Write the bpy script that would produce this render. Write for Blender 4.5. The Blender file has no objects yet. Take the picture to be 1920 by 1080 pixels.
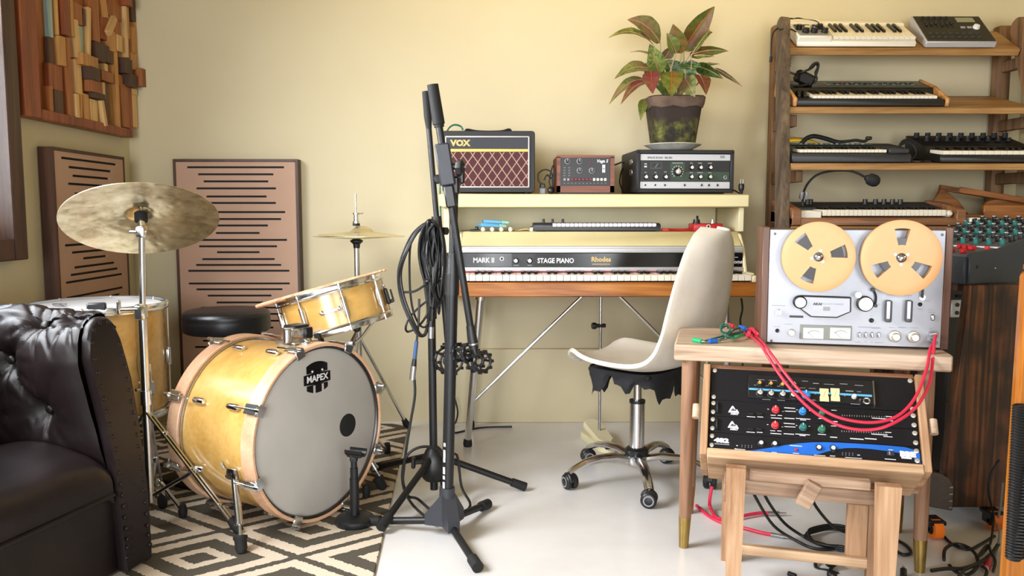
import bpy, bmesh, math, random
import numpy as np
from mathutils import Vector as V, Matrix as MX
R_ = math.radians
pi = math.pi
random.seed(7)
S = bpy.context.scene
COL = S.collection

# ------------------------------------------------------------------ camera
F_PX, CAM_H = 1500.0, 0.91
PITCH, YAW = math.atan(140 / F_PX), -math.atan(18 / F_PX)
cd = bpy.data.cameras.new('camera')
cd.sensor_width = 36.0
cd.lens = 36.0 * F_PX / 1920
cd.clip_start = 0.05
cam = bpy.data.objects.new('camera', cd)
COL.objects.link(cam)
cam.location = (0, 0, CAM_H)
cam.rotation_euler = (pi / 2 - PITCH, 0, YAW)
S.camera = cam

# ------------------------------------------------------------------ view, world, daylight
S.view_settings.view_transform = 'Standard'
S.view_settings.look = 'None'
S.view_settings.gamma = 1.0
S.view_settings.use_curve_mapping = False
S.view_settings.exposure = -0.30
try:
    S.cycles.use_denoising = True
    S.cycles.sample_clamp_indirect = 6.0
    S.cycles.max_bounces = 8
    S.cycles.diffuse_bounces = 5
    S.cycles.caustics_reflective = False
    S.cycles.caustics_refractive = False
except Exception:
    pass
W = bpy.data.worlds.new('daylight_sky')
S.world = W
W.use_nodes = True
wn = W.node_tree
bg = wn.nodes['Background']
bg.inputs['Color'].default_value = (0.80, 0.90, 1.0, 1)
bg.inputs['Strength'].default_value = 1.2


def area(name, loc, target, sx, sy, power, color, spread=180):
    L = bpy.data.lights.new(name, 'AREA')
    L.shape = 'RECTANGLE'
    L.size, L.size_y, L.energy, L.color = sx, sy, power, color
    L.spread = R_(spread)
    o = bpy.data.objects.new(name, L)
    COL.objects.link(o)
    o.location = loc
    o.rotation_euler = (V(target) - V(loc)).to_track_quat('-Z', 'Y').to_euler()
    return o


# daylight through the side window, through the windows in the wall behind the camera, and a warm ceiling fitting
area('side_window_daylight', (-1.58, 1.735, 1.40), (0.6, 2.25, 0.35), 1.5, 1.00, 92, (0.97, 0.98, 1.0), 125)
area('rear_window_daylight', (-0.725, -1.91, 0.98), (-0.4, 2.4, 0.75), 1.58, 1.60, 58, (0.96, 0.985, 1.0), 110)
area('rear_right_window_daylight', (1.375, -1.91, 0.98), (0.9, 2.2, 0.70), 1.08, 1.60, 27, (0.96, 0.985, 1.0), 110)
area('ceiling_fitting_glow', (0.55, 2.55, 2.50), (0.62, 3.45, 2.15), 2.2, 0.12, 8.5, (1.0, 0.66, 0.07), 130)

# ------------------------------------------------------------------ picture rays (used to measure the room)
RC = MX.Rotation(YAW, 3, 'Z') @ MX.Rotation(pi / 2 - PITCH, 3, 'X')
CAM = V((0, 0, CAM_H))


def ray(px, py):
    return RC @ V(((px - 960) / F_PX, (540 - py) / F_PX, -1))


def PY(px, py, Y):
    d = ray(px, py)
    return CAM + d * (Y / d.y)


def PZ(px, py, z=0.0):
    d = ray(px, py)
    return CAM + d * ((z - CAM_H) / d.z)


def PX(px, py, X):
    d = ray(px, py)
    return CAM + d * (X / d.x)


def homog(px, w, h):
    """TL,TR,BL,BR pixels of a flat face -> function giving (u,v) on that face, v up"""
    src = px
    dst = [(0, h), (w, h), (0, 0), (w, 0)]
    A, b = [], []
    for (x, y), (u, v) in zip(src, dst):
        A.append([x, y, 1, 0, 0, 0, -u * x, -u * y]); b.append(u)
        A.append([0, 0, 0, x, y, 1, -v * x, -v * y]); b.append(v)
    s = np.linalg.solve(np.array(A, float), np.array(b, float))

    def f(x, y):
        d = s[6] * x + s[7] * y + 1
        return ((s[0] * x + s[1] * y + s[2]) / d, (s[3] * x + s[4] * y + s[5]) / d)
    return f


# ------------------------------------------------------------------ materials
def lin(h):
    h = h.lstrip('#')
    c = [int(h[i:i + 2], 16) / 255 for i in (0, 2, 4)]
    return tuple(x / 12.92 if x <= .04045 else ((x + .055) / 1.055) ** 2.4 for x in c)


def base(name):
    m = bpy.data.materials.new(name)
    m.use_nodes = True
    nt = m.node_tree
    return m, nt, nt.nodes['Principled BSDF']


def N(nt, t, **kw):
    n = nt.nodes.new(t)
    for k, v in kw.items():
        if k in n.inputs:
            n.inputs[k].default_value = v
        else:
            setattr(n, k, v)
    return n


def coords(nt, scale=(1, 1, 1), rot=(0, 0, 0)):
    tc = N(nt, 'ShaderNodeTexCoord')
    mp = N(nt, 'ShaderNodeMapping')
    mp.inputs['Scale'].default_value = scale
    mp.inputs['Rotation'].default_value = rot
    nt.links.new(tc.outputs['Object'], mp.inputs['Vector'])
    return mp.outputs['Vector']


def ramp(nt, fac, stops):
    r = N(nt, 'ShaderNodeValToRGB')
    e = r.color_ramp.elements
    while len(e) < len(stops):
        e.new(0.5)
    for el, (p, c) in zip(e, stops):
        el.position = p
        el.color = (*c, 1)
    nt.links.new(fac, r.inputs['Fac'])
    return r.outputs['Color']


def bump(nt, b, h, strength=.2, dist=.002):
    n = N(nt, 'ShaderNodeBump', Strength=strength, Distance=dist)
    nt.links.new(h, n.inputs['Height'])
    nt.links.new(n.outputs['Normal'], b.inputs['Normal'])


def pm(name, hexc, rough=.5, metal=0.0, var=.06, scale=30, bmp=0.0, coat=0.0, bscale=None, bdist=.001):
    m, nt, b = base(name)
    c = lin(hexc)
    v = coords(nt)
    nz = N(nt, 'ShaderNodeTexNoise', Scale=scale, Detail=3.0)
    nt.links.new(v, nz.inputs['Vector'])
    col = ramp(nt, nz.outputs['Fac'], [(.3, tuple(x * (1 - var) for x in c)), (.7, tuple(min(1, x * (1 + var)) for x in c))])
    nt.links.new(col, b.inputs['Base Color'])
    b.inputs['Roughness'].default_value = rough
    b.inputs['Metallic'].default_value = metal
    b.inputs['Coat Weight'].default_value = coat
    if bmp:
        n2 = N(nt, 'ShaderNodeTexNoise', Scale=bscale or scale * 4, Detail=4.0)
        nt.links.new(v, n2.inputs['Vector'])
        bump(nt, b, n2.outputs['Fac'], bmp, bdist)
    return m


def wood(name, dark, mid, light, axis='X', rough=.45, scale=1.0, coat=0.0, ring=1.0, bmp=.15):
    """grain runs along the given local axis"""
    m, nt, b = base(name)
    s = [22 * scale] * 3
    s['XYZ'.index(axis)] = 1.6 * scale
    v = coords(nt, s)
    n1 = N(nt, 'ShaderNodeTexNoise', Scale=1.0, Detail=5.0, Roughness=.6, Distortion=.8 * ring)
    nt.links.new(v, n1.inputs['Vector'])
    s2 = [160 * scale] * 3
    s2['XYZ'.index(axis)] = 6 * scale
    v2 = coords(nt, s2)
    n2 = N(nt, 'ShaderNodeTexNoise', Scale=1.0, Detail=2.0)
    nt.links.new(v2, n2.inputs['Vector'])
    mixf = N(nt, 'ShaderNodeMath', operation='MULTIPLY_ADD')
    nt.links.new(n2.outputs['Fac'], mixf.inputs[0])
    mixf.inputs[1].default_value = .35
    sub = N(nt, 'ShaderNodeMath', operation='SUBTRACT')
    nt.links.new(n1.outputs['Fac'], sub.inputs[0])
    sub.inputs[1].default_value = .175
    nt.links.new(sub.outputs[0], mixf.inputs[2])
    col = ramp(nt, mixf.outputs[0], [(.30, lin(dark)), (.50, lin(mid)), (.70, lin(light))])
    nt.links.new(col, b.inputs['Base Color'])
    b.inputs['Roughness'].default_value = rough
    b.inputs['Coat Weight'].default_value = coat
    b.inputs['Coat Roughness'].default_value = .2
    if bmp:
        bump(nt, b, n2.outputs['Fac'], bmp, .0008)
    return m


M = {}
M['chrome'] = pm('chrome', 'dcdee0', .19, 1.0, .03, 8)
M['steel'] = pm('satin_steel', 'b8babd', .30, 1.0, .05, 60)
M['brushed'] = pm('brushed_aluminium', 'c0c0c4', .5, .45, .03, 120)
M['dark_steel'] = pm('dark_steel', '4a4b4e', .35, .9, .05)
M['black_metal'] = pm('black_powder_coat', '17181b', .42, .2, .08, 80)
M['grey_cast'] = pm('charcoal_cast_metal', '35373d', .5, .2, .06, 60)
M['black'] = pm('black_plastic', '131315', .42, 0, .10, 60)
M['black_gloss'] = pm('black_gloss_plastic', '0c0c0e', .18, 0, .1, 30)
M['black_matt'] = pm('black_rubber', '0f0f10', .75, 0, .1, 60)
M['tolex'] = pm('black_tolex', '16161a', .55, 0, .1, 60, .5, bscale=900)
M['charcoal'] = pm('charcoal_plastic', '2b2c30', .5, 0, .07, 60)
M['white_pl'] = pm('white_plastic', 'e8e3d6', .35, 0, .03, 20)
M['ivory'] = pm('ivory_keys', 'e9e2d2', .25, 0, .02, 20)
M['ebony'] = pm('ebony_keys', '141214', .25, 0, .06, 20)
M['cream'] = pm('cream_paint', 'd6ca9c', .45, 0, .04, 6)
M['cream_lt'] = pm('pale_cream_paint', 'e2d9b4', .45, 0, .04, 6)
M['red'] = pm('red_enamel', 'b3141f', .35, 0, .05)
M['red_cable'] = pm('red_cable_jacket', 'd02a48', .42, 0, .05, 20)
M['black_cable'] = pm('black_cable_jacket', '111113', .5, 0, .1, 30)
M['blue'] = pm('blue_panel', '1d63c0', .4, 0, .06)
M['sky_blue'] = pm('sky_blue_print', '58a9e0', .45, 0, .05)
M['knob_blue'] = pm('blue_knob', '2a7fc4', .4, 0, .05)
M['knob_teal'] = pm('teal_knob', '1f6a66', .4, 0, .05)
M['knob_red'] = pm('red_knob', 'd02f38', .4, 0, .05)
M['knob_amber'] = pm('amber_knob', 'c98f2c', .4, 0, .05)
M['knob_white'] = pm('white_knob', 'e6e6e6', .35, 0, .03)
M['knob_green'] = pm('green_knob', '2d6b52', .4, 0, .05)
M['print'] = pm('white_print', 'd8d8dc', .5, 0, .02)
M['print_dim'] = pm('grey_print', '8b8c92', .5, 0, .02)
M['print_dark'] = pm('dark_print', '3c3c42', .5, 0, .02)
M['gold'] = pm('gold_trim', 'd6b45c', .38, .35, .05)
M['gold_print'] = pm('gold_print', 'c9a86a', .45, .2, .05)
M['brass'] = pm('brass', 'a48a4f', .35, .9, .08, 30)
M['orange'] = pm('orange_polyurethane', 'f07a1c', .45, 0, .05)
M['green_pl'] = pm('green_plastic', '1fa36a', .4, 0, .05)
M['teal_wire'] = pm('green_wire', '1c6b5a', .45, 0, .05)
M['yellow'] = pm('yellow_plastic', 'e0b21c', .45, 0, .05)
M['amp_glass'] = pm('meter_face', 'dfe6e4', .3, 0, .02)
M['red_felt'] = pm('red_felt', '8c1f2c', .9, 0, .1)
M['walnut'] = wood('walnut', '432a20', '63402e', '7c5440', 'Z', .45)
M['mahogany'] = wood('reddish_brown_veneer', '4a2315', '6f3820', '8a4a2c', 'X', .42)
M['teak'] = wood('honey_pine', '8a5c30', 'b98550', 'd3a56f', 'X', .5)
M['pine_x'] = wood('pale_pine_along_x', '8e6a4b', 'b08e6c', 'c8aa8a', 'X', .6)
M['pine_z'] = wood('pale_pine_upright', '86603f', 'a7805e', 'be9a78', 'Z', .6)
M['grey_pine'] = wood('weathered_pine', '6d5544', '957761', 'b39a80', 'X', .65)
M['leg_wood'] = wood('brown_leg_wood', '6b4a35', '8e6a50', 'a58169', 'Z', .5)
M['top_wood'] = wood('bleached_table_wood', '957a62', 'bda48c', 'd3c0aa', 'X', .6)
M['old_oak'] = wood('weathered_shelf_wood', '4c3724', '75563a', '8c6c4c', 'Z', .65)
M['shelf_wood'] = wood('amber_shelf_wood', '78532e', '9f7645', 'b68d58', 'X', .5)
M['piano_wood'] = wood('orange_brown_board', '5a3008', '98581a', 'ba7a2a', 'X', .4, .9)
M['maple'] = wood('amber_maple', 'c9994e', 'd6a95e', 'dfb46a', 'X', .22, .5, .6, .3, 0)
M['hoop_wood'] = wood('natural_maple_hoop', 'c99a76', 'd8ac8a', 'e2ba9a', 'X', .35, .6, .3, .3, 0)
M['stick'] = wood('hickory', 'b5805a', 'd29d78', 'e0b492', 'X', .45)
M['mdf'] = pm('brown_mdf', 'b3917b', .65, 0, .05, 6)
M['panel_frame'] = wood('dark_brown_frame', '2e1b12', '43281b', '563626', 'Z', .5)
M['window_wood'] = wood('dark_window_wood', '2a1a12', '4a2f20', '5d3d2b', 'Z', .45)
M['window_red'] = wood('reddish_window_wood', '3d1c12', '6b3624', '8a4e38', 'Z', .3)
M['art_a'] = wood('art_teak', '6b3a16', '96582a', 'b0723c', 'Z', .5)
M['art_b'] = wood('art_honey', '8a5a28', 'b98446', 'cf9d5e', 'Z', .5)
M['art_c'] = wood('art_dark', '2f1d12', '4c3220', '604330', 'Z', .55)
M['art_d'] = wood('art_pale', 'a27c4c', 'cfa66c', 'e0be88', 'Z', .55)
M['art_e'] = wood('art_painted', '5c6c66', '8aa09a', 'a8bab2', 'Z', .6)
M['art_f'] = wood('art_red', '5a2812', '84421f', '9c552d', 'Z', .45)
M['orange_wood'] = wood('varnished_orange_wood', '703808', 'a8621a', 'bf7c2c', 'Z', .25, .8, .5)
M['tray_wood'] = wood('dark_orange_tray_wood', '4f2a0c', '7d4818', '996026', 'X', .4)
M['vocoder_wood'] = wood('brown_keyboard_case', '5a3a22', '85593a', 'a0734f', 'X', .45)


def m_wall(name, c1, c2):
    m, nt, b = base(name)
    v = coords(nt)
    n = N(nt, 'ShaderNodeTexNoise', Scale=1.3, Detail=4.0)
    nt.links.new(v, n.inputs['Vector'])
    col = ramp(nt, n.outputs['Fac'], [(.3, lin(c1)), (.7, lin(c2))])
    n3 = N(nt, 'ShaderNodeTexVoronoi', Scale=3.2)
    nt.links.new(v, n3.inputs['Vector'])
    nt.links.new(col, b.inputs['Base Color'])
    b.inputs['Roughness'].default_value = .6
    n2 = N(nt, 'ShaderNodeTexNoise', Scale=14.0, Detail=5.0)
    nt.links.new(v, n2.inputs['Vector'])
    bump(nt, b, n2.outputs['Fac'], .12, .01)
    return m


M['wall'] = m_wall('cream_wall_paint', 'c4b896', 'ccc1a1')
M['ceiling'] = m_wall('ceiling_paint', 'a08a4c', 'aa9456')


def m_floor():
    m, nt, b = base('white_gloss_floor_paint')
    v = coords(nt)
    n = N(nt, 'ShaderNodeTexNoise', Scale=2.2, Detail=6.0, Roughness=.65)
    nt.links.new(v, n.inputs['Vector'])
    col = ramp(nt, n.outputs['Fac'], [(.25, lin('d2d0cf')), (.55, lin('dfdedd')), (.8, lin('e6e5e4'))])
    vs = coords(nt, (9, 5, 9), (0, 0, .5))
    s = N(nt, 'ShaderNodeTexNoise', Scale=2.6, Detail=8.0, Roughness=.8, Distortion=2.0)
    nt.links.new(vs, s.inputs['Vector'])
    spot = ramp(nt, s.outputs['Fac'], [(.69, (1, 1, 1)), (.76, (.42, .38, .34))])
    mx = N(nt, 'ShaderNodeMixRGB', blend_type='MULTIPLY')
    mx.inputs['Fac'].default_value = .8
    nt.links.new(col, mx.inputs['Color1'])
    nt.links.new(spot, mx.inputs['Color2'])
    nt.links.new(mx.outputs['Color'], b.inputs['Base Color'])
    b.inputs['Roughness'].default_value = .28
    n2 = N(nt, 'ShaderNodeTexNoise', Scale=5.0, Detail=3.0)
    nt.links.new(v, n2.inputs['Vector'])
    bump(nt, b, n2.outputs['Fac'], .06, .01)
    return m


M['floor'] = m_floor()


def m_leather():
    m, nt, b = base('dark_brown_leather')
    v = coords(nt)
    n = N(nt, 'ShaderNodeTexNoise', Scale=7.0, Detail=5.0)
    nt.links.new(v, n.inputs['Vector'])
    col = ramp(nt, n.outputs['Fac'], [(.3, lin('110c0d')), (.7, lin('1f1617'))])
    nt.links.new(col, b.inputs['Base Color'])
    b.inputs['Roughness'].default_value = .40
    b.inputs['Specular IOR Level'].default_value = .32
    n2 = N(nt, 'ShaderNodeTexVoronoi', Scale=420.0)
    nt.links.new(v, n2.inputs['Vector'])
    bump(nt, b, n2.outputs['Distance'], .10, .001)
    return m


M['leather'] = m_leather()
M['vinyl'] = pm('black_vinyl', '141519', .36, 0, .1, 40, .15, bscale=700)


def m_cymbal(name, c1, c2, c3, rough=.3):
    m, nt, b = base(name)
    v = coords(nt)
    n = N(nt, 'ShaderNodeTexNoise', Scale=14.0, Detail=5.0, Roughness=.65, Distortion=.4)
    nt.links.new(v, n.inputs['Vector'])
    col = ramp(nt, n.outputs['Fac'], [(.28, lin(c1)), (.5, lin(c2)), (.72, lin(c3))])
    nt.links.new(col, b.inputs['Base Color'])
    b.inputs['Metallic'].default_value = .85
    b.inputs['Roughness'].default_value = rough
    vo = N(nt, 'ShaderNodeTexVoronoi', Scale=38.0, feature='SMOOTH_F1')
    nt.links.new(v, vo.inputs['Vector'])
    bump(nt, b, vo.outputs['Distance'], .35, .006)
    return m


M['crash'] = m_cymbal('hammered_bronze', '9a8760', 'd8c79e', 'f2e8c8', .30)
M['hat'] = m_cymbal('pale_bronze', 'c4b48a', 'dccfa6', 'ebe0bc', .4)


def m_skin(name, c1, c2, scale=3.0, rough=.45):
    m, nt, b = base(name)
    n = N(nt, 'ShaderNodeTexNoise', Scale=scale, Detail=4.0, Roughness=.6)
    nt.links.new(coords(nt), n.inputs['Vector'])
    nt.links.new(ramp(nt, n.outputs['Fac'], [(.3, lin(c1)), (.7, lin(c2))]), b.inputs['Base Color'])
    b.inputs['Roughness'].default_value = rough
    return m


M['head_grey'] = m_skin('translucent_grey_drum_head', 'a8a5a1', 'b9b6b2', 2.6)
M['head_white'] = m_skin('coated_white_drum_head', 'd6d9de', 'e6e8ec', 4, .4)
M['chair_white'] = m_skin('aged_white_shell', 'd0c9ba', 'e2ddd2', 7, .38)


def m_rug():
    m, nt, b = base('woven_diamond_rug')
    tc = N(nt, 'ShaderNodeTexCoord')
    sep = N(nt, 'ShaderNodeSeparateXYZ')
    jit = N(nt, 'ShaderNodeTexNoise', Scale=90.0, Detail=1.0)
    nt.links.new(tc.outputs['Object'], jit.inputs['Vector'])
    off = N(nt, 'ShaderNodeMixRGB', blend_type='ADD')
    off.inputs['Fac'].default_value = .012
    nt.links.new(tc.outputs['Object'], off.inputs['Color1'])
    nt.links.new(jit.outputs['Color'], off.inputs['Color2'])
    nt.links.new(off.outputs['Color'], sep.inputs['Vector'])

    def mth(op, a, bb=None, c=None):
        n = N(nt, 'ShaderNodeMath', operation=op)
        for i, x in enumerate((a, bb, c)):
            if x is None:
                continue
            if isinstance(x, (int, float)):
                n.inputs[i].default_value = x
            else:
                nt.links.new(x, n.inputs[i])
        return n.outputs[0]
    A, B = .258, .182
    u = mth('DIVIDE', sep.outputs['X'], A)
    w = mth('DIVIDE', sep.outputs['Y'], B)
    # diamonds tile the plane: use rotated square cells p=(u+w)/2, q=(u-w)/2
    p = mth('MULTIPLY', mth('ADD', u, w), .5)
    q = mth('MULTIPLY', mth('SUBTRACT', u, w), .5)
    fp = mth('ABSOLUTE', mth('SUBTRACT', mth('FRACT', mth('ADD', p, .5)), .5))
    fq = mth('ABSOLUTE', mth('SUBTRACT', mth('FRACT', mth('ADD', q, .5)), .5))
    d = mth('MULTIPLY', mth('MAXIMUM', fp, fq), 2.0)
    r = N(nt, 'ShaderNodeValToRGB')
    r.color_ramp.interpolation = 'CONSTANT'
    dk, lt = (*lin('504a3e'), 1), (*lin('dccdb8'), 1)
    e = r.color_ramp.elements
    while len(e) < 5:
        e.new(.5)
    for el, (pos, c) in zip(e, [(0, dk), (.20, lt), (.39, dk), (.68, lt), (.925, dk)]):
        el.position = pos
        el.color = c
    nt.links.new(d, r.inputs['Fac'])
    n2 = N(nt, 'ShaderNodeTexNoise', Scale=260.0, Detail=2.0)
    nt.links.new(tc.outputs['Object'], n2.inputs['Vector'])
    sh = ramp(nt, n2.outputs['Fac'], [(.3, (.8, .8, .8)), (.7, (1, 1, 1))])
    mx = N(nt, 'ShaderNodeMixRGB', blend_type='MULTIPLY')
    mx.inputs['Fac'].default_value = 1
    nt.links.new(r.outputs['Color'], mx.inputs['Color1'])
    nt.links.new(sh, mx.inputs['Color2'])
    nt.links.new(mx.outputs['Color'], b.inputs['Base Color'])
    b.inputs['Roughness'].default_value = .95
    bump(nt, b, n2.outputs['Fac'], .5, .003)
    return m


M['rug'] = m_rug()


def m_grille():
    """oxblood speaker cloth with a pale diamond lattice, in the cloth's own X-Z plane"""
    m, nt, b = base('oxblood_diamond_grille')
    tc = N(nt, 'ShaderNodeTexCoord')
    sep = N(nt, 'ShaderNodeSeparateXYZ')
    nt.links.new(tc.outputs['Object'], sep.inputs['Vector'])

    def mth(op, a, bb=None):
        n = N(nt, 'ShaderNodeMath', operation=op)
        for i, x in enumerate((a, bb)):
            if x is None:
                continue
            if isinstance(x, (int, float)):
                n.inputs[i].default_value = x
            else:
                nt.links.new(x, n.inputs[i])
        return n.outputs[0]
    u = mth('DIVIDE', sep.outputs['X'], .0376)
    w = mth('DIVIDE', sep.outputs['Z'], .0528)
    p = mth('ABSOLUTE', mth('SUBTRACT', mth('FRACT', mth('ADD', u, w)), .5))
    q = mth('ABSOLUTE', mth('SUBTRACT', mth('FRACT', mth('SUBTRACT', u, w)), .5))
    d = mth('MINIMUM', p, q)
    col = ramp(nt, d, [(.035, lin('a88f80')), (.075, lin('4c2429'))])
    nt.links.new(col, b.inputs['Base Color'])
    b.inputs['Roughness'].default_value = .85
    nz = N(nt, 'ShaderNodeTexNoise', Scale=600.0)
    nt.links.new(tc.outputs['Object'], nz.inputs['Vector'])
    bump(nt, b, nz.outputs['Fac'], .4, .001)
    return m


M['grille'] = m_grille()


def m_burnt():
    m, nt, b = base('burnt_pine')
    v = coords(nt, (46, 46, 1.4))
    n1 = N(nt, 'ShaderNodeTexNoise', Scale=1.0, Detail=3.0, Distortion=1.2)
    nt.links.new(v, n1.inputs['Vector'])
    v2 = coords(nt, (5, 5, 4))
    n2 = N(nt, 'ShaderNodeTexNoise', Scale=2.2, Detail=3.0)
    nt.links.new(v2, n2.inputs['Vector'])
    c1 = ramp(nt, n1.outputs['Fac'], [(.36, lin('22110a')), (.50, lin('542d18')), (.64, lin('7d4a28'))])
    c2 = ramp(nt, n2.outputs['Fac'], [(.40, (.12, .09, .08)), (.60, (1, 1, 1))])
    mx = N(nt, 'ShaderNodeMixRGB', blend_type='MULTIPLY')
    mx.inputs['Fac'].default_value = .85
    nt.links.new(c1, mx.inputs['Color1'])
    nt.links.new(c2, mx.inputs['Color2'])
    nt.links.new(mx.outputs['Color'], b.inputs['Base Color'])
    b.inputs['Roughness'].default_value = .4
    return m


M['burnt'] = m_burnt()


def m_leaf(name, edge, centre, fleck):
    m, nt, b = base(name)
    v = coords(nt)
    n = N(nt, 'ShaderNodeTexNoise', Scale=55.0, Detail=4.0, Roughness=.7)
    nt.links.new(v, n.inputs['Vector'])
    n2 = N(nt, 'ShaderNodeTexNoise', Scale=14.0, Detail=2.0)
    nt.links.new(v, n2.inputs['Vector'])
    c1 = ramp(nt, n.outputs['Fac'], [(.40, lin(edge)), (.56, lin(fleck))])
    fac = ramp(nt, n2.outputs['Fac'], [(.42, (0, 0, 0)), (.62, (1, 1, 1))])
    mx = N(nt, 'ShaderNodeMixRGB')
    nt.links.new(fac, mx.inputs['Fac'])
    nt.links.new(c1, mx.inputs['Color1'])
    mx.inputs['Color2'].default_value = (*lin(centre), 1)
    nt.links.new(mx.outputs['Color'], b.inputs['Base Color'])
    b.inputs['Roughness'].default_value = .4
    return m


M['leaf_g'] = m_leaf('variegated_green_leaf', '36501a', '5e6a2a', '86904a')
M['leaf_p'] = m_leaf('variegated_pink_leaf', '4c5a26', '786048', '747a42')
M['leaf_r'] = m_leaf('variegated_red_leaf', '44561a', '744a24', '62682a')
M['leaf_d'] = m_leaf('dark_red_leaf_back', '5a2a26', '6e2a34', '6a4a32')
M['leaf_dg'] = m_leaf('deep_green_leaf', '243c14', '3c5420', '4c6428')
M['midrib'] = pm('pink_leaf_midrib', 'c08a6c', .45)
M['midrib_red'] = pm('red_leaf_midrib', 'd0582c', .45)
M['stem'] = pm('pale_leaf_stem', 'a8a07c', .5)


def m_pot():
    m, nt, b = base('mossy_dark_terracotta')
    v = coords(nt)
    n = N(nt, 'ShaderNodeTexNoise', Scale=22.0, Detail=6.0, Roughness=.7)
    nt.links.new(v, n.inputs['Vector'])
    c1 = ramp(nt, n.outputs['Fac'], [(.46, lin('1d1610')), (.62, lin('56561f')), (.74, lin('80803f'))])
    sep = N(nt, 'ShaderNodeSeparateXYZ')
    nt.links.new(v, sep.inputs['Vector'])
    mp = N(nt, 'ShaderNodeMapRange')
    for k, x in zip(('From Min', 'From Max'), (.08, .11)):
        mp.inputs[k].default_value = x
    nt.links.new(sep.outputs['Z'], mp.inputs['Value'])
    mx = N(nt, 'ShaderNodeMixRGB')
    nt.links.new(mp.outputs['Result'], mx.inputs['Fac'])
    nt.links.new(c1, mx.inputs['Color1'])
    mx.inputs['Color2'].default_value = (*lin('281b14'), 1)
    nt.links.new(mx.outputs['Color'], b.inputs['Base Color'])
    b.inputs['Roughness'].default_value = .8
    bump(nt, b, n.outputs['Fac'], .4, .003)
    return m


M['pot'] = m_pot()
M['pot_rim'] = pm('chalky_pot_rim', '5e4b3e', .85, 0, .3, 20)
M['soil'] = pm('potting_soil', '2a1c12', .95, 0, .3, 60, .6)
M['saucer'] = pm('glazed_saucer', 'b9b8b0', .4, 0, .15, 20)
g_, nt_, b_ = base('window_glass')
b_.inputs['Base Color'].default_value = (.85, .92, .95, 1)
b_.inputs['Roughness'].default_value = .03
b_.inputs['Transmission Weight'].default_value = 1.0
b_.inputs['IOR'].default_value = 1.05
M['glass'] = g_
g_, nt_, b_ = base('lit_lamp_diffuser')
b_.inputs['Base Color'].default_value = (1, .9, .7, 1)
b_.inputs['Emission Color'].default_value = (1, .78, .35, 1)
b_.inputs['Emission Strength'].default_value = 2.0
M['lamp_on'] = g_
M['white_piping'] = pm('silver_white_piping', 'c9c6c8', .4)
M['black_cloth'] = pm('blue_black_vinyl', '1b1d26', .5, 0, .08, 60)
M['key_red'] = pm('dark_red_push_key', '6e1424', .4)
M['green_panel'] = pm('dark_green_panel', '2b4030', .5, 0, .06)
M['knob_silver'] = pm('silver_knob_cap', 'd0ccbf', .35, .6)
M['photo_print'] = pm('green_card_print', '7fb0a4', .5, 0, .35, 60)
M['pad'] = pm('lilac_white_pad', 'dcd6ea', .4)
M['torn_cloth'] = pm('torn_black_cloth', '17181c', .8, 0, .15, 40, .3)
M['blue_tape'] = pm('blue_tape', '35507e', .5)
M['cream_meter'] = pm('cream_meter_face', 'e4dca6', .4, 0, .03)
M['rack_black'] = pm('anodised_black_panel', '15161b', .38, .2, .06, 60)
M['faceplate'] = pm('silver_faceplate', '9fa0a7', .42, .45, .02, 60)
M['reel_flange'] = pm('beige_plastic_reel', 'd5a06a', .4, 0, .03, 20)
M['tape_brown'] = pm('dark_brown_tape', '2c2628', .25, 0, .06, 80)
M['meter_frame'] = pm('grey_meter_frame', '7d8079', .5, .2, .04)
M['dark_lever'] = pm('grey_lever', '55585d', .4, .3, .05)
M['leg_wood_x'] = wood('brown_case_wood', '6d452b', '90664a', 'a87c5c', 'X', .55)
M['mesh_grey'] = pm('grey_brown_sheet_metal', '57504c', .45, .3, .08, 90)
M['dark_olive'] = pm('dark_olive_panel', '2b281f', .6, .1, .06)
M['lcd'] = pm('grey_green_screen', '8d8f72', .25, 0, .03)
M['mixer_grey'] = pm('mixer_panel_grey', '4a4c52', .5, 0, .06)
M['charcoal_blue'] = pm('blue_charcoal_panel', '2b3038', .55, 0, .06)
M['grey_rail'] = wood('grey_brown_rail', '3a3029', '5c4d40', '77654f', 'Z', .65)
# ------------------------------------------------------------------ mesh builder
def Tm(x, y=None, z=None):
    return MX.Translation(V(x) if y is None else V((x, y, z)))


def Rm(deg, ax):
    return MX.Rotation(R_(deg), 4, ax)


def basis(o, x, y, z):
    m = MX.Identity(4)
    for i, c in enumerate((x, y, z, o)):
        c = V(c)
        for r in range(3):
            m[r][i] = c[r]
    return m


def along(p0, p1, up=(0, 0, 1)):
    """matrix with local Z from p0 towards p1, origin at p0"""
    z = (V(p1) - V(p0)).normalized()
    u = V(up)
    if abs(z.dot(u)) > .98:
        u = V((1, 0, 0))
    x = u.cross(z).normalized()
    return basis(p0, x, z.cross(x), z)


FRONT = MX.Rotation(pi / 2, 4, 'X')      # local XY plane -> face looking towards -Y


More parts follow.
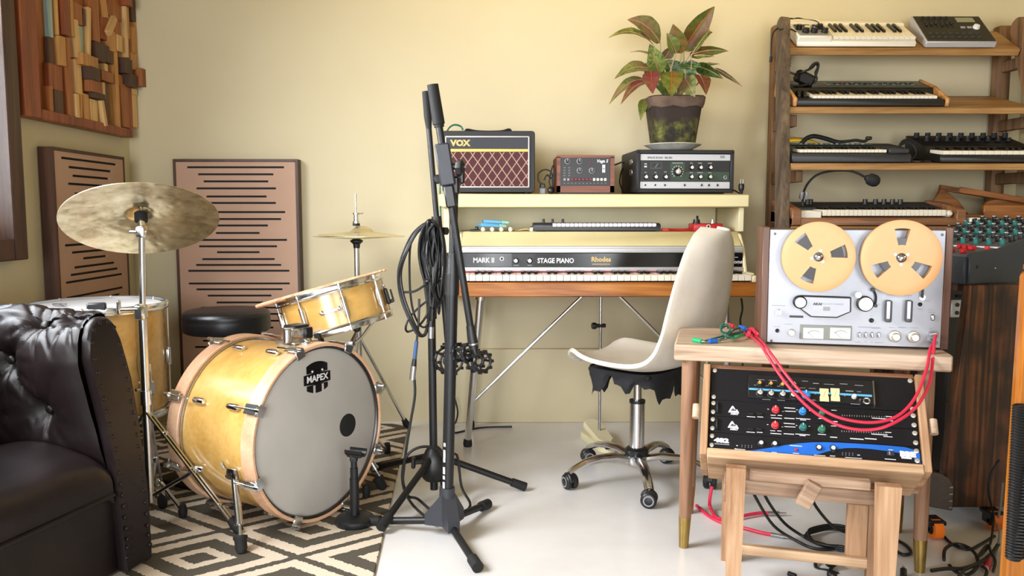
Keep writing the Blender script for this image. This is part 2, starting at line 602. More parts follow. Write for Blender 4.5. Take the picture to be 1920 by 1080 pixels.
class MB:
    def __init__(s):
        s.v, s.f, s.mi, s.mats = [], [], [], []

    def _i(s, m):
        if m not in s.mats:
            s.mats.append(m)
        return s.mats.index(m)

    def add(s, vs, fs, m, T=None):
        k, i = len(s.v), s._i(m)
        for p in vs:
            p = V(p)
            s.v.append(tuple(T @ p if T is not None else p))
        for f in fs:
            s.f.append([a + k for a in f])
            s.mi.append(i)
        return s

    def addbm(s, bm, m, T=None):
        bm.verts.index_update()
        s.add([v.co.copy() for v in bm.verts], [[v.index for v in f.verts] for f in bm.faces], m, T)
        bm.free()
        return s

    def box(s, m, c, size, T=None, bev=0.0, seg=1):
        hx, hy, hz = [a / 2 for a in size]
        if bev <= 0:
            vs = [(c[0] + x * hx, c[1] + y * hy, c[2] + z * hz) for z in (-1, 1) for y in (-1, 1) for x in (-1, 1)]
            return s.add(vs, [(0, 2, 3, 1), (4, 5, 7, 6), (0, 1, 5, 4), (2, 6, 7, 3), (0, 4, 6, 2), (1, 3, 7, 5)], m, T)
        bm = bmesh.new()
        bmesh.ops.create_cube(bm, size=1, matrix=MX.Translation(V(c)) @ MX.Diagonal((size[0], size[1], size[2], 1)))
        bmesh.ops.bevel(bm, geom=bm.edges[:], offset=min(bev, min(size) * .49), segments=seg, affect='EDGES', profile=.5)
        return s.addbm(bm, m, T)

    def cyl(s, m, p0, p1, r0, r1=None, n=16, T=None, caps=True):
        r1 = r0 if r1 is None else r1
        A = along(p0, p1)
        L = (V(p1) - V(p0)).length
        vs = []
        for z, r in ((0, r0), (L, r1)):
            for i in range(n):
                a = 2 * pi * i / n
                vs.append(A @ V((r * math.cos(a), r * math.sin(a), z)))
        fs = [(i, (i + 1) % n, n + (i + 1) % n, n + i) for i in range(n)]
        if caps:
            fs += [tuple(range(n - 1, -1, -1)), tuple(range(n, 2 * n))]
        return s.add(vs, fs, m, T)

    def lathe(s, m, prof, T=None, n=32, closed=False):
        """profile of (r, z) turned about local Z; r=0 ends close"""
        vs, fs, rings = [], [], []
        for r, z in prof:
            if r <= 1e-6:
                rings.append([len(vs)])
                vs.append((0, 0, z))
            else:
                rings.append(list(range(len(vs), len(vs) + n)))
                vs += [(r * math.cos(2 * pi * i / n), r * math.sin(2 * pi * i / n), z) for i in range(n)]
        pairs = list(zip(rings, rings[1:]))
        if closed:
            pairs.append((rings[-1], rings[0]))
        for a, b in pairs:
            for i in range(n):
                j = (i + 1) % n
                if len(a) == 1 and len(b) == 1:
                    continue
                if len(a) == 1:
                    fs.append((a[0], b[j], b[i]))
                elif len(b) == 1:
                    fs.append((a[i], a[j], b[0]))
                else:
                    fs.append((a[i], a[j], b[j], b[i]))
        return s.add(vs, fs, m, T)

    def tube(s, m, pts, r, n=8, T=None, smooth=True, closed=False, sub=5, r_end=None, flat=1.0):
        P = [V(p) for p in pts]
        if smooth and len(P) > 2:
            Q = []
            k = len(P)
            rng = range(k if closed else k - 1)
            for i in rng:
                a, b, c, d = (P[(i - 1) % k], P[i], P[(i + 1) % k], P[(i + 2) % k]) if closed else (P[max(i - 1, 0)], P[i], P[i + 1], P[min(i + 2, k - 1)])
                for j in range(sub):
                    t = j / sub
                    Q.append(.5 * ((2 * b) + (c - a) * t + (2 * a - 5 * b + 4 * c - d) * t * t + (3 * b - a - 3 * c + d) * t ** 3))
            if not closed:
                Q.append(P[-1])
            P = Q
        k = len(P)
        vs, fs = [], []
        up = None
        for i, p in enumerate(P):
            t = (P[(i + 1) % k] - P[i - 1]) if closed else (P[min(i + 1, k - 1)] - P[max(i - 1, 0)])
            if t.length < 1e-9:
                t = V((0, 0, 1))
            t.normalize()
            if up is None:
                up = V((0, 0, 1)) if abs(t.z) < .9 else V((1, 0, 0))
            x = (up - t * up.dot(t)).normalized()
            up = x
            y = t.cross(x)
            rr = r if r_end is None else r + (r_end - r) * i / (k - 1)
            for j in range(n):
                a = 2 * pi * j / n
                vs.append(p + x * (rr * math.cos(a)) + y * (rr * flat * math.sin(a)))
        for i in range(k if closed else k - 1):
            for j in range(n):
                a, b = i * n, ((i + 1) % k) * n
                fs.append((a + j, a + (j + 1) % n, b + (j + 1) % n, b + j))
        if not closed:
            fs += [tuple(range(n - 1, -1, -1)), tuple(range((k - 1) * n, k * n))]
        return s.add(vs, fs, m, T)

    def prism(s, m, out, d, T=None, bev=0.0, z0=0.0):
        """outline in local XY (counter-clockwise) pushed along +Z by d"""
        n = len(out)
        vs = [(x, y, z0) for x, y in out] + [(x, y, z0 + d) for x, y in out]
        fs = [tuple(range(n - 1, -1, -1)), tuple(range(n, 2 * n))] + [(i, (i + 1) % n, n + (i + 1) % n, n + i) for i in range(n)]
        if bev:
            bm = bmesh.new()
            bv = [bm.verts.new(p) for p in vs]
            for f in fs:
                bm.faces.new([bv[i] for i in f])
            bmesh.ops.bevel(bm, geom=bm.edges[:], offset=bev, segments=1, affect='EDGES')
            return s.addbm(bm, m, T)
        return s.add(vs, fs, m, T)

    def sphere(s, m, c, r, T=None, sc=(1, 1, 1), nu=16, nv=10):
        prof = [(r * math.sin(pi * i / nv), -r * math.cos(pi * i / nv)) for i in range(nv + 1)]
        A = MX.Translation(V(c)) @ MX.Diagonal((*sc, 1))
        return s.lathe(m, prof, (T @ A) if T is not None else A, nu)

    def torus(s, m, R, r, T=None, n=40, k=10):
        vs, fs = [], []
        for i in range(n):
            a = 2 * pi * i / n
            for j in range(k):
                b = 2 * pi * j / k
                q = R + r * math.cos(b)
                vs.append((q * math.cos(a), q * math.sin(a), r * math.sin(b)))
        for i in range(n):
            for j in range(k):
                fs.append((i * k + j, ((i + 1) % n) * k + j, ((i + 1) % n) * k + (j + 1) % k, i * k + (j + 1) % k))
        return s.add(vs, fs, m, T)

    def grid(s, m, rows, T=None, flip=False):
        a, b = len(rows), len(rows[0])
        vs = [p for r in rows for p in r]
        fs = []
        for i in range(a - 1):
            for j in range(b - 1):
                q = (i * b + j, i * b + j + 1, (i + 1) * b + j + 1, (i + 1) * b + j)
                fs.append(q[::-1] if flip else q)
        return s.add(vs, fs, m, T)

    def text(s, m, txt, size, T, depth=.0006, bold=0.0, align='CENTER', sx=1.0, shear=0.0):
        c = bpy.data.curves.new('lettering_curve', 'FONT')
        c.body = txt
        c.size = size
        c.align_x, c.align_y = align, 'CENTER'
        c.extrude = depth / 2
        c.offset = bold
        c.shear = shear
        c.resolution_u = 2
        o = bpy.data.objects.new('lettering_tmp', c)
        me = bpy.data.meshes.new_from_object(o)
        A = MX.Diagonal((sx, 1, 1, 1))
        s.add([v.co for v in me.vertices], [list(p.vertices) for p in me.polygons], m, T @ A)
        bpy.data.objects.remove(o)
        bpy.data.curves.remove(c)
        bpy.data.meshes.remove(me)
        return s

    def mesh(s, name):
        me = bpy.data.meshes.new(name)
        me.from_pydata(s.v, [], s.f)
        for m in s.mats:
            me.materials.append(M[m])
        me.polygons.foreach_set('material_index', s.mi)
        me.polygons.foreach_set('use_smooth', [True] * len(s.f))
        me.update()
        me.set_sharp_from_angle(angle=R_(38))
        return me


def mk(name, mb, parent=None, T=None, world=False, label=None):
    """ONE mesh object; world=True: the shape was written in room coordinates"""
    o = bpy.data.objects.new(name, mb.mesh(name) if isinstance(mb, MB) else mb)
    COL.objects.link(o)
    if parent is not None:
        o.parent = parent
        if world:
            top = parent
            W_ = world_of(parent)
            o.matrix_parent_inverse = W_.inverted()
    if T is not None:
        o.matrix_basis = T
    if label:
        o['label'] = label
    return o


WM = {}


def world_of(o):
    m = o.matrix_basis.copy()
    if o.parent is not None:
        m = world_of(o.parent) @ o.matrix_parent_inverse @ m
    return m


def thing(name, label, cat, T=None, group=None):
    o = bpy.data.objects.new(name, None)
    o.empty_display_size = .05
    COL.objects.link(o)
    if T is not None:
        o.matrix_basis = T
    o['label'], o['category'] = label, cat
    if group:
        o['group'] = group
    return o


def tag(o, label, cat, group=None, kind=None):
    o['label'], o['category'] = label, cat
    if group:
        o['group'] = group
    if kind:
        o['kind'] = kind
    return o


def struct(name, mb, T=None):
    o = mk(name, mb, None, T)
    o['kind'] = 'structure'
    return o


def sub(o, parent, name=None):
    c = o.copy()
    COL.objects.link(c)
    c.parent = parent
    if name:
        c.name = name
    return c


def bx(m, c, size, bev=0.0, T=None, seg=1):
    return MB().box(m, c, size, T, bev, seg)


def arc(cx, cy, r, a0, a1, n):
    return [(cx + r * math.cos(R_(a0 + (a1 - a0) * i / n)), cy + r * math.sin(R_(a0 + (a1 - a0) * i / n))) for i in range(n + 1)]


def rrect(w, h, r, n=4, cx=0, cy=0):
    a, b = w / 2 - r, h / 2 - r
    return [(x + cx, y + cy) for x, y in arc(a, -b, r, -90, 0, n) + arc(a, b, r, 0, 90, n) + arc(-a, b, r, 90, 180, n) + arc(-a, -b, r, 180, 270, n)]


_kn = {}


def knob(parent, m, p, r, h, T=None, name='knob', pointer='print', cap=None, n=16):
    """a control knob standing along the local Z of T at p; meshes are shared"""
    key = (m, round(r, 5), round(h, 5), pointer, cap, n)
    if key not in _kn:
        k = MB()
        k.lathe(m, [(0, 0), (r * 1.12, 0), (r * 1.12, h * .25), (r, h * .3), (r * .92, h * .95), (r * .82, h), (0, h)], None, n)
        if cap:
            k.lathe(cap, [(0, h), (r * .68, h), (r * .62, h * 1.04), (0, h * 1.05)], None, n)
        if pointer:
            k.box(pointer, (0, r * .55, h * 1.05), (r * .16, r * .8, h * .06))
        _kn[key] = k.mesh(name)
    return mk(name, _kn[key], parent, (T if T is not None else MX.Identity(4)) @ Tm(p))


def piano_keys(parent, x0, x1, n, yf, yb, z, T, first=0, kh=.012, gap=.0012, bfrac=.62, bh=.009, bw=.58, front=.012):
    """n white keys from x0 to x1 and the black keys between, each its own child; first = scale degree of the lowest (0=C)"""
    w = (x1 - x0) / n
    wm = MB().box('ivory', (0, (yf + yb) / 2, z - kh / 2), (w - gap, yb - yf, kh), None, .0008).mesh('white_key')
    L = (yb - yf) * bfrac
    bm_ = MB()
    b2 = w * bw / 2
    bm_.add([(-b2, yb - L, z), (b2, yb - L, z), (b2, yb, z), (-b2, yb, z), (-b2 * .8, yb - L + bh * .5, z + bh), (b2 * .8, yb - L + bh * .5, z + bh), (b2 * .8, yb, z + bh), (-b2 * .8, yb, z + bh)],
            [(0, 1, 5, 4), (1, 2, 6, 5), (2, 3, 7, 6), (3, 0, 4, 7), (4, 5, 6, 7)], 'ebony')
    bme = bm_.mesh('black_key')
    for i in range(n):
        mk('white_key', wm, parent, T @ Tm(x0 + w * (i + .5), 0, 0))
        if (i + first) % 7 not in (2, 6) and i < n - 1:
            mk('black_key', bme, parent, T @ Tm(x0 + w * (i + 1), 0, 0))


def cable(m, pts, r, name='cable', **kw):
    return MB().tube(m, pts, r, 8, **kw)


I4 = MX.Identity(4)

# ------------------------------------------------------------------ the room
XL, XR, YB, YF, ZC = -1.58, 2.215, 3.45, -1.95, 2.62
WY0, WY1, WZ0, WZ1 = 0.95, 2.535, 0.83, 2.14          # opening of the side window
struct('floor', bx('floor', ((XL + XR) / 2, (YB + YF) / 2, -.05), (XR - XL + .5, YB - YF + .5, .1)))
struct('ceiling', bx('ceiling', ((XL + XR) / 2, (YB + YF) / 2, ZC + .05), (XR - XL + .5, YB - YF + .5, .1)))
struct('wall_back', bx('wall', ((XL + XR) / 2, YB + .1, ZC / 2), (XR - XL + .4, .2, ZC)))
struct('wall_right', bx('wall', (XR + .1, (YB + YF) / 2, ZC / 2), (.2, YB - YF, ZC)))
w = MB()
w.box('wall', (XL - .1, (YF + WY0) / 2, ZC / 2), (.2, WY0 - YF, ZC))
w.box('wall', (XL - .1, (WY1 + YB) / 2, ZC / 2), (.2, YB - WY1, ZC))
w.box('wall', (XL - .1, (WY0 + WY1) / 2, WZ0 / 2), (.2, WY1 - WY0, WZ0))
w.box('wall', (XL - .1, (WY0 + WY1) / 2, (WZ1 + ZC) / 2), (.2, WY1 - WY0, ZC - WZ1))
struct('wall_left', w)
# wall behind the camera with two window openings
w = MB()
z0, z1 = .09, 2.15
w.box('wall', ((XL + XR) / 2, YF - .1, z0 / 2), (XR - XL + .4, .2, z0))
w.box('wall', ((XL + XR) / 2, YF - .1, (z1 + ZC) / 2), (XR - XL + .4, .2, ZC - z1))
xs = [XL - .2, -1.55, .1, .8, 1.95, XR + .2]
for a, b in ((0, 1), (2, 3), (4, 5)):
    w.box('wall', ((xs[a] + xs[b]) / 2, YF - .1, (z0 + z1) / 2), (xs[b] - xs[a], .2, z1 - z0))
struct('wall_front', w)


def window(name, T, wd, z0, z1, fm):
    """casing, sash and glass; local X along the wall, -Y into the room, wall face at y=0"""
    r = MB()
    c, d = .068, .05
    for x in (-c / 2, wd + c / 2):
        r.box('window_wood', (x, -d / 2 + .02, (z0 + z1) / 2), (c, d + .04, z1 - z0 + 2 * c), None, .004)
    for z in (z0 - c / 2, z1 + c / 2):
        r.box('window_wood', (wd / 2, -d / 2 + .021, z), (wd, d + .038, c), None, .004)
    o = struct(name, r, T)
    r = MB()
    for x in (.012, wd - .012):
        r.box('window_red', (x, .11, (z0 + z1) / 2), (.024, .13, z1 - z0))
    for z in (z0 + .012, z1 - .012):
        r.box('window_red', (wd / 2, .11, z), (wd - .048, .13, .024))
    k = mk('window_jamb', r, o)
    for h in range(2):
        a, b = .026 + h * (wd - .052) / 2, .026 + (h + 1) * (wd - .052) / 2
        r = MB()
        for x in (a + .025, b - .025):
            r.box('window_red', (x, .09, (z0 + z1) / 2), (.05, .035, z1 - z0 - .052), None, .003)
        for z in (z0 + .051, z1 - .051, (z0 + z1) / 2):
            r.box('window_red', ((a + b) / 2, .09, z), (b - a - .1, .03, .05), None, .003)
        sh = mk('window_sash', r, o)
        mk('glass_pane', bx('glass', ((a + b) / 2, .09, (z0 + z1) / 2), (b - a - .1, .004, z1 - z0 - .1)), sh)
    return o


window('window_1', Tm(XL, WY0, 0) @ Rm(90, 'Z'), WY1 - WY0, WZ0, WZ1, None)
mk('window_latch', MB().box('black_metal', (WY1 - WY0 - .03, -.045, 1.80), (.03, .04, .16), None, .006).cyl('black_metal', (WY1 - WY0 - .03, -.06, 1.78), (WY1 - WY0 - .03, -.1, 1.74), .008), bpy.data.objects['window_1'])
window('window_2', Tm(.1, YF, 0) @ Rm(180, 'Z'), 1.65, .09, 2.15, None)
window('window_3', Tm(1.95, YF, 0) @ Rm(180, 'Z'), 1.15, .09, 2.15, None)
# low ledge that runs along the back wall behind the piano
zl = PY(1000, 655, 3.42).z
struct('trim_1', MB().box('wall', ((-.24 + XR) / 2, YB - .014, zl / 2), (XR + .24, .028, zl), None, .003))
# ceiling fitting, above the picture
lp = thing('ceiling_lamp', 'long warm ceiling lamp above the piano wall', 'lamp', Tm(.75, 2.55, ZC))
mk('housing', MB().box('white_pl', (0, 0, -.03), (1.9, .16, .06), None, .008), lp)
mk('diffuser', MB().box('lamp_on', (0, 0, -.068), (1.86, .12, .016), None, .004), lp)
# ------------------------------------------------------------------ rug
r = MB()
outl = [(-.405, 3.385), (-1.56, 3.385), (-1.56, .9), (-.265, .9)]
rug_T = Tm(-.537, 2.228, 0) @ Rm(.5, 'Z')
ri = rug_T.inverted()
r.prism('rug', [tuple((ri @ V((x, y, 0)))[:2]) for x, y in outl], .008, None, .002)
tag(mk('rug', r, None, rug_T), 'flat woven rug of dark and beige concentric diamonds under the drums', 'rug')
ZR = .008

# ------------------------------------------------------------------ sofa
sa = R_(16)
SF, SA = V((math.cos(sa), -math.sin(sa), 0)), V((-math.sin(sa), -math.cos(sa), 0))     # forward, along (towards the camera)
SC = V((-.930, 2.035, ZR))                                                                  # outer front corner of the far arm
sofaT = basis(SC, SA, SF, (0, 0, 1))       # local x along the sofa (from far arm), y back, z up
sofa = thing('leather_armchair', 'dark brown buttoned leather armchair at the left edge of the room', 'armchair', sofaT)
L_SO, D_SO = .83, .42
mk('base', MB().box('leather', (L_SO / 2, D_SO / 2 + .004, .12), (L_SO, D_SO, .236), None, .012), sofa)
# arm front panel: a tall leather shape that flares to a scroll at the top
pan = [(.018, .012), (.150, .012), (.150, .30), (.165, .40), (.185, .50), (.198, .57), (.196, .615), (.178, .650), (.145, .668), (.105, .668), (.075, .650), (.048, .60), (.030, .50), (.020, .38), (.016, .20)]
AWF = .74
pan = [(x * AWF, z) for x, z in pan]
PF = basis((0, 0, 0), (1, 0, 0), (0, 0, 1), (0, -1, 0))      # local XY -> arm section, Z -> forward
fp = mk('arm_front_panel', MB().prism('leather', pan, .028, PF, .006), sofa)
nails = MB()
dens = []
for i in range(len(pan)):
    a, b = V((*pan[i], 0)), V((*pan[(i + 1) % len(pan)], 0))
    n = max(1, int((b - a).length / .027))
    for k in range(n):
        p = a.lerp(b, k / n)
        if p.y > .03:
            d = (p - V((.074, min(max(p.y, .1), .58), 0))).normalized()
            dens.append(p - d * .013)
for p in dens:
    nails.sphere('leather', (0, 0, 0), .0062, Tm(p.x, -.028, p.y) @ Rm(90, 'X') @ MX.Diagonal((1, 1, .55, 1)), nu=8, nv=6)
nl = mk('nailheads', nails, sofa)
nl['kind'] = 'stuff'
# tufted inner arm: a section swept backwards with button dimples
sec = [(.150, .28), (.166, .34), (.186, .42), (.206, .50), (.216, .56), (.212, .61), (.196, .650), (.165, .678), (.125, .688), (.085, .680), (.052, .655), (.030, .60), (.018, .50), (.012, .38), (.010, .20), (.010, .02)]
sec = [(x * AWF, z) for x, z in sec]
fine = []
for i in range(len(sec) - 1):
    for k in range(6):
        t = k / 6
        fine.append((sec[i][0] + (sec[i + 1][0] - sec[i][0]) * t, sec[i][1] + (sec[i + 1][1] - sec[i][1]) * t))
fine.append(sec[-1])
arcl = [0]
for a, b in zip(fine, fine[1:]):
    arcl.append(arcl[-1] + math.hypot(b[0] - a[0], b[1] - a[1]))
buttons = [(.165, .140), (.255, .275), (.150, .395), (.36, .140), (.36, .395), (.05, .42)]   # (depth y, arc length)
rows = []
NY = 90
for j in range(NY + 1):
    y = .0 + (D_SO - .02) * j / NY
    row = []
    for i, (x, z) in enumerate(fine):
        a = fine[max(i - 1, 0)]
        b = fine[min(i + 1, len(fine) - 1)]
        t = V((b[0] - a[0], b[1] - a[1], 0)).normalized()
        nrm = V((-t.y, t.x, 0)) * -1
        s_ = arcl[i]
        d = .012 * math.sin(min(1, y / .05) * pi / 2)
        for by, bs in buttons:
            dy, ds = y - by, s_ - bs
            rr = math.hypot(dy, ds)
            ang = math.atan2(ds, dy)
            d -= .034 * math.exp(-(rr / .035) ** 2) + .014 * math.exp(-(rr / .085) ** 2)
            d -= .0055 * math.exp(-((rr - .065) / .045) ** 2) * max(0, math.cos(ang * 11 + by * 40)) ** 2
        # seams between the buttons
        for (y1, s1), (y2, s2) in ((buttons[0], buttons[1]), (buttons[1], buttons[2]), (buttons[1], buttons[3]), (buttons[1], buttons[4])):
            vx, vy = y2 - y1, s2 - s1
            L = math.hypot(vx, vy)
            t_ = ((y - y1) * vx + (s_ - s1) * vy) / L / L
            if 0 < t_ < 1:
                dd = abs((y - y1) * vy - (s_ - s1) * vx) / L
                d -= .010 * math.exp(-(dd / .012) ** 2)
        if s_ < .165:
            d -= .013 * math.exp(-((y - .165) / .006) ** 2) * (1 - s_ / .2)
        d += .0018 * math.sin(y * 60 + s_ * 21) * math.sin(s_ * 37)
        f = min(1, i / 8, (len(fine) - 1 - i) / 6)
        row.append((x + nrm.x * d * f * -1 * -1, y, z + nrm.y * d * f))
    rows.append(row)
mk('buttoned_arm', MB().grid('leather', rows, None, False), sofa)
for by, bs in buttons[:5]:
    i = min(range(len(arcl)), key=lambda k: abs(arcl[k] - bs))
    x, z = fine[i]
    a, b = fine[i - 1], fine[i + 1]
    t = V((b[0] - a[0], 0, b[1] - a[1])).normalized()
    nr = V((t.z, 0, -t.x))
    c = V((x, by, z)) - nr * .030
    mk('button', MB().sphere('leather', (0, 0, 0), .0125, None, (1, 1, .6), 14, 8), sofa, basis(c, t, nr.cross(t), nr))
# seat cushion with a rounded front, welt line, and the back
rows = []
for j in range(25):
    v = j / 24
    row = []
    for i in range(33):
        u = i / 32
        x = .122 + u * (L_SO - .244)
        a = v * 1.0
        if a < .42:
            th = a / .42 * pi / 2
            y, z = .036 - .05 * math.sin(th) + .05 * (1 - math.cos(th)) * 1.4, .215 + .115 * math.sin(th)
            z = .215 + .105 * (a / .42) ** .8
            y = -.012 + .055 * (a / .42) ** 4
        else:
            k = (a - .42) / .58
            y, z = .043 + k * (D_SO - .10), .320 + .020 * math.sin(pi * min(1, k * 1.1))
        e = min(1, u / .05, (1 - u) / .05)
        z -= .020 * (1 - math.sin(e * pi / 2))
        z += .003 * math.sin(x * 31 + y * 17)
        row.append((x, y, z))
    rows.append(row)
mk('seat_cushion', MB().grid('leather', rows, None, False), sofa)
mk('cushion_welt', MB().tube('leather', [(.122, -.012, .216), (.4, -.016, .215), (L_SO - .122, -.012, .216)], .006, 6), sofa)
mk('backrest', MB().box('leather', (L_SO / 2, D_SO - .03, .43), (L_SO - .28, .07, .44), None, .03, 3), sofa)

for ch in list(sofa.children_recursive):          # shapes above are written with y towards the back: turn them to y towards the front
    if ch.name.split('.')[0] in ('base', 'seat_cushion', 'cushion_welt', 'backrest', 'button'):
        far = None
    else:
        far = True
    if ch.name.split('.')[0] == 'button':
        b_m = ch.matrix_basis.copy()
        b_m.translation.y += .085 * max(0, b_m.translation.z - .1) * max(0, 1 - b_m.translation.y / D_SO)
        b_m.translation.z *= .972
        b_m = MX.Diagonal((1, -1, 1, 1)) @ b_m @ MX.Diagonal((1, -1, 1, 1))
        ch.matrix_basis = b_m
    else:
        if far:                             # the arm front leans back a little towards its top
            for v_ in ch.data.vertices:
                v_.co.y += .085 * max(0, v_.co.z - .1) * max(0, 1 - v_.co.y / D_SO)
                v_.co.z *= .972
        ch.data.transform(MX.Diagonal((1, -1, 1, 1)))
        ch.data.flip_normals()
    if far:                                 # the arm nearer the camera, the same parts the other way round
        c2 = ch.copy()
        c2.data = ch.data.copy()
        c2.data.transform(Tm(L_SO, 0, 0) @ MX.Diagonal((-1, 1, 1, 1)))
        c2.data.flip_normals()
        COL.objects.link(c2)

# ------------------------------------------------------------------ bass drum
bT = Tm(-.526, 2.302, ZR) @ Rm(58.2, 'Z')
bass = thing('bass_drum', 'amber maple bass drum with a grey front head', 'drum', bT)
RB, ZB, LB = .262, .264, .36
BA = Tm(0, 0, ZB) @ FRONT           # local XY = drum section, +Z = front, z=0 at the front rim
mk('shell', MB().lathe('maple', [(.243, -LB + .03), (.247, -LB + .03), (.247, -.03), (.243, -.03)], None, 72, True), bass, BA @ Rm(0, 'Z'))
for zf, zb in ((0, -.048), (-LB + .048, -LB)):
    h = mk('hoop', MB().lathe('hoop_wood', [(RB - .010, zf - .002), (RB - .008, zf), (RB - .002, zf), (RB, zf - .002), (RB, zb + .002), (RB - .002, zb), (RB - .010, zb)], None, 72, True), bass, BA)
mk('inner_hoop_ring', MB().lathe('steel', [(.249, -LB + .052), (.2535, -LB + .052), (.2535, -LB + .048), (.249, -LB + .048)], None, 72, True), bass, BA)
fh = mk('front_head', MB().lathe('head_grey', [(0, -.011), (.238, -.011), (.246, -.014), (.2525, -.02), (.2525, -.03), (0, -.03)], None, 72), bass, BA)
mk('batter_head', MB().lathe('head_white', [(0, -LB + .02), (.252, -LB + .02), (.252, -LB + .014), (0, -LB + .012)], None, 72), bass, BA)
mk('head_rim', MB().lathe('dark_steel', [(.2445, -.0105), (.2475, -.006), (.2520, -.006), (.2520, -.0145)], None, 72, True), bass, BA)
hf = homog([(476, 650), (716, 650), (476, 974), (716, 974)], 2 * .252, 2 * .252)


def onhead(px, py):          # affine picture position on the head -> drum section
    return ((px - 597) / 121 * .2545, -(py - 812) / 166 * .2545)


mk('port_hole', MB().lathe('black_matt', [(0, .0008), (.0335, .0008), (.0352, .0), (.0352, -.001), (0, -.001)], None, 36), bass, BA @ Tm(*onhead(652, 817), -.0105))
# badge printed high on the head: a waisted plate with a banner
cx, cy = onhead(593, 705)
bd = MB()
top = [(-.042, .014), (.042, .014), (.042, .034)] + arc(0, -.042, .088, 62, 118, 8) + [(-.042, .034)]
bd.prism('black_gloss', top, .0008)
bot = [(-.042, -.021), (-.042, -.034)] + arc(0, .042, .088, 242, 298, 8) + [(.042, -.034), (.042, -.021)]
bd.prism('black_gloss', bot, .0008)
bd.prism('black_gloss', [(-.053, -.018), (0, -.0215), (.053, -.018), (.053, .011), (0, .0145), (-.053, .011)], .0009)
for x in (-.013, .021):
    bd.box('head_grey', (x, -.036, .0009), (.008, .026, .0004))
for x in (-.020, .020):
    bd.sphere('print', (x, .019, .001), .0035, nu=8, nv=6)
bge = mk('badge', bd, bass, BA @ Tm(cx, cy, -.0105))
mk('badge_lettering', MB().text('print', 'MAPEX', .027, Tm(0, -.0035, .0012), .0006, .0006), bge)
# tension rods: claw on the hoop, rod, and a lug on the shell, front and rear ring
lug_b = MB()
lug_b.lathe('chrome', [(0, -.026), (.0075, -.025), (.0095, -.018), (.0095, .014), (.006, .020), (.0035, .022), (0, .022)], None, 14)
lug_b.box('chrome', (-.006, 0, -.002), (.014, .013, .026), None, .002)
lug_b = lug_b.mesh('lug')
rod_b = MB().cyl('chrome', (0, 0, 0), (0, 0, -.085), .0032, n=8).mesh('tension_rod')
claw_b = MB()
CS = MX.Scale(1.1, 4)
claw_b.prism('chrome', [(-.013, -.014), (.009, -.016), (.013, 0), (.009, .016), (-.013, .014)], .006, CS, .0015)
claw_b.box('chrome', (.012, 0, -.018), (.004, .026, .044), CS, .0015)
claw_b.cyl('chrome', (.014, 0, .001), (.014, 0, .016), .0058, n=10, T=CS)
claw_b = claw_b.mesh('claw_hook')
for k in range(8):
    a = 22.5 + 45 * k - 3
    for side in (0, 1):
        Q = BA @ Rm(a, 'Z') @ Tm(RB - .004, 0, 0)
        if side:
            Q = BA @ Tm(0, 0, -LB) @ Rm(180, 'X') @ Rm(-a, 'Z') @ Tm(RB - .004, 0, 0)
        lg = mk('lug', lug_b, bass, Q @ Tm(-.004, 0, -.105))
        rd = mk('tension_rod', rod_b, bass, Q @ Tm(.014, 0, .004))
        rd.rotation_mode = 'XYZ'
        mk('claw_hook', claw_b, rd, Tm(-.014, 0, -.004))
# spurs
for sx in (-1, 1):
    ang = -17 if sx > 0 else 197
    p = V((.250 * math.cos(R_(ang)), .100, ZB + .250 * math.sin(R_(ang))))
    q = V((sx * .290, .020, .02))
    br = MB().sphere('chrome', p, .017, None, (1, 1, 1), 12, 8).box('chrome', p, (.030, .042, .034), None, .008, 2)
    br.tube('chrome', [p + V((-sx * .0, .02, .0)), p + V((sx * .01, .034, .012)), p + V((sx * .012, .040, .028))], .004, 6)
    spr = mk('spur', br, bass)
    m_ = p.lerp(q, .68)
    mk('spur_leg', MB().cyl('chrome', p, m_, .0105, n=14).cyl('chrome', m_, m_.lerp(q, .12), .0125, n=14).cyl('chrome', m_, q, .005, n=10), spr)
    mk('rubber_foot', MB().lathe('black_matt', [(0, 0), (.011, 0), (.016, .012), (.016, .034), (.019, .038), (.019, .044), (.010, .047), (0, .047)], along(V((q.x, q.y, .0)) + V((0, 0, -.0)), p), 16), spr)
# tom mount on top of the shell
tm = MB()
zt = ZB + .247
tm.box('chrome', (.03, .13, zt + .004), (.100, .085, .016), None, .005, 2)
tm.box('chrome', (.03, .13, zt + .030), (.084, .055, .046), None, .010, 2)
tm.box('black', (.050, .100, zt + .032), (.030, .010, .034), None, .003)
tm.box('black', (.03, .13, zt + .053), (.060, .050, .010), None, .003)
tm.cyl('chrome', (-.022, .115, zt + .012), (-.022, .115, zt + .050), .013, n=16)
mk('tom_bracket', tm, bass)
mk('bracket_foot', MB().box('chrome', (-.015, .045, zt + .008), (.030, .034, .018), None, .005, 2).box('chrome', (-.015, .045, zt + .022), (.020, .022, .014), None, .004), bass)

# small pedal under the drum, between spur and hoop
pd = thing('kick_pedal', 'black kick drum pedal clamped behind the bass drum', 'pedal', Tm(-.94, 2.56, ZR) @ Rm(58.2, 'Z'))
mk('base_plate', MB().box('black_metal', (0, .10, .006), (.10, .30, .012), None, .003), pd)
mk('footboard', MB().box('dark_steel', (0, .13, .03), (.075, .24, .008), Tm(0, 0, .0) @ Rm(6, 'X'), .003), pd)
mk('post', MB().cyl('chrome', (-.05, -.01, .01), (-.05, -.01, .16), .008).cyl('chrome', (.05, -.01, .01), (.05, -.01, .16), .008).cyl('chrome', (-.06, -.01, .16), (.06, -.01, .16), .009), pd)
mk('beater', MB().cyl('chrome', (0, -.01, .16), (0, .05, .30), .004).sphere('black_matt', (0, .05, .30), .024), pd)


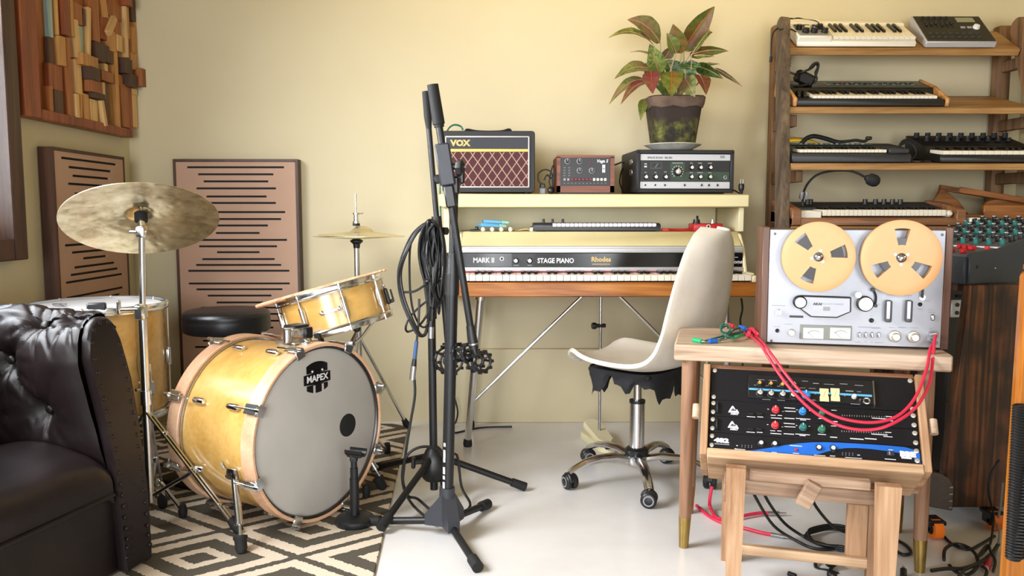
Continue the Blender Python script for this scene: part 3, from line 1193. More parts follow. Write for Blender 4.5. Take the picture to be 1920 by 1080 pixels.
# ------------------------------------------------------------------ snare, sticks, stand
def drum_shell(root, A, R, H, lugs, mat, head_m, lug_len, turn=0, hoop_r=.009):
    """R = shell radius; local Z of A is the drum axis with z=0 at the bottom rim, H at the top"""
    mk('shell', MB().lathe(mat, [(R - .004, .008), (R, .008), (R, H - .008), (R - .004, H - .008)], None, 64, True), root, A)
    mk('drum_head', MB().lathe(head_m, [(0, H + .001), (R - .006, H + .001), (R + .002, H - .003), (R + .002, H - .012), (0, H - .013)], None, 64), root, A)
    mk('bottom_head', MB().lathe('head_grey', [(0, .006), (R, .006), (R + .002, .002), (R, -.001), (0, -.002)], None, 64), root, A)
    for z0, s in ((H, 1), (0, -1)):
        ho = MB().lathe('chrome', [(R + .003, z0 - s * .012), (R + .005, z0 - s * .013), (R + .007, z0 + s * .004), (R + .005, z0 + s * .008), (R + .0095, z0 + s * .009), (R + .0105, z0 + s * .005), (R + .0095, z0 - s * .006), (R + .014, z0 - s * .010), (R + .013, z0 - s * .014), (R + .004, z0 - s * .015)], None, 64, True)
        mk('hoop', ho, root, A)
    for k in range(lugs):
        T = A @ Rm(360 * k / lugs + turn, 'Z') @ Tm(R, 0, 0)
        lb = MB()
        lb.box('chrome', (.007, 0, H / 2), (.013, .016, lug_len), None, .004, 2)
        lb.lathe('chrome', [(0, H / 2 - lug_len / 2 - .004), (.007, H / 2 - lug_len / 2 - .004), (.007, H / 2 + lug_len / 2 + .004), (0, H / 2 + lug_len / 2 + .004)], Tm(.010, 0, 0), 10)
        lo = mk('lug', lb, root, T)
        tr = MB()
        tr.cyl('chrome', (.010, 0, H / 2), (.010, 0, H + .010), .0028, n=8).lathe('chrome', [(0, 0), (.006, 0), (.006, .008), (.004, .010), (0, .010)], Tm(.010, 0, H - .002), 8)
        tr.cyl('chrome', (.010, 0, H / 2), (.010, 0, -.010), .0028, n=8)
        mk('tension_rod', tr, lo)


sn_rot = MX.Rotation(R_(-16), 4, 'Y') @ MX.Rotation(R_(-2.5), 4, 'X')
SH = .135
snT = Tm(-.585, 2.702, .653) @ sn_rot @ Tm(0, 0, -SH)
snare = thing('snare_drum', 'amber maple snare drum tilted on its stand behind the bass drum', 'drum', snT)
drum_shell(snare, I4, .171, SH, 8, 'maple', 'head_white', .060, -112)
lb = MB().box('chrome', (0, -.176, SH * .50), (.052, .004, .010), None, .0015)
lb.sphere('chrome', (-.028, -.176, SH * .5), .008, None, (1, .5, 1), 10, 8).sphere('chrome', (.028, -.176, SH * .5), .008, None, (1, .5, 1), 10, 8)
lb.text('dark_steel', 'MAPEX', .010, Tm(0, -.1785, SH * .5) @ FRONT, .0006)
mk('shell_badge', lb, snare, Rm(8, 'Z'))
so = MB().box('black', (.177, -.03, .06), (.014, .024, .056), None, .004).box('black', (.186, -.03, .040), (.020, .012, .012), None, .003).box('black', (.194, -.03, .058), (.006, .012, .044), None, .002)
mk('strainer', so, snare, Rm(12, 'Z'))
mk('strainer_clip', MB().box('black', (0, -.176, -.004), (.026, .020, .040), None, .005), snare, Rm(-12, 'Z'))
lt = sn_rot @ V((0, 0, 1))
sz = V((-.585, 2.702, .653)) + lt * .011
ex, ey = sn_rot @ V((1, 0, 0)), sn_rot @ V((0, 1, 0))
for k, (a, b, off) in enumerate((((-.220, -.118), (.212, -.055), 0), ((-.205, -.136), (.205, -.094), .0))):
    p, q = sz + ex * a[0] + ey * a[1], sz + ex * b[0] + ey * b[1]
    st = MB()
    L = (q - p).length
    st.lathe('stick', [(0, 0), (.005, .002), (.0072, .012), (.0074, L * .62), (.0035, L - .016), (.0026, L - .012), (.0048, L - .006), (.003, L - .001), (0, L)], None, 12)
    o = mk('drumstick', st, None, along(p, q))
    tag(o, ('hickory drumstick lying across the snare head, the one further back' if k == 0 else 'hickory drumstick lying across the snare head, the one nearer the front rim'), 'drumstick', 'drumsticks on the snare')

sst = thing('snare_stand', 'chrome tripod stand carrying the tilted snare drum', 'drum stand', Tm(-.57, 2.72, ZR))
hub = V((-.570, 2.715, .40))
bc = V((-.585, 2.702, .653)) - lt * (SH + .012)
mk('stand_tube', MB().cyl('chrome', (-.57, 2.72, .09), hub, .0125, n=16).cyl('chrome', hub - V((0, 0, .06)), hub - V((0, 0, .02)), .017, n=16), sst, None, True)
mk('basket_hub', MB().sphere('chrome', hub + V((0, 0, .02)), .02).box('chrome', hub + V((0, 0, .045)), (.03, .03, .05), None, .006).cyl('black', hub + V((.0, -.02, .03)), hub + V((0, -.05, .03)), .012), sst, None, True)
for k in range(3):
    a = R_(-60 + 120 * k)
    e = bc + ex * (.165 * math.cos(a)) + ey * (.165 * math.sin(a))
    mk('basket_arm', MB().tube('chrome', [hub + V((0, 0, .05)), hub.lerp(e, .55) + V((0, 0, -.01)), e - lt * .004], .0055, 8).box('black_matt', e + lt * .003, (.022, .022, .024), None, .005), sst, None, True)
for k in range(3):
    a = R_(60 + 120 * k)
    f = V((-.57 + .27 * math.cos(a), 2.72 + .27 * math.sin(a), ZR + .012))
    l = mk('tripod_leg', MB().tube('chrome', [(-.57, 2.72, .27), f], .007, 8, None, False).tube('chrome', [(-.57, 2.72, .10), V((-.57, 2.72, .27)).lerp(f, .55)], .004, 6, None, False), sst, None, True)
    mk('rubber_foot', MB().lathe('black_matt', [(0, -.006), (.011, -.006), (.013, .012), (.010, .035), (0, .036)], Tm(f.x, f.y, ZR + .006) @ Rm(0, 'X'), 12), l, None, True)

# ------------------------------------------------------------------ hi-hat
HX, HY = -.563, 3.10
hs = thing('hi_hat_stand', 'chrome hi-hat stand behind the snare drum', 'drum stand', Tm(HX, HY, 0))
mk('stand_tube', MB().cyl('steel', (HX, HY, .09), (HX, HY, .795), .0105, n=16).cyl('steel', (HX, HY, .09), (HX, HY, .50), .0135, n=16).cyl('steel', (HX, HY, .48), (HX, HY, .52), .019, n=16), hs, None, True)
mk('pull_rod', MB().cyl('chrome', (HX, HY, .78), (HX, HY, .985), .003, n=8), hs, None, True)
mk('bottom_seat', MB().lathe('black', [(0, .776), (.012, .776), (.014, .792), (.024, .800), (.025, .806), (.012, .812), (.012, .822), (0, .822)], Tm(HX, HY, 0), 20), hs, None, True)
mk('clutch', MB().lathe('chrome', [(0, .872), (.013, .872), (.013, .880), (.009, .882), (.009, .903), (.012, .905), (.012, .912), (0, .914)], Tm(HX, HY, 0), 16).lathe('black_matt', [(0, .862), (.014, .862), (.014, .872), (0, .872)], Tm(HX, HY, 0), 16).cyl('chrome', (HX + .008, HY, .907), (HX + .028, HY, .910), .003, n=8), hs, None, True)
for k, (fx, fy) in enumerate(((-.405, 3.33), (-.80, 3.22), (-.57, 2.86))):
    f = V((fx, fy, .014))
    l = mk('tripod_leg', MB().tube('chrome', [(HX, HY, .44), f], .0075, 8, None, False).tube('chrome', [(HX, HY, .10), V((HX, HY, .44)).lerp(f, .55)], .0045, 6, None, False), hs, None, True)
    mk('rubber_foot', MB().lathe('black_matt', [(0, -.012), (.012, -.010), (.015, .012), (.011, .036), (0, .038)], along(f, (HX, HY, .44)), 12), l, None, True)
hp = thing('hi_hat_pedal', 'black footboard of the hi-hat near the back wall', 'pedal', Tm(-.60, 3.0, ZR) @ Rm(-20, 'Z'))
mk('footboard', MB().box('black_metal', (0, 0, .028), (.075, .24, .010), Rm(7, 'X'), .003), hp)
mk('heel_plate', MB().box('black_metal', (0, -.11, .007), (.08, .06, .014), None, .003), hp)
R1 = .166
tc = MB().lathe('hat', [(.006, .862), (.020, .860), (.036, .850), (.045, .841), (.052, .8385), (.10, .835), (R1, .826), (R1, .825), (.10, .8335), (.052, .837), (.043, .839), (.034, .8485), (.018, .858), (.006, .860)], None, 64, True)
tag(mk('top_cymbal', tc, None, Tm(HX, HY, 0) @ Rm(1.5, 'Y')), 'thin bronze upper cymbal of the hi-hat pair', 'cymbal', None)
tc = MB().lathe('hat', [(.006, .8205), (.026, .8195), (.042, .812 - .0), (.050, .8125), (.10, .8155), (R1, .8215), (R1, .8225), (.10, .8165), (.050, .8135), (.042, .8135), (.026, .8205), (.006, .8225)], None, 64, True)
tag(mk('bottom_cymbal', tc, None, Tm(HX, HY, 0)), 'thin bronze lower cymbal of the hi-hat pair', 'cymbal', None)

# ------------------------------------------------------------------ floor tom
FX, FY, FZ = -1.245, 2.46, .295
ft = thing('floor_tom', 'amber maple floor tom with a white head behind the sofa', 'drum', Tm(FX, FY, ZR))
A = Tm(0, 0, FZ - ZR)
drum_shell(ft, A, .187, .335, 8, 'maple', 'head_white', .046, -30)
for a in (-25, 95, 178):
    T = Rm(a, 'Z')
    b = MB().box('chrome', (.200, 0, FZ + .085), (.026, .034, .046), T, .005).cyl('chrome', (.2, -.018, FZ + .085), (.21, -.052, FZ + .09), .004, n=8, T=T)
    bo = mk('leg_bracket', b, ft)
    l = mk('tom_leg', MB().tube('chrome', [(.208, 0, FZ + .16), (.208, 0, .13), (.235, 0, .095), (.318, 0, .02)], .0062, 8, T, True), ft)
    mk('rubber_foot', MB().lathe('black_matt', [(0, 0), (.011, 0), (.014, .02), (.009, .038), (0, .038)], T @ Tm(.322, 0, 0), 12), l)
top = FZ + .336
tag(mk('ear_plug', MB().lathe('orange', [(0, 0), (.010, 0), (.011, .006), (.008, .014), (0, .016)], Tm(0, 0, 0), 14), None, Tm(-1.185, 2.36, top + .001)), 'small orange plug lying on the white floor tom head', 'ear plug')
o = thing('head_trigger', 'small black box clipped to the floor tom rim', 'trigger', Tm(-1.163, 2.292, top + .001) @ Rm(20, 'Z'))
mk('body', MB().box('charcoal', (0, 0, .012), (.050, .022, .022), None, .004), o)
mk('clamp', MB().box('charcoal', (0, .018, .005), (.016, .022, .007), None, .002), o)
o = MB()
o.cyl('steel', (-.02, 0, .004), (.02, 0, .004), .004, n=8).cyl('steel', (.012, -.016, .004), (.012, .016, .004), .003, n=8)
tag(mk('drum_key', o, None, Tm(-1.33, 2.40, top + .002) @ Rm(-12, 'Z')), 'little steel drum key lying on the floor tom head', 'drum key')

# ------------------------------------------------------------------ crash cymbal and stand
CX, CY, CZ = -1.000, 2.235, .908
th = R_(29)
nn = V((-.41 * math.sin(th), .91 * math.sin(th), math.cos(th))).normalized()
CT = along((CX, CY, CZ), V((CX, CY, CZ)) + nn, (1, 0, 0))
RC_ = .203
cy = MB().lathe('crash', [(.006, .024), (.020, .022), (.030, .014), (.036, .005), (.045, .001), (.12, -.006), (RC_, -.020), (RC_, -.0212), (.12, -.0075), (.045, -.0005), (.035, .003), (.028, .012), (.019, .020), (.006, .022)], None, 96, True)
tag(mk('crash_cymbal', cy, None, CT), 'large hammered bronze crash cymbal tilted over the floor tom', 'cymbal')
PX_, PY_ = -1.012, 2.243
cs = thing('cymbal_stand', 'chrome straight stand holding the crash cymbal', 'drum stand', Tm(PX_, PY_, ZR))
jt = V((CX, CY, CZ)) - nn * .050
mk('tube', MB().cyl('chrome', (PX_, PY_, .085), (PX_, PY_, .62), .0125, n=18).cyl('chrome', (PX_, PY_, .60), (jt.x, jt.y, jt.z - .015), .0085, n=16).cyl('chrome', (PX_, PY_, .37), (PX_, PY_, .41), .017, n=16).box('chrome', (PX_ + .0, PY_ - .008, .635), (.03, .034, .044), None, .006), cs, None, True)
wn_ = MB().cyl('chrome', (PX_, PY_ - .02, .645), (PX_ - .045, PY_ - .03, .645), .005, n=10).box('chrome', (PX_ - .05, PY_ - .03, .650), (.010, .012, .040), None, .003)
mk('wing_bolt', wn_, cs, None, True)
mk('tilter', MB().box('chrome', jt - V((0, 0, .004)), (.024, .030, .034), None, .006, 2).cyl('chrome', jt - V((.03, .005, .004)), jt + V((.012, .002, -.004)), .006, n=10).cyl('chrome', jt, jt + nn * .03, .010, n=14), cs, None, True)
mk('felt_sleeve', MB().cyl('black_matt', jt + nn * .028, jt + nn * .052, .017, n=18).cyl('chrome', jt + nn * .05, jt + nn * .10, .004, n=10).cyl('black_matt', jt + nn * .074, jt + nn * .086, .014, n=16).box('chrome', jt + nn * .092, (.03, .008, .012), None, .003), cs, None, True)
for k, (fx, fy) in enumerate(((-.752, 2.205), (-1.215, 2.222), (-1.045, 2.40))):
    f = V((fx, fy, ZR + .012))
    h = V((PX_, PY_, .355))
    l = MB()
    d = V((f.y - h.y, h.x - f.x, 0)).normalized() * .007
    l.tube('chrome', [h + d, f + d], .0045, 6, None, False).tube('chrome', [h - d, f - d], .0045, 6, None, False)
    m_ = h.lerp(f, .52)
    for t_ in (.2, .5, .52, .8):
        l.box('chrome', h.lerp(f, t_), (.018, .018, .012), None, .002)
    l.tube('chrome', [(PX_, PY_, .10), m_], .006, 6, None, False)
    lo = mk('tripod_leg', l, cs, None, True)
    mk('rubber_foot', MB().lathe('black_matt', [(0, -.013), (.012, -.012), (.015, .010), (.011, .036), (0, .038)], along(f, h), 12), lo, None, True)

# ------------------------------------------------------------------ drum throne
dt = thing('drum_throne', 'round black vinyl drum stool behind the bass drum', 'stool', Tm(-1.045, 3.02, ZR))
mk('seat', MB().lathe('vinyl', [(0, .455), (.145, .455), (.157, .462), (.160, .475), (.160, .500), (.1585, .508), (.160, .514), (.157, .528), (.146, .538), (.10, .543), (0, .545)], None, 48), dt)
mk('post', MB().cyl('chrome', (0, 0, .07), (0, 0, .456), .0125, n=16).cyl('chrome', (0, 0, .20), (0, 0, .30), .018, n=16), dt)
for k in range(3):
    a = R_(20 + 120 * k)
    f = V((.24 * math.cos(a), .24 * math.sin(a), .014))
    l = mk('leg', MB().tube('chrome', [(0, 0, .28), f], .009, 8, None, False).tube('chrome', [(0, 0, .09), V((0, 0, .28)).lerp(f, .5)], .005, 6, None, False), dt)
    mk('rubber_foot', MB().lathe('black_matt', [(0, -.014), (.014, -.012), (.017, .010), (.012, .03), (0, .03)], along(f, (0, 0, .28)), 12), l)
# ------------------------------------------------------------------ acoustic panels
PW, PH, PD = .522, 1.128, .05
hw = [(15, 90), (28, 70), (41, 60), (54, 74), (69, 56), (81, 73), (98, 90), (111, 82), (123, 57), (137, 41), (150, 92), (162, 73), (173, 40), (186, 68), (197, 80), (208, 95), (232, 95), (243, 81), (255, 60), (268, 44), (278, 74), (290, 80), (303, 90), (316, 62), (328, 48), (341, 72), (353, 88), (366, 66), (379, 92), (391, 78), (404, 52), (416, 70), (429, 84), (441, 90), (454, 60), (466, 74), (478, 90)]


def acoustic_panel(label, T):
    o = thing('acoustic_panel', label, 'acoustic panel', T, None)
    f = MB()
    t = .012
    for x in (-PW / 2 + t / 2, PW / 2 - t / 2):
        f.box('panel_frame', (x, 0, PH / 2), (t, PD, PH), None, .001)
    for z in (t / 2, PH - t / 2):
        f.box('panel_frame', (0, 0, z), (PW - 2 * t, PD, t), None, .001)
    mk('frame', f, o)
    # slotted board: strips and tongues left around every slot, with a dark felt sheet behind
    bd_ = MB()
    y0, y1 = -PD / 2 + .002, -PD / 2 + .010
    iw = PW / 2 - t
    sl = [(PH - d / 500 * 1.128 * .999, h * .00225) for d, h in hw]
    zs = PH - t
    hh = .0042
    for z, h in sl:
        h = min(h, iw - .02)
        bd_.box('mdf', (0, (y0 + y1) / 2, (zs + z + hh) / 2), (2 * iw, y1 - y0, zs - z - hh))
        for s_ in (-1, 1):
            bd_.box('mdf', (s_ * (h + iw) / 2, (y0 + y1) / 2, z), (iw - h, y1 - y0, 2 * hh))
        zs = z - hh
    bd_.box('mdf', (0, (y0 + y1) / 2, (zs + t) / 2), (2 * iw, y1 - y0, zs - t))
    mk('slotted_board', bd_, o)
    mk('felt_backing', MB().box('black_matt', (0, (y1 + PD / 2) / 2, PH / 2), (2 * iw, PD / 2 - y1 - .004, PH - 2 * t)), o)
    return o


acoustic_panel('brown slotted acoustic panel on the back wall behind the drum stool', Tm(-1.118, YB - PD / 2 - .003, .008))
acoustic_panel('brown slotted acoustic panel on the left wall under the wood art', Tm(XL + PD / 2 + .003, 3.025, .008) @ Rm(90, 'Z'))

# ------------------------------------------------------------------ wood offcut art on the left wall
AY0, AY1, AZ0, AZ1 = 2.63, 3.385, 1.222, 2.06
art = thing('wall_art', 'rustic wall relief of wood offcuts in a reddish frame', 'wall art', Tm(XL, (AY0 + AY1) / 2, AZ0) @ Rm(90, 'Z'))
aw, ah = AY1 - AY0, AZ1 - AZ0
f = MB()
for x, w_ in ((-aw / 2 + .045, .09), (aw / 2 - .014, .028)):
    f.box('art_f', (x, -.025, ah / 2), (w_, .05, ah), None, .003)
for z in (.017, ah - .017):
    f.box('art_f', (.03, -.0255, z), (aw - .12, .051, .034), None, .003)
mk('frame', f, art)
mk('backing', MB().box('art_a', (0, -.010, ah / 2), (aw - .04, .020, ah - .05)), art)


def art_uv(cx_, cy_):
    p = PX(40 + cx_ / 3.724, cy_ / 3.724, XL + .045)
    return p.y - (AY0 + AY1) / 2, p.z - AZ0


BL = [(195, -40, 240, 260, 'e', .03, 0), (200, 265, 250, 450, 'c', .028, 0), (243, -40, 268, 245, 'b', .04, 0), (268, -40, 325, 248, 'f', .06, 0), (325, -40, 362, 255, 'b', .05, 0),
      (255, 255, 300, 460, 'b', .055, 0), (303, 265, 362, 825, 'a', .045, 0), (360, 140, 405, 400, 'd', .05, 6), (400, 180, 452, 395, 'e', .028, 0), (448, 50, 486, 420, 'd', .05, -6),
      (350, 20, 430, 165, 'a', .04, 0), (432, 60, 452, 180, 'c', .04, 0), (478, -40, 542, 290, 'a', .05, 0), (196, 452, 300, 630, 'f', .035, 0), (228, 632, 300, 822, 'c', .04, 0), (198, 600, 226, 825, 'a', .045, 0),
      (385, 385, 500, 468, 'b', .075, 0), (372, 420, 430, 655, 'd', .04, 0), (432, 470, 502, 562, 'c', .085, 0), (450, 562, 526, 648, 'a', .075, 0), (480, 650, 556, 692, 'c', .07, 0),
      (366, 655, 402, 830, 'd', .05, 0), (404, 655, 428, 845, 'b', .045, -4), (430, 655, 482, 855, 'b', .04, 0), (482, 694, 538, 868, 'd', .04, 0), (548, 700, 575, 880, 'd', .06, 14), (574, 575, 632, 885, 'c', .03, 0),
      (505, 300, 570, 430, 'c', .06, 0), (572, 325, 634, 440, 'c', .05, 0), (572, 445, 596, 498, 'd', .05, 0), (545, 500, 634, 572, 'a', .055, 0), (556, 575, 580, 690, 'd', .05, 0), (528, 430, 556, 690, 'c', .035, 0),
      (636, 360, 686, 898, 'b', .05, 0), (690, 590, 752, 890, 'a', .045, 0), (756, 660, 815, 888, 'd', .04, 0), (548, 125, 640, 285, 'f', .04, 0), (595, 95, 625, 262, 'd', .07, -38), (596, 215, 648, 360, 'b', .055, 0),
      (648, 245, 688, 360, 'd', .06, 0), (702, -40, 726, 400, 'd', .065, 0), (728, 20, 750, 270, 'b', .05, 0), (752, 190, 782, 372, 'b', .06, 0), (784, 155, 806, 380, 'b', .05, 0), (684, 410, 742, 518, 'c', .075, 0),
      (744, 372, 790, 488, 'b', .06, 0), (792, 385, 822, 490, 'f', .04, 0), (715, 520, 772, 612, 'c', .08, 0), (776, 490, 862, 614, 'a', .10, 0), (762, 616, 800, 664, 'd', .05, 0), (670, 520, 712, 600, 'a', .04, 0),
      (548, -40, 592, 120, 'b', .05, 10), (594, -40, 700, 128, 'a', .04, 0), (752, -40, 806, 152, 'c', .05, 0), (640, 130, 700, 240, 'a', .035, 0), (596, 130, 640, 215, 'b', .035, 0), (500, 430, 530, 640, 'b', .04, 0)]
for x0, y0, x1, y1, mm, dp, rt in BL:
    u0, va = art_uv(x0, y0)
    u1, vb = art_uv(x1, y1)
    u0b, vc = art_uv(x0, y1)
    u1b, vd = art_uv(x1, y0)
    zt_, zb_ = (va + vd) / 2, (vb + vc) / 2
    dp *= .62
    T = Tm((u0 + u1) / 2, 0, (zt_ + zb_) / 2) @ Rm(-rt, 'Y')
    mk('wood_block', MB().box('art_' + mm, (0, -.02 - dp / 2, 0), (max(.01, u1 - u0 - .0015), dp, max(.01, zt_ - zb_ - .0015)), None, .0012), art, T)
rnd = random.Random(3)
u = -aw / 2 + .095
while u < aw / 2 - .05:
    w_ = rnd.uniform(.03, .07)
    z = .66 if False else .52
    while z < ah - .09:
        h_ = rnd.uniform(.07, .2)
        h_ = min(h_, ah - .04 - z)
        d_ = rnd.uniform(.02, .06)
        mk('wood_block', bx('art_' + rnd.choice('abcdf'), (u + w_ / 2, -.02 - d_ / 2, z + h_ / 2), (w_ - .002, d_, h_ - .002), .0012), art)
        z += h_
    u += w_

# ------------------------------------------------------------------ desk microphone stand in front of the bass drum
ms = thing('desk_microphone_stand', 'short black microphone stand with a round base before the bass drum', 'microphone stand', Tm(-.432, 2.272, ZR))
mk('round_base', MB().lathe('black_metal', [(0, 0), (.056, 0), (.058, .005), (.056, .017), (.048, .023), (.020, .027), (0, .027)], None, 40), ms)
mk('tube', MB().cyl('black_metal', (0, 0, .02), (0, 0, .135), .0135, n=18).cyl('black_metal', (0, 0, .115), (0, 0, .165), .0115, n=18).cyl('black_metal', (0, 0, .160), (0, 0, .192), .0095, n=16), ms)
cl = MB()
cl.box('black', (0, 0, .198), (.022, .018, .030), None, .004)
A = Tm(.006, 0, .214) @ Rm(-20, 'Z')
prof = arc(0, 0, .017, 200, 340 + 20 - 40, 10)
cl.prism('black', [(x, y) for x, y in arc(0, 0, .0175, 170, 370, 12)] + [(x, y) for x, y in arc(0, 0, .0135, 370, 170, 12)], .055, A @ Rm(90, 'Y') @ Rm(90, 'Z') @ Tm(0, 0.004, -.0275), 0)
cl.box('black', (.004, 0, .204), (.048, .020, .012), Rm(-20, 'Z'), .003)
mk('microphone_clip', cl, ms)


# ------------------------------------------------------------------ boom microphone stands
def clip_rings(mb, c, ax, r=.030):
    """open-cage shock-mount: two toothed rings joined by struts"""
    A_ = along(c, V(c) + V(ax), (0, 0, 1))
    for z in (-.018, .018):
        mb.torus('black', r, .0042, A_ @ Tm(0, 0, z), 28, 8)
        for k in range(10):
            a = 2 * pi * k / 10
            mb.box('black', (r * 1.13 * math.cos(a), r * 1.13 * math.sin(a), z), (.008, .008, .012), A_)
    for k in range(5):
        a = 2 * pi * k / 5
        mb.cyl('black', (r * math.cos(a), r * math.sin(a), -.018), (r * math.cos(a), r * math.sin(a), .018), .0035, n=6, T=A_)
    mb.torus('charcoal', r * .48, .004, A_, 20, 8)
    for k in range(3):
        a = 2 * pi * k / 3 + .4
        mb.cyl('charcoal', (r * .45 * math.cos(a), r * .45 * math.sin(a), 0), (r * .98 * math.cos(a), r * .98 * math.sin(a), .010), .0028, n=6, T=A_)


# front one: cast three-wing base, square-sided clutch
B0 = V((-.157, 2.20, 0))
fs = thing('boom_microphone_stand', 'black boom microphone stand with the cast grey three-wing base, standing in front', 'microphone stand', Tm(B0))
feet = [V((-.067, 1.968, .016)), V((-.051, 2.395, .016)), V((-.385, 2.262, .018))]
hb = MB()
tri = []
for f_ in feet:
    d = (f_ - B0)
    d.z = 0
    tri.append(d.normalized())
# pyramid wings
vs = [(0, 0, .135)]
base_ = MB()
for d in tri:
    s_ = V((-d.y, d.x, 0))
    w_ = .017
    o_, i_ = d * .062, d * .006
    vs_ = [o_ + s_ * w_ + V((0, 0, .030)), o_ - s_ * w_ + V((0, 0, .030)), o_ - s_ * w_ + V((0, 0, .062)), o_ + s_ * w_ + V((0, 0, .062)),
           i_ + s_ * .019 + V((0, 0, .030)), i_ - s_ * .019 + V((0, 0, .030)), i_ - s_ * .019 + V((0, 0, .130)), i_ + s_ * .019 + V((0, 0, .130))]
    hb.add([B0 + v for v in vs_], [(0, 1, 2, 3), (1, 5, 6, 2), (4, 0, 3, 7), (3, 2, 6, 7), (4, 5, 1, 0), (5, 4, 7, 6)], 'grey_cast')
for i in range(3):           # webs between the wings
    a, b = tri[i] * .058, tri[(i + 1) % 3] * .058
    hb.add([B0 + a + V((0, 0, .034)), B0 + b + V((0, 0, .034)), B0 + V((0, 0, .118)), B0 + V((0, 0, .034))], [(0, 1, 2), (0, 3, 1), (1, 3, 2), (0, 2, 3)], 'grey_cast')
hb.cyl('grey_cast', B0 + V((0, 0, .10)), B0 + V((0, 0, .140)), .022, n=20)
mk('cast_base', hb, fs, None, True)
for f_, d in zip(feet, tri):
    st = B0 + d * .03 + V((0, 0, .040))
    l = mk('leg', MB().cyl('black_metal', st, f_, .0105, n=14), fs, None, True)
    e = (f_ - st).normalized()
    mk('rubber_foot', MB().cyl('black_matt', f_ - e * .032, f_ + e * .012, .0150, .0155, n=16).cyl('black_matt', f_ - e * .036, f_ - e * .030, .012, n=16), l, None, True)
t0, t1 = B0 + V((0, 0, .09)), V((-.130, 2.20, 1.0))
tp = lambda z: t0.lerp(t1, (z - .09) / .91)
mk('lower_tube', MB().cyl('black_metal', t0, tp(.70), .0165, n=20), fs, None, True)
mk('height_clutch', MB().cyl('black', tp(.685), tp(.745), .0195, n=20).cyl('black', tp(.745), tp(.79), .0190, .0160, n=20).cyl('black', tp(.79), tp(.802), .0175, n=20), fs, None, True)
mk('upper_tube', MB().cyl('black_metal', tp(.70), tp(.985), .0112, n=18), fs, None, True)
bt, bb = V((-.1835, 2.160, 1.245)), V((-.0815, 2.170, .560))
bd_ = (bb - bt).normalized()
mk('boom', MB().cyl('black_metal', bt, bb, .0098, n=16), fs, None, True)
mk('counterweight_grip', MB().cyl('black_matt', bt - bd_ * .004, bt + bd_ * .10, .0150, .0165, n=20).cyl('black_matt', bt + bd_ * .10, bt + bd_ * .108, .0135, n=20), fs, None, True)
cp = bt.lerp(bb, .30)
cm = along(cp, cp + bd_, (0, 1, 0))
cl = MB().box('grey_cast', (0, 0, .0), (.040, .034, .112), cm, .004).box('black', (0, 0, .085), (.028, .030, .06), cm, .004)
cl.box('black', (tp(.985).x, 2.19, .985), (.030, .05, .05), None, .006)
mk('boom_clutch', cl, fs, None, True)
kn = MB()
kc = cp + V((.030, -.004, .0)) + bd_ * .01
kn.cyl('black', cp, kc + V((.020, 0, 0)), .009, n=12)
kn.lathe('black', [(0, 0), (.020, .0), (.024, .006), (.024, .016), (.012, .020), (0, .020)], along(kc, kc + V((1, -.25, 0))), 8)
kn.box('black', kc + V((.014, -.004, -.012)), (.014, .020, .06), None, .005)
kn.sphere('steel', kc + V((.022, -.008, .004)), .004, nu=8, nv=6)
mk('clutch_knob', kn, fs, None, True)
e1 = bb
mk('boom_end', MB().cyl('black', e1 - bd_ * .045, e1 + bd_ * .005, .0115, .0145, n=16).cyl('black', e1, e1 + bd_ * .020, .013, n=16).cyl('steel', e1 + bd_ * .004, e1 + bd_ * .008, .0148, n=16), fs, None, True)
sm = MB()
c1 = e1 + bd_ * .045 + V((.006, -.002, -.004))
clip_rings(sm, c1 + V((.004, 0, -.006)), (.55, -.8, .05), .026)
clip_rings(sm, c1 + V((-.040, .016, .016)), (.75, -.6, .1), .021)
sm.cyl('black', e1 + bd_ * .015, c1, .009, n=10)
mk('microphone_clip', sm, fs, None, True)
pb_ = MB()
for z, h in ((.150, .018), (.172, .010), (.192, .020), (.222, .012), (.240, .022), (.266, .010)):
    pb_.box('print', (0, -.0166, 0), (.007, .0012, h), Tm(tp(z)) @ Rm(-38, 'Z'))
mk('tube_print', pb_, fs, None, True)

# rear one: domed base, the cables hang on it
B1 = V((-.220, 2.50, 0))
rs = thing('boom_microphone_stand', 'black boom microphone stand with the round domed base, draped with coiled cables', 'microphone stand', Tm(B1))
feet = [V((.066, 2.562, .016)), V((-.343, 2.212, .024)), V((-.447, 2.735, .024))]
mk('domed_base', MB().lathe('black', [(0, .060), (.030, .060), (.040, .072), (.041, .105), (.036, .135), (.026, .158), (.017, .168), (0, .168)], Tm(B1.x, B1.y, 0), 28).box('black', B1 + V((.034, -.02, .05)), (.024, .02, .04), None, .005), rs, None, True)
mk('base_knob', MB().cyl('black', B1 + V((-.02, -.02, .125)), B1 + V((-.058, -.03, .125)), .006, n=10).box('black', B1 + V((-.062, -.031, .125)), (.012, .02, .036), None, .004), rs, None, True)
for f_ in feet:
    d = f_ - B1
    d.z = 0
    d.normalize()
    st = B1 + d * .02 + V((0, 0, .135))
    l = mk('leg', MB().cyl('black_metal', st, f_, .0105, n=14), rs, None, True)
    e = (f_ - st).normalized()
    mk('rubber_foot', MB().cyl('black_matt', f_ - e * .040, f_ + e * .010, .0140, .0150, n=16), l, None, True)
mk('lower_tube', MB().cyl('black_metal', B1 + V((0, 0, .028)), B1 + V((-.003, 0, .60)), .0125, n=18).cyl('black', B1 + V((-.003, 0, .58)), B1 + V((-.003, 0, .66)), .0165, n=18), rs, None, True)
mk('upper_tube', MB().cyl('black_metal', B1 + V((-.003, 0, .60)), B1 + V((-.003, 0, .86)), .0105, n=16), rs, None, True)
bt, bb = V((-.2310, 2.465, 1.275)), V((-.1690, 2.470, .470))
bd_ = (bb - bt).normalized()
mk('boom', MB().cyl('black_metal', bt, bb, .0085, n=14), rs, None, True)
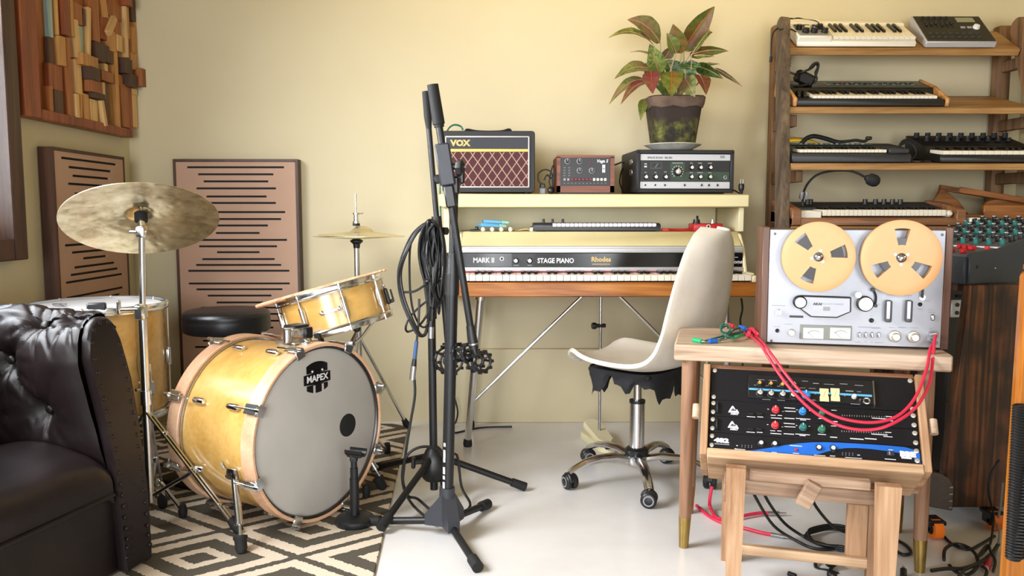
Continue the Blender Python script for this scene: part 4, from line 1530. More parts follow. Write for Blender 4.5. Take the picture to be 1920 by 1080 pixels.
mk('counterweight_grip', MB().lathe('black_matt', [(0, -.004), (.0105, -.002), (.0112, .0), (.0120, .075), (.0085, .110), (0, .111)], along(bt, bb), 16), rs, None, True)
cp = bt.lerp(bb, .52)
mk('boom_clutch', MB().cyl('black', cp - bd_ * .045, cp + bd_ * .03, .0155, n=16).box('black', cp + V((-.014, .018, -.015)), (.044, .05, .06), None, .008).cyl('black', cp + V((.0, -.01, 0)), cp + V((.03, -.03, 0)), .012, n=10), rs, None, True)
sm = MB()
clip_rings(sm, bb + V((.002, -.004, -.016)), (.5, -.85, .0), .038)
sm.box('black', bb + V((0, 0, .035)), (.022, .022, .05), None, .004)
sm.cyl('black', bb + V((-.018, 0, .03)), bb + V((.014, 0, .03)), .008, n=10)
mk('microphone_clip', sm, rs, None, True)
k0 = PY(821, 336, 2.44)
o = MB().cyl('black', bt.lerp(bb, .33), k0, .004, n=8).lathe('black', [(0, -.008), (.012, -.008), (.015, 0), (.012, .008), (0, .010)], along(k0, k0 + V((.2, -1, 0))), 8)
mk('thumbscrew', o, rs, None, True)

# ------------------------------------------------------------------ cables on the rear stand
rnd = random.Random(11)


def loop(mb, pts, r, Y, jit=.0, closed=True, n=6):
    q = []
    for i, (x, y) in enumerate(pts):
        q.append(PY(x, y, Y + .012 * math.sin(i * 1.9 + jit * 7)))
    mb.tube('black_cable', q, r, n, closed=closed, sub=6)


cc = MB()
for k in range(24):
    a, b = rnd.uniform(-7, 7), rnd.uniform(-8, 8)
    x0 = rnd.uniform(784, 812)
    x1 = x0 + rnd.uniform(6, 16)
    yb_ = 550 + rnd.uniform(-36, 40)
    Y = 2.432 - .006 * (k % 7)
    loop(cc, [(803 + a * .4, 414 + abs(b) * .6), (x0 + 3, 440), (x0, 480), (x0 + 8, 520), ((x0 + x1) / 2 + 8, yb_), (x1 + 8, 515), (x1 + 9, 475), (x1 + 3, 436), (814, 416 + abs(a) * .5)], .0038, Y, k)
tag(mk('cable_coil', cc), 'dense bundle of looped black microphone cable hung on the rear boom stand', 'cable')
cc = MB()
for k in range(3):
    o_ = k * 3.0
    loop(cc, [(806, 420 + o_), (778 + o_, 434), (758 + o_, 470), (747 + o_ * .8, 510), (751 + o_, 555), (768 + o_, 600), (784 + o_, 628), (800, 622 - o_), (806, 560), (804, 480)], .0040, 2.415 - .006 * k, k)
loop(cc, [(800, 425), (772, 450), (768, 520), (774, 580), (790, 612), (803, 600), (806, 520), (806, 460)], .0034, 2.412, 4)
loop(cc, [(802, 565), (772, 590), (761, 612), (765, 622), (784, 612), (800, 590)], .0034, 2.41, 2)
loop(cc, [(758, 548), (778, 546), (800, 532)], .0036, 2.41, 1, False)
tag(mk('cable_coil', cc), 'loosely looped thick black cable hanging left of the dense bundle', 'cable')
cc = MB()
for k in range(4):
    loop(cc, [(822, 425 + 4 * k), (812 + 3 * k, 480), (812, 530 + 6 * k), (822 - k, 565 + 4 * k), (833, 545), (832 - k, 490), (829, 450)], .0033, 2.40, k)
loop(cc, [(812, 540), (826, 566), (834, 545)], .0034, 2.398, 0, False)
tag(mk('cable_coil', cc), 'small black cable loops tucked between the two boom stands', 'cable')


def xlr(name, label, p, q, tape=True):
    p, q = V(p), V(q)
    L = (q - p).length
    o = thing(name, label, 'cable', basis(p, *[along(p, q).col[i].to_3d() for i in range(3)]))
    k = MB()
    if tape:
        mk('blue_tape', MB().cyl('blue_tape', (0, 0, 0), (0, 0, L * .50), .0062, n=12), o)
    mk('boot', MB().cyl('black', (0, 0, L * .45), (0, 0, L * .66), .0065, .0085, n=14), o)
    mk('connector_shell', MB().cyl('steel', (0, 0, L * .64), (0, 0, L), .0090, .0088, n=16).cyl('black', (0, 0, L - .001), (0, 0, L + .0005), .0074, n=14), o)
    return o


Yc = 2.405
x1 = xlr('microphone_cable', 'black cable end with blue tape and a steel plug, hanging left of the stand', PY(781, 640, Yc), PY(773, 712, Yc))
mk('lead', MB().tube('black_cable', [PY(786, 560, 2.41), PY(785, 600, Yc), PY(781, 642, Yc)], .0036, 6), x1, None, True)
x2 = xlr('microphone_cable', 'black cable end with a silver plug between the two boom stands', PY(810, 575, 2.40), PY(808, 634, 2.40), False)
mk('lead', MB().tube('black_cable', [PY(815, 520, 2.405), PY(812, 560, 2.40), PY(810, 602, 2.40)], .0036, 6), x2, None, True)
ccm = MB()
ccm.tube('black_cable', [PY(776, 700, 2.44), PY(778, 740, 2.43), PY(770, 790, 2.42), PY(762, 840, 2.41), PY(757, 880, 2.41), PY(756, 905, 2.405), PY(765, 930, 2.40), V((-.26, 2.38, .04)), V((-.20, 2.33, .013)), V((-.14, 2.32, .012)), V((-.10, 2.40, .012)), V((-.13, 2.46, .05)), V((-.145, 2.47, .15)), PY(835, 862, 2.44), PY(820, 842, 2.43), PY(790, 838, 2.42), PY(765, 852, 2.41), PY(755, 880, 2.41), PY(757, 915, 2.40), PY(775, 948, 2.34), V((-.20, 2.25, .014))], .0042, 8)
tag(mk('hanging_cable', ccm), 'thin black cable dropping from the stand and circling its domed base', 'cable')
# ------------------------------------------------------------------ electric piano
PXL, PXR, PFY = -.172, .926, 2.85
pw = PXR - PXL
ep = thing('electric_piano', 'cream topped vintage electric piano with a dark name rail and chrome legs', 'piano', Tm((PXL + PXR) / 2, PFY, 0))
hw_ = pw / 2
mk('wooden_base', MB().box('piano_wood', (0, .27, .637), (pw + .004, .54, .052), None, .004), ep)
mk('case_bottom', MB().box('black', (0, .29, .670), (pw - .04, .48, .014)), ep)
for s_ in (-1, 1):
    mk('key_block', MB().box('cream_lt', (s_ * (hw_ - .013), .085, .674), (.026, .150, .022), None, .003).box('cream_lt', (s_ * (hw_ - .013), .115, .688), (.026, .090, .008), None, .002), ep)
    ck = [(.120, .674), (.545, .674), (.545, .835), (.26, .838), (.215, .830), (.165, .775)]
    mk('end_cheek', MB().prism('cream_lt', [(y, z) for y, z in ck], .012, basis((s_ * (hw_ - .014) - .006, 0, 0), (0, 1, 0), (0, 0, 1), (1, 0, 0)), .003), ep)
lw = pw - .040
# lid with a sloped front, bright rail, name rail, lower rail
lidp = [(.166, .787), (.232, .8395), (.545, .8395), (.545, .700), (.19, .700), (.19, .780)]
mk('harp_cover', MB().prism('cream', lidp, lw, basis((-lw / 2, 0, 0), (0, 1, 0), (0, 0, 1), (1, 0, 0)), .003), ep)
mk('shadow_gap', MB().box('dark_steel', (0, .172, .783), (lw, .012, .007)), ep)
mk('bright_rail', MB().box('brushed', (0, .160, .771), (lw, .014, .018), None, .003, 2).box('brushed', (0, .168, .774), (lw, .014, .022)), ep)
nr = mk('name_rail', MB().box('black_gloss', (0, .160, .735), (lw, .016, .052), None, .001), ep)
mk('lower_rail', MB().box('brushed', (0, .148, .701), (lw, .022, .016), None, .003, 2), ep)


def npt(px):
    return PY(px, 488, 3.002).x - (PXL + PXR) / 2


FT = lambda x, z=.735, y=.1518: Tm(x, y, z) @ FRONT
mk('lettering', MB().text('print', 'MARK II', .0255, FT(npt(907), .734), .0006, .0008, 'CENTER', .90).text('print', 'STAGE PIANO', .0255, FT(npt(1042), .732), .0006, .0007, 'CENTER', .86).text('gold_print', 'Rhodes', .0250, FT(npt(1127), .737), .0006, .0008, 'CENTER', .98).box('gold_print', (npt(1127), .1515, .7195), (.068, .0006, .0022)).text('print', 'Tone', .020, FT(npt(1380), .728), .0006, .0004, 'CENTER', 1.1, .3).box('print', (npt(1376), .1515, .745), (.030, .0006, .002)), ep)
mk('control_plate', MB().box('black', (npt(980), .1515, .735), (.082, .003, .050)).box('print_dim', (npt(968), .1498, .7155), (.020, .0006, .0025)).box('print_dim', (npt(993), .1498, .7155), (.016, .0006, .0025)), ep)
for px in (967, 993):
    knob(ep, 'black', (0, 0, 0), .0105, .016, Tm(npt(px), .150, .733) @ FRONT, cap='knob_white', pointer='print')
mk('jack_socket', MB().torus('steel', .0065, .0018, FT(npt(941), .740), 18, 6).cyl('black', (npt(941), .1525, .740), (npt(941), .1510, .740), .006, n=12), ep)
mk('key_felt', MB().box('red_felt', (0, .139, .690), (lw - .006, .004, .008)), ep)
piano_keys(ep, -hw_ + .028, hw_ - .028, 43, .012, .150, .6890, I4, 2, .021, .0014, .62, .0085, .52)
# chrome legs, braces and the stem of the pedal linkage
for s_ in (-1, 1):
    for y0_, y1_ in ((.12, .22), (.46, .50)):
        l = mk('leg', MB().cyl('chrome', (s_ * (hw_ - .09), y0_, .612), (s_ * (hw_ - .035) , y1_, .02), .0135, n=16).cyl('chrome', (s_ * (hw_ - .09), y0_, .612), (s_ * (hw_ - .088), y0_ + .003, .590), .020, n=16), ep)
        mk('rubber_foot', MB().lathe('black_matt', [(0, 0), (.016, 0), (.018, .012), (.015, .03), (0, .032)], Tm(s_ * (hw_ - .035), y1_, 0), 14), l)
    mk('cross_brace', MB().cyl('chrome', (s_ * .055, .20, .610), (s_ * (hw_ - .052), .205, .175), .0065, n=12), ep)
mk('brace_bracket', MB().box('black_metal', (0, .20, .606), (.07, .05, .010), None, .002), ep)

# sustain pedal
sp = thing('sustain_pedal', 'cream sustain pedal on the floor under the electric piano', 'pedal', Tm(.385, 3.06, 0) @ Rm(12, 'Z'))
out_ = arc(0, .10, .050, 0, 180, 8) + arc(0, -.07, .036, 180, 360, 8)
mk('housing', MB().prism('cream_lt', out_, .030, Tm(0, 0, .001), .005).prism('cream_lt', [(x * .8, y * .9 + .01) for x, y in out_], .028, Tm(0, .0, .028) @ Rm(9, 'X'), .006), sp)
mk('treadle', MB().box('black_matt', (0, -.085, .040), (.045, .060, .012), Rm(6, 'X'), .004), sp)
mk('push_rod', MB().cyl('steel', (0, .02, .06), (0, .02, .607), .0055, n=10), sp)
mk('rod_clamp', MB().cyl('black', (-.024, .02, .475), (.02, .02, .475), .008, n=10).lathe('black', [(0, -.008), (.012, -.008), (.014, 0), (.012, .008), (0, .008)], along((-.026, .02, .475), (-.05, .02, .475)), 10), sp)

# ------------------------------------------------------------------ raised shelf standing on the piano
HY0, HY1 = 3.06, 3.425
hu = thing('raised_shelf', 'cream painted shelf raised on side boards over the electric piano', 'shelf', Tm(.351, (HY0 + HY1) / 2, .840))
hd = HY1 - HY0
mk('top_board', MB().box('cream', (0, 0, .118), (1.184, hd, .050), None, .004), hu)
mk('side_board', MB().box('cream_lt', (.572, .005, .0465), (.020, hd - .05, .093), None, .002), hu)
mk('side_board', MB().box('cream_lt', (-.568, .02, .0465 - .14), (.022, hd - .08, .093 + .28), None, .002), hu)
mk('back_board', MB().box('cream_lt', (0, hd / 2 - .012, .0465), (1.11, .012, .093)), hu)
HT = .840 + .143

# ------------------------------------------------------------------ combo amplifier
av = PY(1003, 300, 3.13)
al = PY(829, 300, 3.13)
AW = av.x - al.x
ampT = Tm((av.x + al.x) / 2, 3.13, HT)
am = thing('guitar_amplifier', 'black combo amplifier with a dark red diamond grille and gold strip', 'amplifier', ampT)
AH, AD = .236, .175
mk('cabinet', MB().prism('tolex', rrect(AW, AH, .012, 4), AD, Tm(0, 0, AH / 2 + .008) @ FRONT @ Tm(0, 0, -AD), .002), am)
for x in (-1, 1):
    for y in (.02, AD - .02):
        mk('rubber_foot', MB().lathe('black_matt', [(0, 0), (.011, 0), (.013, .009), (0, .009)], Tm(x * (AW / 2 - .03), y, 0), 12), am)
fx0, fx1, fz0, fz1 = -AW / 2 + .012, AW / 2 - .021, .026, AH - .012
pf = MB()
t = .0055
for x in (fx0 + t / 2, fx1 - t / 2):
    pf.box('white_piping', (x, -.002, (fz0 + fz1) / 2), (t, .007, fz1 - fz0), None, .002)
for z in (fz0 + t / 2, fz1 - t / 2):
    pf.box('white_piping', ((fx0 + fx1) / 2, -.002, z), (fx1 - fx0, .007, t), None, .002)
mk('piping', pf, am)
gz = fz1 - .052
mk('control_board', MB().box('black_cloth', ((fx0 + fx1) / 2, -.001, (gz + fz1) / 2), (fx1 - fx0 - 2 * t, .004, fz1 - gz - t)), am)
mk('gold_strip', MB().box('gold', ((fx0 + fx1) / 2, -.003, gz - .003), (fx1 - fx0 - 2 * t, .006, .012), None, .002), am)
mk('grille_cloth', MB().box('grille', (0, 0, 0), (fx1 - fx0 - 2 * t, .003, gz - .009 - fz0 - t)), am, Tm((fx0 + fx1) / 2, -.0012, (gz - .009 + fz0 + t) / 2))
mk('logo', MB().text('gold_print', 'VOX', .031, Tm(PY(863, 266, 3.13).x - ampT.to_translation().x, -.0036, gz + .024) @ FRONT, .003, .0016, 'CENTER', 1.10), am)
hx = PY(917, 243, 3.2).x - ampT.to_translation().x
mk('carry_handle', MB().tube('black_matt', [(hx - .092, .085, AH + .008), (hx - .088, .085, AH + .020), (hx - .05, .085, AH + .014), (hx, .085, AH + .012), (hx + .05, .085, AH + .014), (hx + .080, .085, AH + .021), (hx + .086, .085, AH + .008)], .0055, 8, flat=1.6), am)
tag(mk('green_cable', MB().tube('teal_wire', [PY(868, 244, 3.22), PY(864, 237, 3.22), PY(852, 234, 3.21), PY(842, 240, 3.20), PY(836, 252, 3.145), (al.x - .012, 3.14, 1.16), (al.x - .010, 3.14, 1.0), PY(826, 395, 3.045), PY(827, 430, 3.05), PY(829, 470, 3.06)], .0035, 6)), 'thin green cable looping over the amplifier and down its left side', 'cable')

# ------------------------------------------------------------------ drum machine
dl, dr = PY(1044, 330, 3.12), PY(1152, 330, 3.12)
DW = dr.x - dl.x
dmT = Tm((dl.x + dr.x) / 2, 3.12, HT)
dm = thing('rhythm_machine', 'small rhythm box in a reddish brown wooden case', 'drum machine', dmT)
DH, DD = .150, .235
mk('case', MB().prism('mahogany', rrect(DW, DH - .008, .004, 2), DD - .012, Tm(0, 0, DH / 2 + .004) @ FRONT @ Tm(0, 0, -DD), .001).box('mahogany', (0, .006, DH - .004), (DW, .012, .010)).box('mahogany', (0, .006, .020), (DW, .012, .026)).box('mahogany', (-DW / 2 + .007, .006, DH / 2), (.014, .012, DH - .012)).box('mahogany', (DW / 2 - .008, .006, DH / 2), (.016, .012, DH - .012)), dm)
mk('base_strip', MB().box('black', (0, DD / 2, .004), (DW - .02, DD - .03, .008)), dm)
x0, x1, z0_, z1_ = -DW / 2 + .014, DW / 2 - .016, .034, DH - .009
dpn = mk('front_panel', MB().box('black', ((x0 + x1) / 2, .008, (z0_ + z1_) / 2), (x1 - x0, .006, z1_ - z0_)), dm)
hf = homog([(110, 150), (590, 150), (110, 415), (590, 415)], x1 - x0, z1_ - z0_)
dp_ = lambda x, y: (x0 + hf(x, y)[0], z0_ + hf(x, y)[1])
for x, y in ((177, 182), (293, 183), (295, 271), (412, 272)):
    u, v_ = dp_(x, y)
    knob(dm, 'black', (0, 0, 0), .0082, .011, Tm(u, .005, v_) @ FRONT, cap='black_gloss', pointer='print')
    mk('knob_ring', MB().torus('brushed', .0094, .0014, Tm(u, .0045, v_) @ FRONT, 20, 6), dm)
pr = MB()
u, v_ = dp_(512, 182)
pr.text('print', 'Vega S', .0165, Tm(u, .0045, v_) @ FRONT, .0006, .0004, 'CENTER', 1, .25)
for k in range(12):
    u, v_ = dp_(150 + 36 * k, 392)
    pr.box('print_dim', (u, .0048, v_), (.0045, .0006, .002))
for i in range(4):
    for j in range(2):
        u, v_ = dp_(150 + 45 * j, 245 + 25 * i)
        pr.box('print_dim', (u, .0048, v_), (.007, .0006, .0022))
mk('panel_print', pr, dm)
u, v_ = dp_(405, 196)
mk('pilot_lamp', MB().sphere('red', (u, .005, v_), .003, nu=8, nv=6), dm)
u, v_ = dp_(527, 253)
mk('slider_plate', MB().box('brushed', (u, .0045, v_), (.0115, .002, .030)).box('print_dim', (u, .0030, v_), (.007, .002, .006)), dm)
for k in range(12):
    u, v_ = dp_(152 + 35.5 * k, 357)
    mm = 'print_dim' if k < 2 else ('key_red' if k < 8 else 'ivory')
    mk('push_button', MB().box(mm, (u, .0025, v_), (.0098, .010, .0105), None, .0015), dm)

# power adapter and leads between the boxes
tag(mk('wall_adapter', MB().box('print_dim', (0, 0, .014), (.026, .026, .026), None, .004).box('black', (0, .0, .034), (.020, .022, .018), None, .003), None, Tm(PY(1017, 350, 3.17).x, 3.17, HT)), 'grey power adapter between the amplifier and the wooden rhythm box', 'adapter')
cb = MB()
q = lambda x, y, Y=3.17: PY(x, y, Y)
cb.tube('black_cable', [q(1017, 345), q(1010, 340), q(1010, 325), q(1022, 318), q(1034, 324, 3.15), q(1036, 345, 3.15), (q(1036, 360).x, 3.15, HT + .005)], .003, 6)
cb.tube('black_cable', [q(1020, 338), q(1026, 328), q(1034, 334), q(1040, 320, 3.36), q(1046, 318, 3.37)], .003, 6)
cb.tube('black_cable', [q(1034, 352, 3.15), q(1030, 340, 3.15), q(1036, 312, 3.16), q(1039, 318, 3.15), q(1037, 350, 3.15), (q(1040, 360).x - .01, 3.13, HT + .004)], .0028, 6)
cb.sphere('black', (q(1033, 350, 3.14).x, 3.14, HT + .016), .014, None, (1, 1, 1.1), 10, 8)
tag(mk('tangled_leads', cb), 'tangle of thin black leads beside the wooden rhythm box', 'cable')

# ------------------------------------------------------------------ tape echo unit
el, er = PY(1193, 330, 3.10), PY(1378, 330, 3.10)
EW = er.x - el.x
EH, ED = .171, .285
ecT = Tm((el.x + er.x) / 2, 3.10, HT) @ Rm(3.5, 'Z')
ec = thing('tape_echo', 'black tape echo unit with a green panel under the potted plant', 'tape echo', ecT)
mk('cabinet', MB().prism('tolex', rrect(EW, EH - .008, .008, 3), ED - .014, Tm(0, 0, EH / 2 + .004) @ FRONT @ Tm(0, 0, -ED), .003), ec)
fr = MB()
for x in (-EW / 2 + .007, EW / 2 - .007):
    fr.box('tolex', (x, .008, EH / 2 + .002), (.014, .016, EH - .012), None, .003)
for z in (EH - .009, .014):
    fr.box('tolex', (0, .008, z), (EW, .016, .016), None, .003)
mk('front_frame', fr, ec)
mk('foot_strip', MB().box('black_matt', (0, ED / 2, .003), (EW - .06, ED - .05, .006)), ec)
x0, x1, z0_, z1_ = -EW / 2 + .014, EW / 2 - .014, .022, EH - .017
hf2 = homog([(845, 100), (1700, 100), (838, 432), (1695, 432)], x1 - x0, z1_ - z0_)
ep_ = lambda x, y: (x0 + hf2(x, y)[0], z0_ + hf2(x, y)[1])


def rect_px(f, xa, ya, xb, yb):
    u0, v1 = f(xa, ya)
    u1, v0 = f(xb, yb)
    return (u0 + u1) / 2, (v0 + v1) / 2, abs(u1 - u0), abs(v1 - v0)


def strip(name, m, f, xa, ya, xb, yb, y=.010, th=.004, parent=None, label=None):
    u, v_, a, b_ = rect_px(f, xa, ya, xb, yb)
    return mk(name, MB().box(m, (u, y, v_), (a, th, b_)), parent, None, False, label)


mk('front_panel', MB().box('black', ((x0 + x1) / 2, .0125, (z0_ + z1_) / 2), (x1 - x0, .005, z1_ - z0_)), ec)
strip('header_strip', 'brushed', ep_, 845, 102, 1700, 160, .009, .003, ec)
strip('jack_strip', 'brushed', ep_, 838, 366, 1695, 430, .009, .003, ec)
strip('green_panel', 'green_panel', ep_, 1130, 178, 1265, 355, .0095, .002, ec)
strip('green_panel', 'green_panel', ep_, 1265, 270, 1692, 355, .0095, .002, ec)
u, v_, a, b_ = rect_px(ep_, 940, 180, 1050, 245)
mk('level_meter', MB().box('print_dark', (u, .009, v_), (a, .003, b_)).box('black', (u, .0078, v_ + .002), (a * .8, .002, b_ * .6)).cyl('print', (u - .004, .0065, v_ - .006), (u + .006, .0065, v_ + .008), .0005, n=4), ec)
for x, y in ((895, 320), (988, 320), (1082, 320), (1330, 228), (1415, 228), (1508, 228), (1328, 318), (1412, 318), (1506, 318)):
    u, v_ = ep_(x, y)
    knob(ec, 'black', (0, 0, 0), .0092, .014, Tm(u, .009, v_) @ FRONT, cap='knob_silver', pointer='print')
u, v_ = ep_(1198, 268)
knob(ec, 'black', (0, 0, 0), .0150, .016, Tm(u, .0085, v_) @ FRONT, cap='knob_silver', pointer='print', name='mode_selector')
dl_ = MB()
for k in range(12):
    a = R_(-50 + 280 * k / 11)
    dl_.box('print', (u + .0215 * math.cos(a), .0083, v_ + .0215 * math.sin(a)), (.0035, .0006, .0035))
dl_.text('print', 'MODE SELECTOR', .0052, Tm(*ep_(1198, 186)[:1], .0083, ep_(1198, 186)[1]) @ FRONT, .0004)
u, v_ = ep_(1000, 138)
dl_.text('print_dark', 'SPACE ECHO  RE-201', .0105, Tm(ep_(1030, 136)[0], .0073, ep_(1030, 136)[1]) @ FRONT, .0005, .0003)
for x, y, t_ in ((1330, 186, 'BASS'), (1412, 186, 'TREBLE'), (1506, 186, 'REVERB'), (1328, 277, 'RATE'), (1412, 277, 'INTENSITY'), (1506, 277, 'ECHO'), (895, 277, 'MIC'), (988, 277, 'MIC'), (1082, 272, 'INST')):
    u, v_ = ep_(x, y)
    dl_.text('print', t_, .0048, Tm(u, .0083, v_) @ FRONT, .0004)
u, v_ = ep_(1625, 125)
dl_.box('print_dim', (u, .0072, v_), (.018, .0006, .010))
u, v_ = ep_(895, 210)
dl_.box('print', (u, .0095, v_ + .006), (.010, .0006, .003)).box('print', (u, .0095, v_ - .004), (.010, .0006, .006))
mk('panel_print', dl_, ec)
for x in (890, 985, 1077, 1265, 1428, 1497, 1580):
    u, v_ = ep_(x, 398)
    mk('jack_socket', MB().torus('steel', .0050, .0015, Tm(u, .0072, v_) @ FRONT, 14, 6).cyl('black', (u, .0085, v_), (u, .0068, v_), .0048, n=12), ec)
u, v_ = ep_(1655, 322)
mk('power_switch', MB().torus('brushed', .006, .0012, Tm(u, .0085, v_) @ FRONT, 16, 6).cyl('steel', (u, .009, v_), (u + .003, -.002, v_ + .004), .0018, n=8), ec)
hm = MB()
for z in (.115, .075):
    hm.box('steel', (-EW / 2 - .001, .10, z + .012), (.004, .045, .022), None, .002)
mk('side_handle_plate', hm, ec)
cb = MB()
cb.tube('black_cable', [q(1142, 312, 3.37), q(1156, 308, 3.36), q(1168, 304, 3.33), q(1172, 312, 3.36)], .0032, 6)
cb.tube('black_cable', [q(1170, 310, 3.36), q(1164, 325, 3.32), q(1162, 342, 3.28), q(1166, 355, 3.27), (q(1168, 362, 3.27).x, 3.27, HT + .003)], .0032, 6)
tag(mk('echo_lead', cb), 'thin black lead running from the rhythm box to the tape echo', 'cable')
pl_ = PY(1390, 352, 3.13)
o = thing('mains_plug', 'black two-pin plug standing upright at the right end of the cream shelf', 'plug', Tm(pl_.x, 3.13, HT))
mk('body', MB().lathe('black', [(0, 0), (.006, .0), (.0065, .012), (.010, .018), (.0115, .034), (.009, .042), (0, .043)], None, 12), o)
for s_ in (-1, 1):
    mk('pin', MB().box('steel', (s_ * .0045, 0, .050), (.002, .005, .018)), o)
tag(mk('plug_lead', MB().tube('black_cable', [(pl_.x - .022, 3.26, HT + .020), (pl_.x - .020, 3.20, HT + .022), (pl_.x - .016, 3.15, HT + .014), (pl_.x - .006, 3.128, HT + .004), (pl_.x, 3.128, HT + .003)], .003, 6)), 'short black lead of the plug at the right end of the cream shelf', 'cable')

# ------------------------------------------------------------------ potted plant on its saucer
ET = HT + EH
ptx = PY(1261, 270, 3.205).x
PTY = 3.205
sz_ = HT + EH - .0005
o = MB().lathe('saucer', [(0, 0), (.068, 0), (.084, .011), (.100, .019), (.112, .025), (.110, .028), (.082, .024), (.05, .018), (0, .018)], Tm(0, 0, 0), 40)
for k in range(7):
    a = R_(-90 + (k - 3) * 14)
    o.box('dark_steel', (.1068 * math.cos(a), .1068 * math.sin(a), .024), (.006, .004, .004), None)
tag(mk('saucer', o, None, Tm(ptx, PTY, sz_)), 'pale glazed saucer under the plant pot on the tape echo', 'saucer')
PZ0 = sz_ + .0185
pp = thing('potted_plant', 'leafy red and green plant in a dark mossy pot', 'plant', Tm(ptx, PTY, PZ0))
pot = MB()
prof = [(.078, 0), (.080, .006), (.098, .135), (.100, .150), (.108, .158), (.112, .185), (.110, .188), (.102, .188), (.098, .165), (.0, .160)]
vs, fs = [], []
nr_ = 32


def sqr(r, k):
    a = 2 * pi * k / nr_
    c, s_ = math.cos(a), math.sin(a)
    p = 5.0
    g = (abs(c) ** p + abs(s_) ** p) ** (-1 / p)
    return r * g * c, r * g * s_


for r, z in prof[:-1]:
    for k in range(nr_):
        x, y = sqr(r, k)
        vs.append((x, y, z))
for i in range(len(prof) - 2):
    for k in range(nr_):
        fs.append((i * nr_ + k, i * nr_ + (k + 1) % nr_, (i + 1) * nr_ + (k + 1) % nr_, (i + 1) * nr_ + k))
fs.append(tuple(range(nr_ - 1, -1, -1)))
pot.add(vs, fs, 'pot')
po = mk('pot', pot, pp)
mk('chalky_rim', MB().add([(*sqr(r * (1.006), k), z + (.004 * math.sin(k * 1.7) if i == 0 else 0)) for i, (r, z) in enumerate(((.102, .146), (.108, .158), (.112, .184))) for k in range(nr_)], [(i * nr_ + k, i * nr_ + (k + 1) % nr_, (i + 1) * nr_ + (k + 1) % nr_, (i + 1) * nr_ + k) for i in range(2) for k in range(nr_)], 'pot_rim'), po)
mk('soil', MB().add([(*sqr(.099, k), .168) for k in range(nr_)] + [(0, 0, .178)], [(k, (k + 1) % nr_, nr_) for k in range(nr_)], 'soil'), pp)
PT = V((ptx, PTY, PZ0))


def leaf(px0, py0, d0, px1, py1, d1, w, m, rib='midrib', droop=.0, roll=0.0, cup=.25, nose=.5):
    """blade from its base pixel/depth to its tip pixel/depth; w = half width in metres"""
    a, b = PY(px0, py0, PTY + d0) - PT, PY(px1, py1, PTY + d1) - PT
    ax = b - a
    L = ax.length
    t = ax.normalized()
    view = (CAM - PT).normalized()
    side = t.cross(view)
    if side.length < .1:
        side = t.cross(V((0, 0, 1)))
    side.normalize()
    side = MX.Rotation(R_(roll), 3, t) @ side
    nrm = side.cross(t).normalized()
    w *= 1.38
    rows, ribp = [], []
    for i in range(15):
        u = i / 14
        wd = w * (math.sin(pi * u ** .72) ** .85) * (1 - .22 * u) if 0 < u < 1 else 0
        wd = max(wd, .0008)
        c = a + ax * u + V((0, 0, -1)) * droop * L * (u * u - u) * -1 * -1 + nrm * (.05 * L * math.sin(pi * u))
        c = c + V((0, 0, droop * L * 4 * u * (1 - u) * .5))
        row = []
        for j in range(-4, 5):
            s_ = j / 4
            row.append(c + side * wd * s_ + nrm * (cup * wd * abs(s_) + .04 * wd * math.sin(u * 23 + s_ * 3)))
        rows.append(row)
        ribp.append(c - nrm * .0006)
    g = MB().grid(m, rows)
    o = mk('leaf', g, pp)
    mk('midrib', MB().tube(rib, [p + nrm * .0016 for p in ribp], .0022, 6, None, False, r_end=.0006, flat=.6), o)
    return a


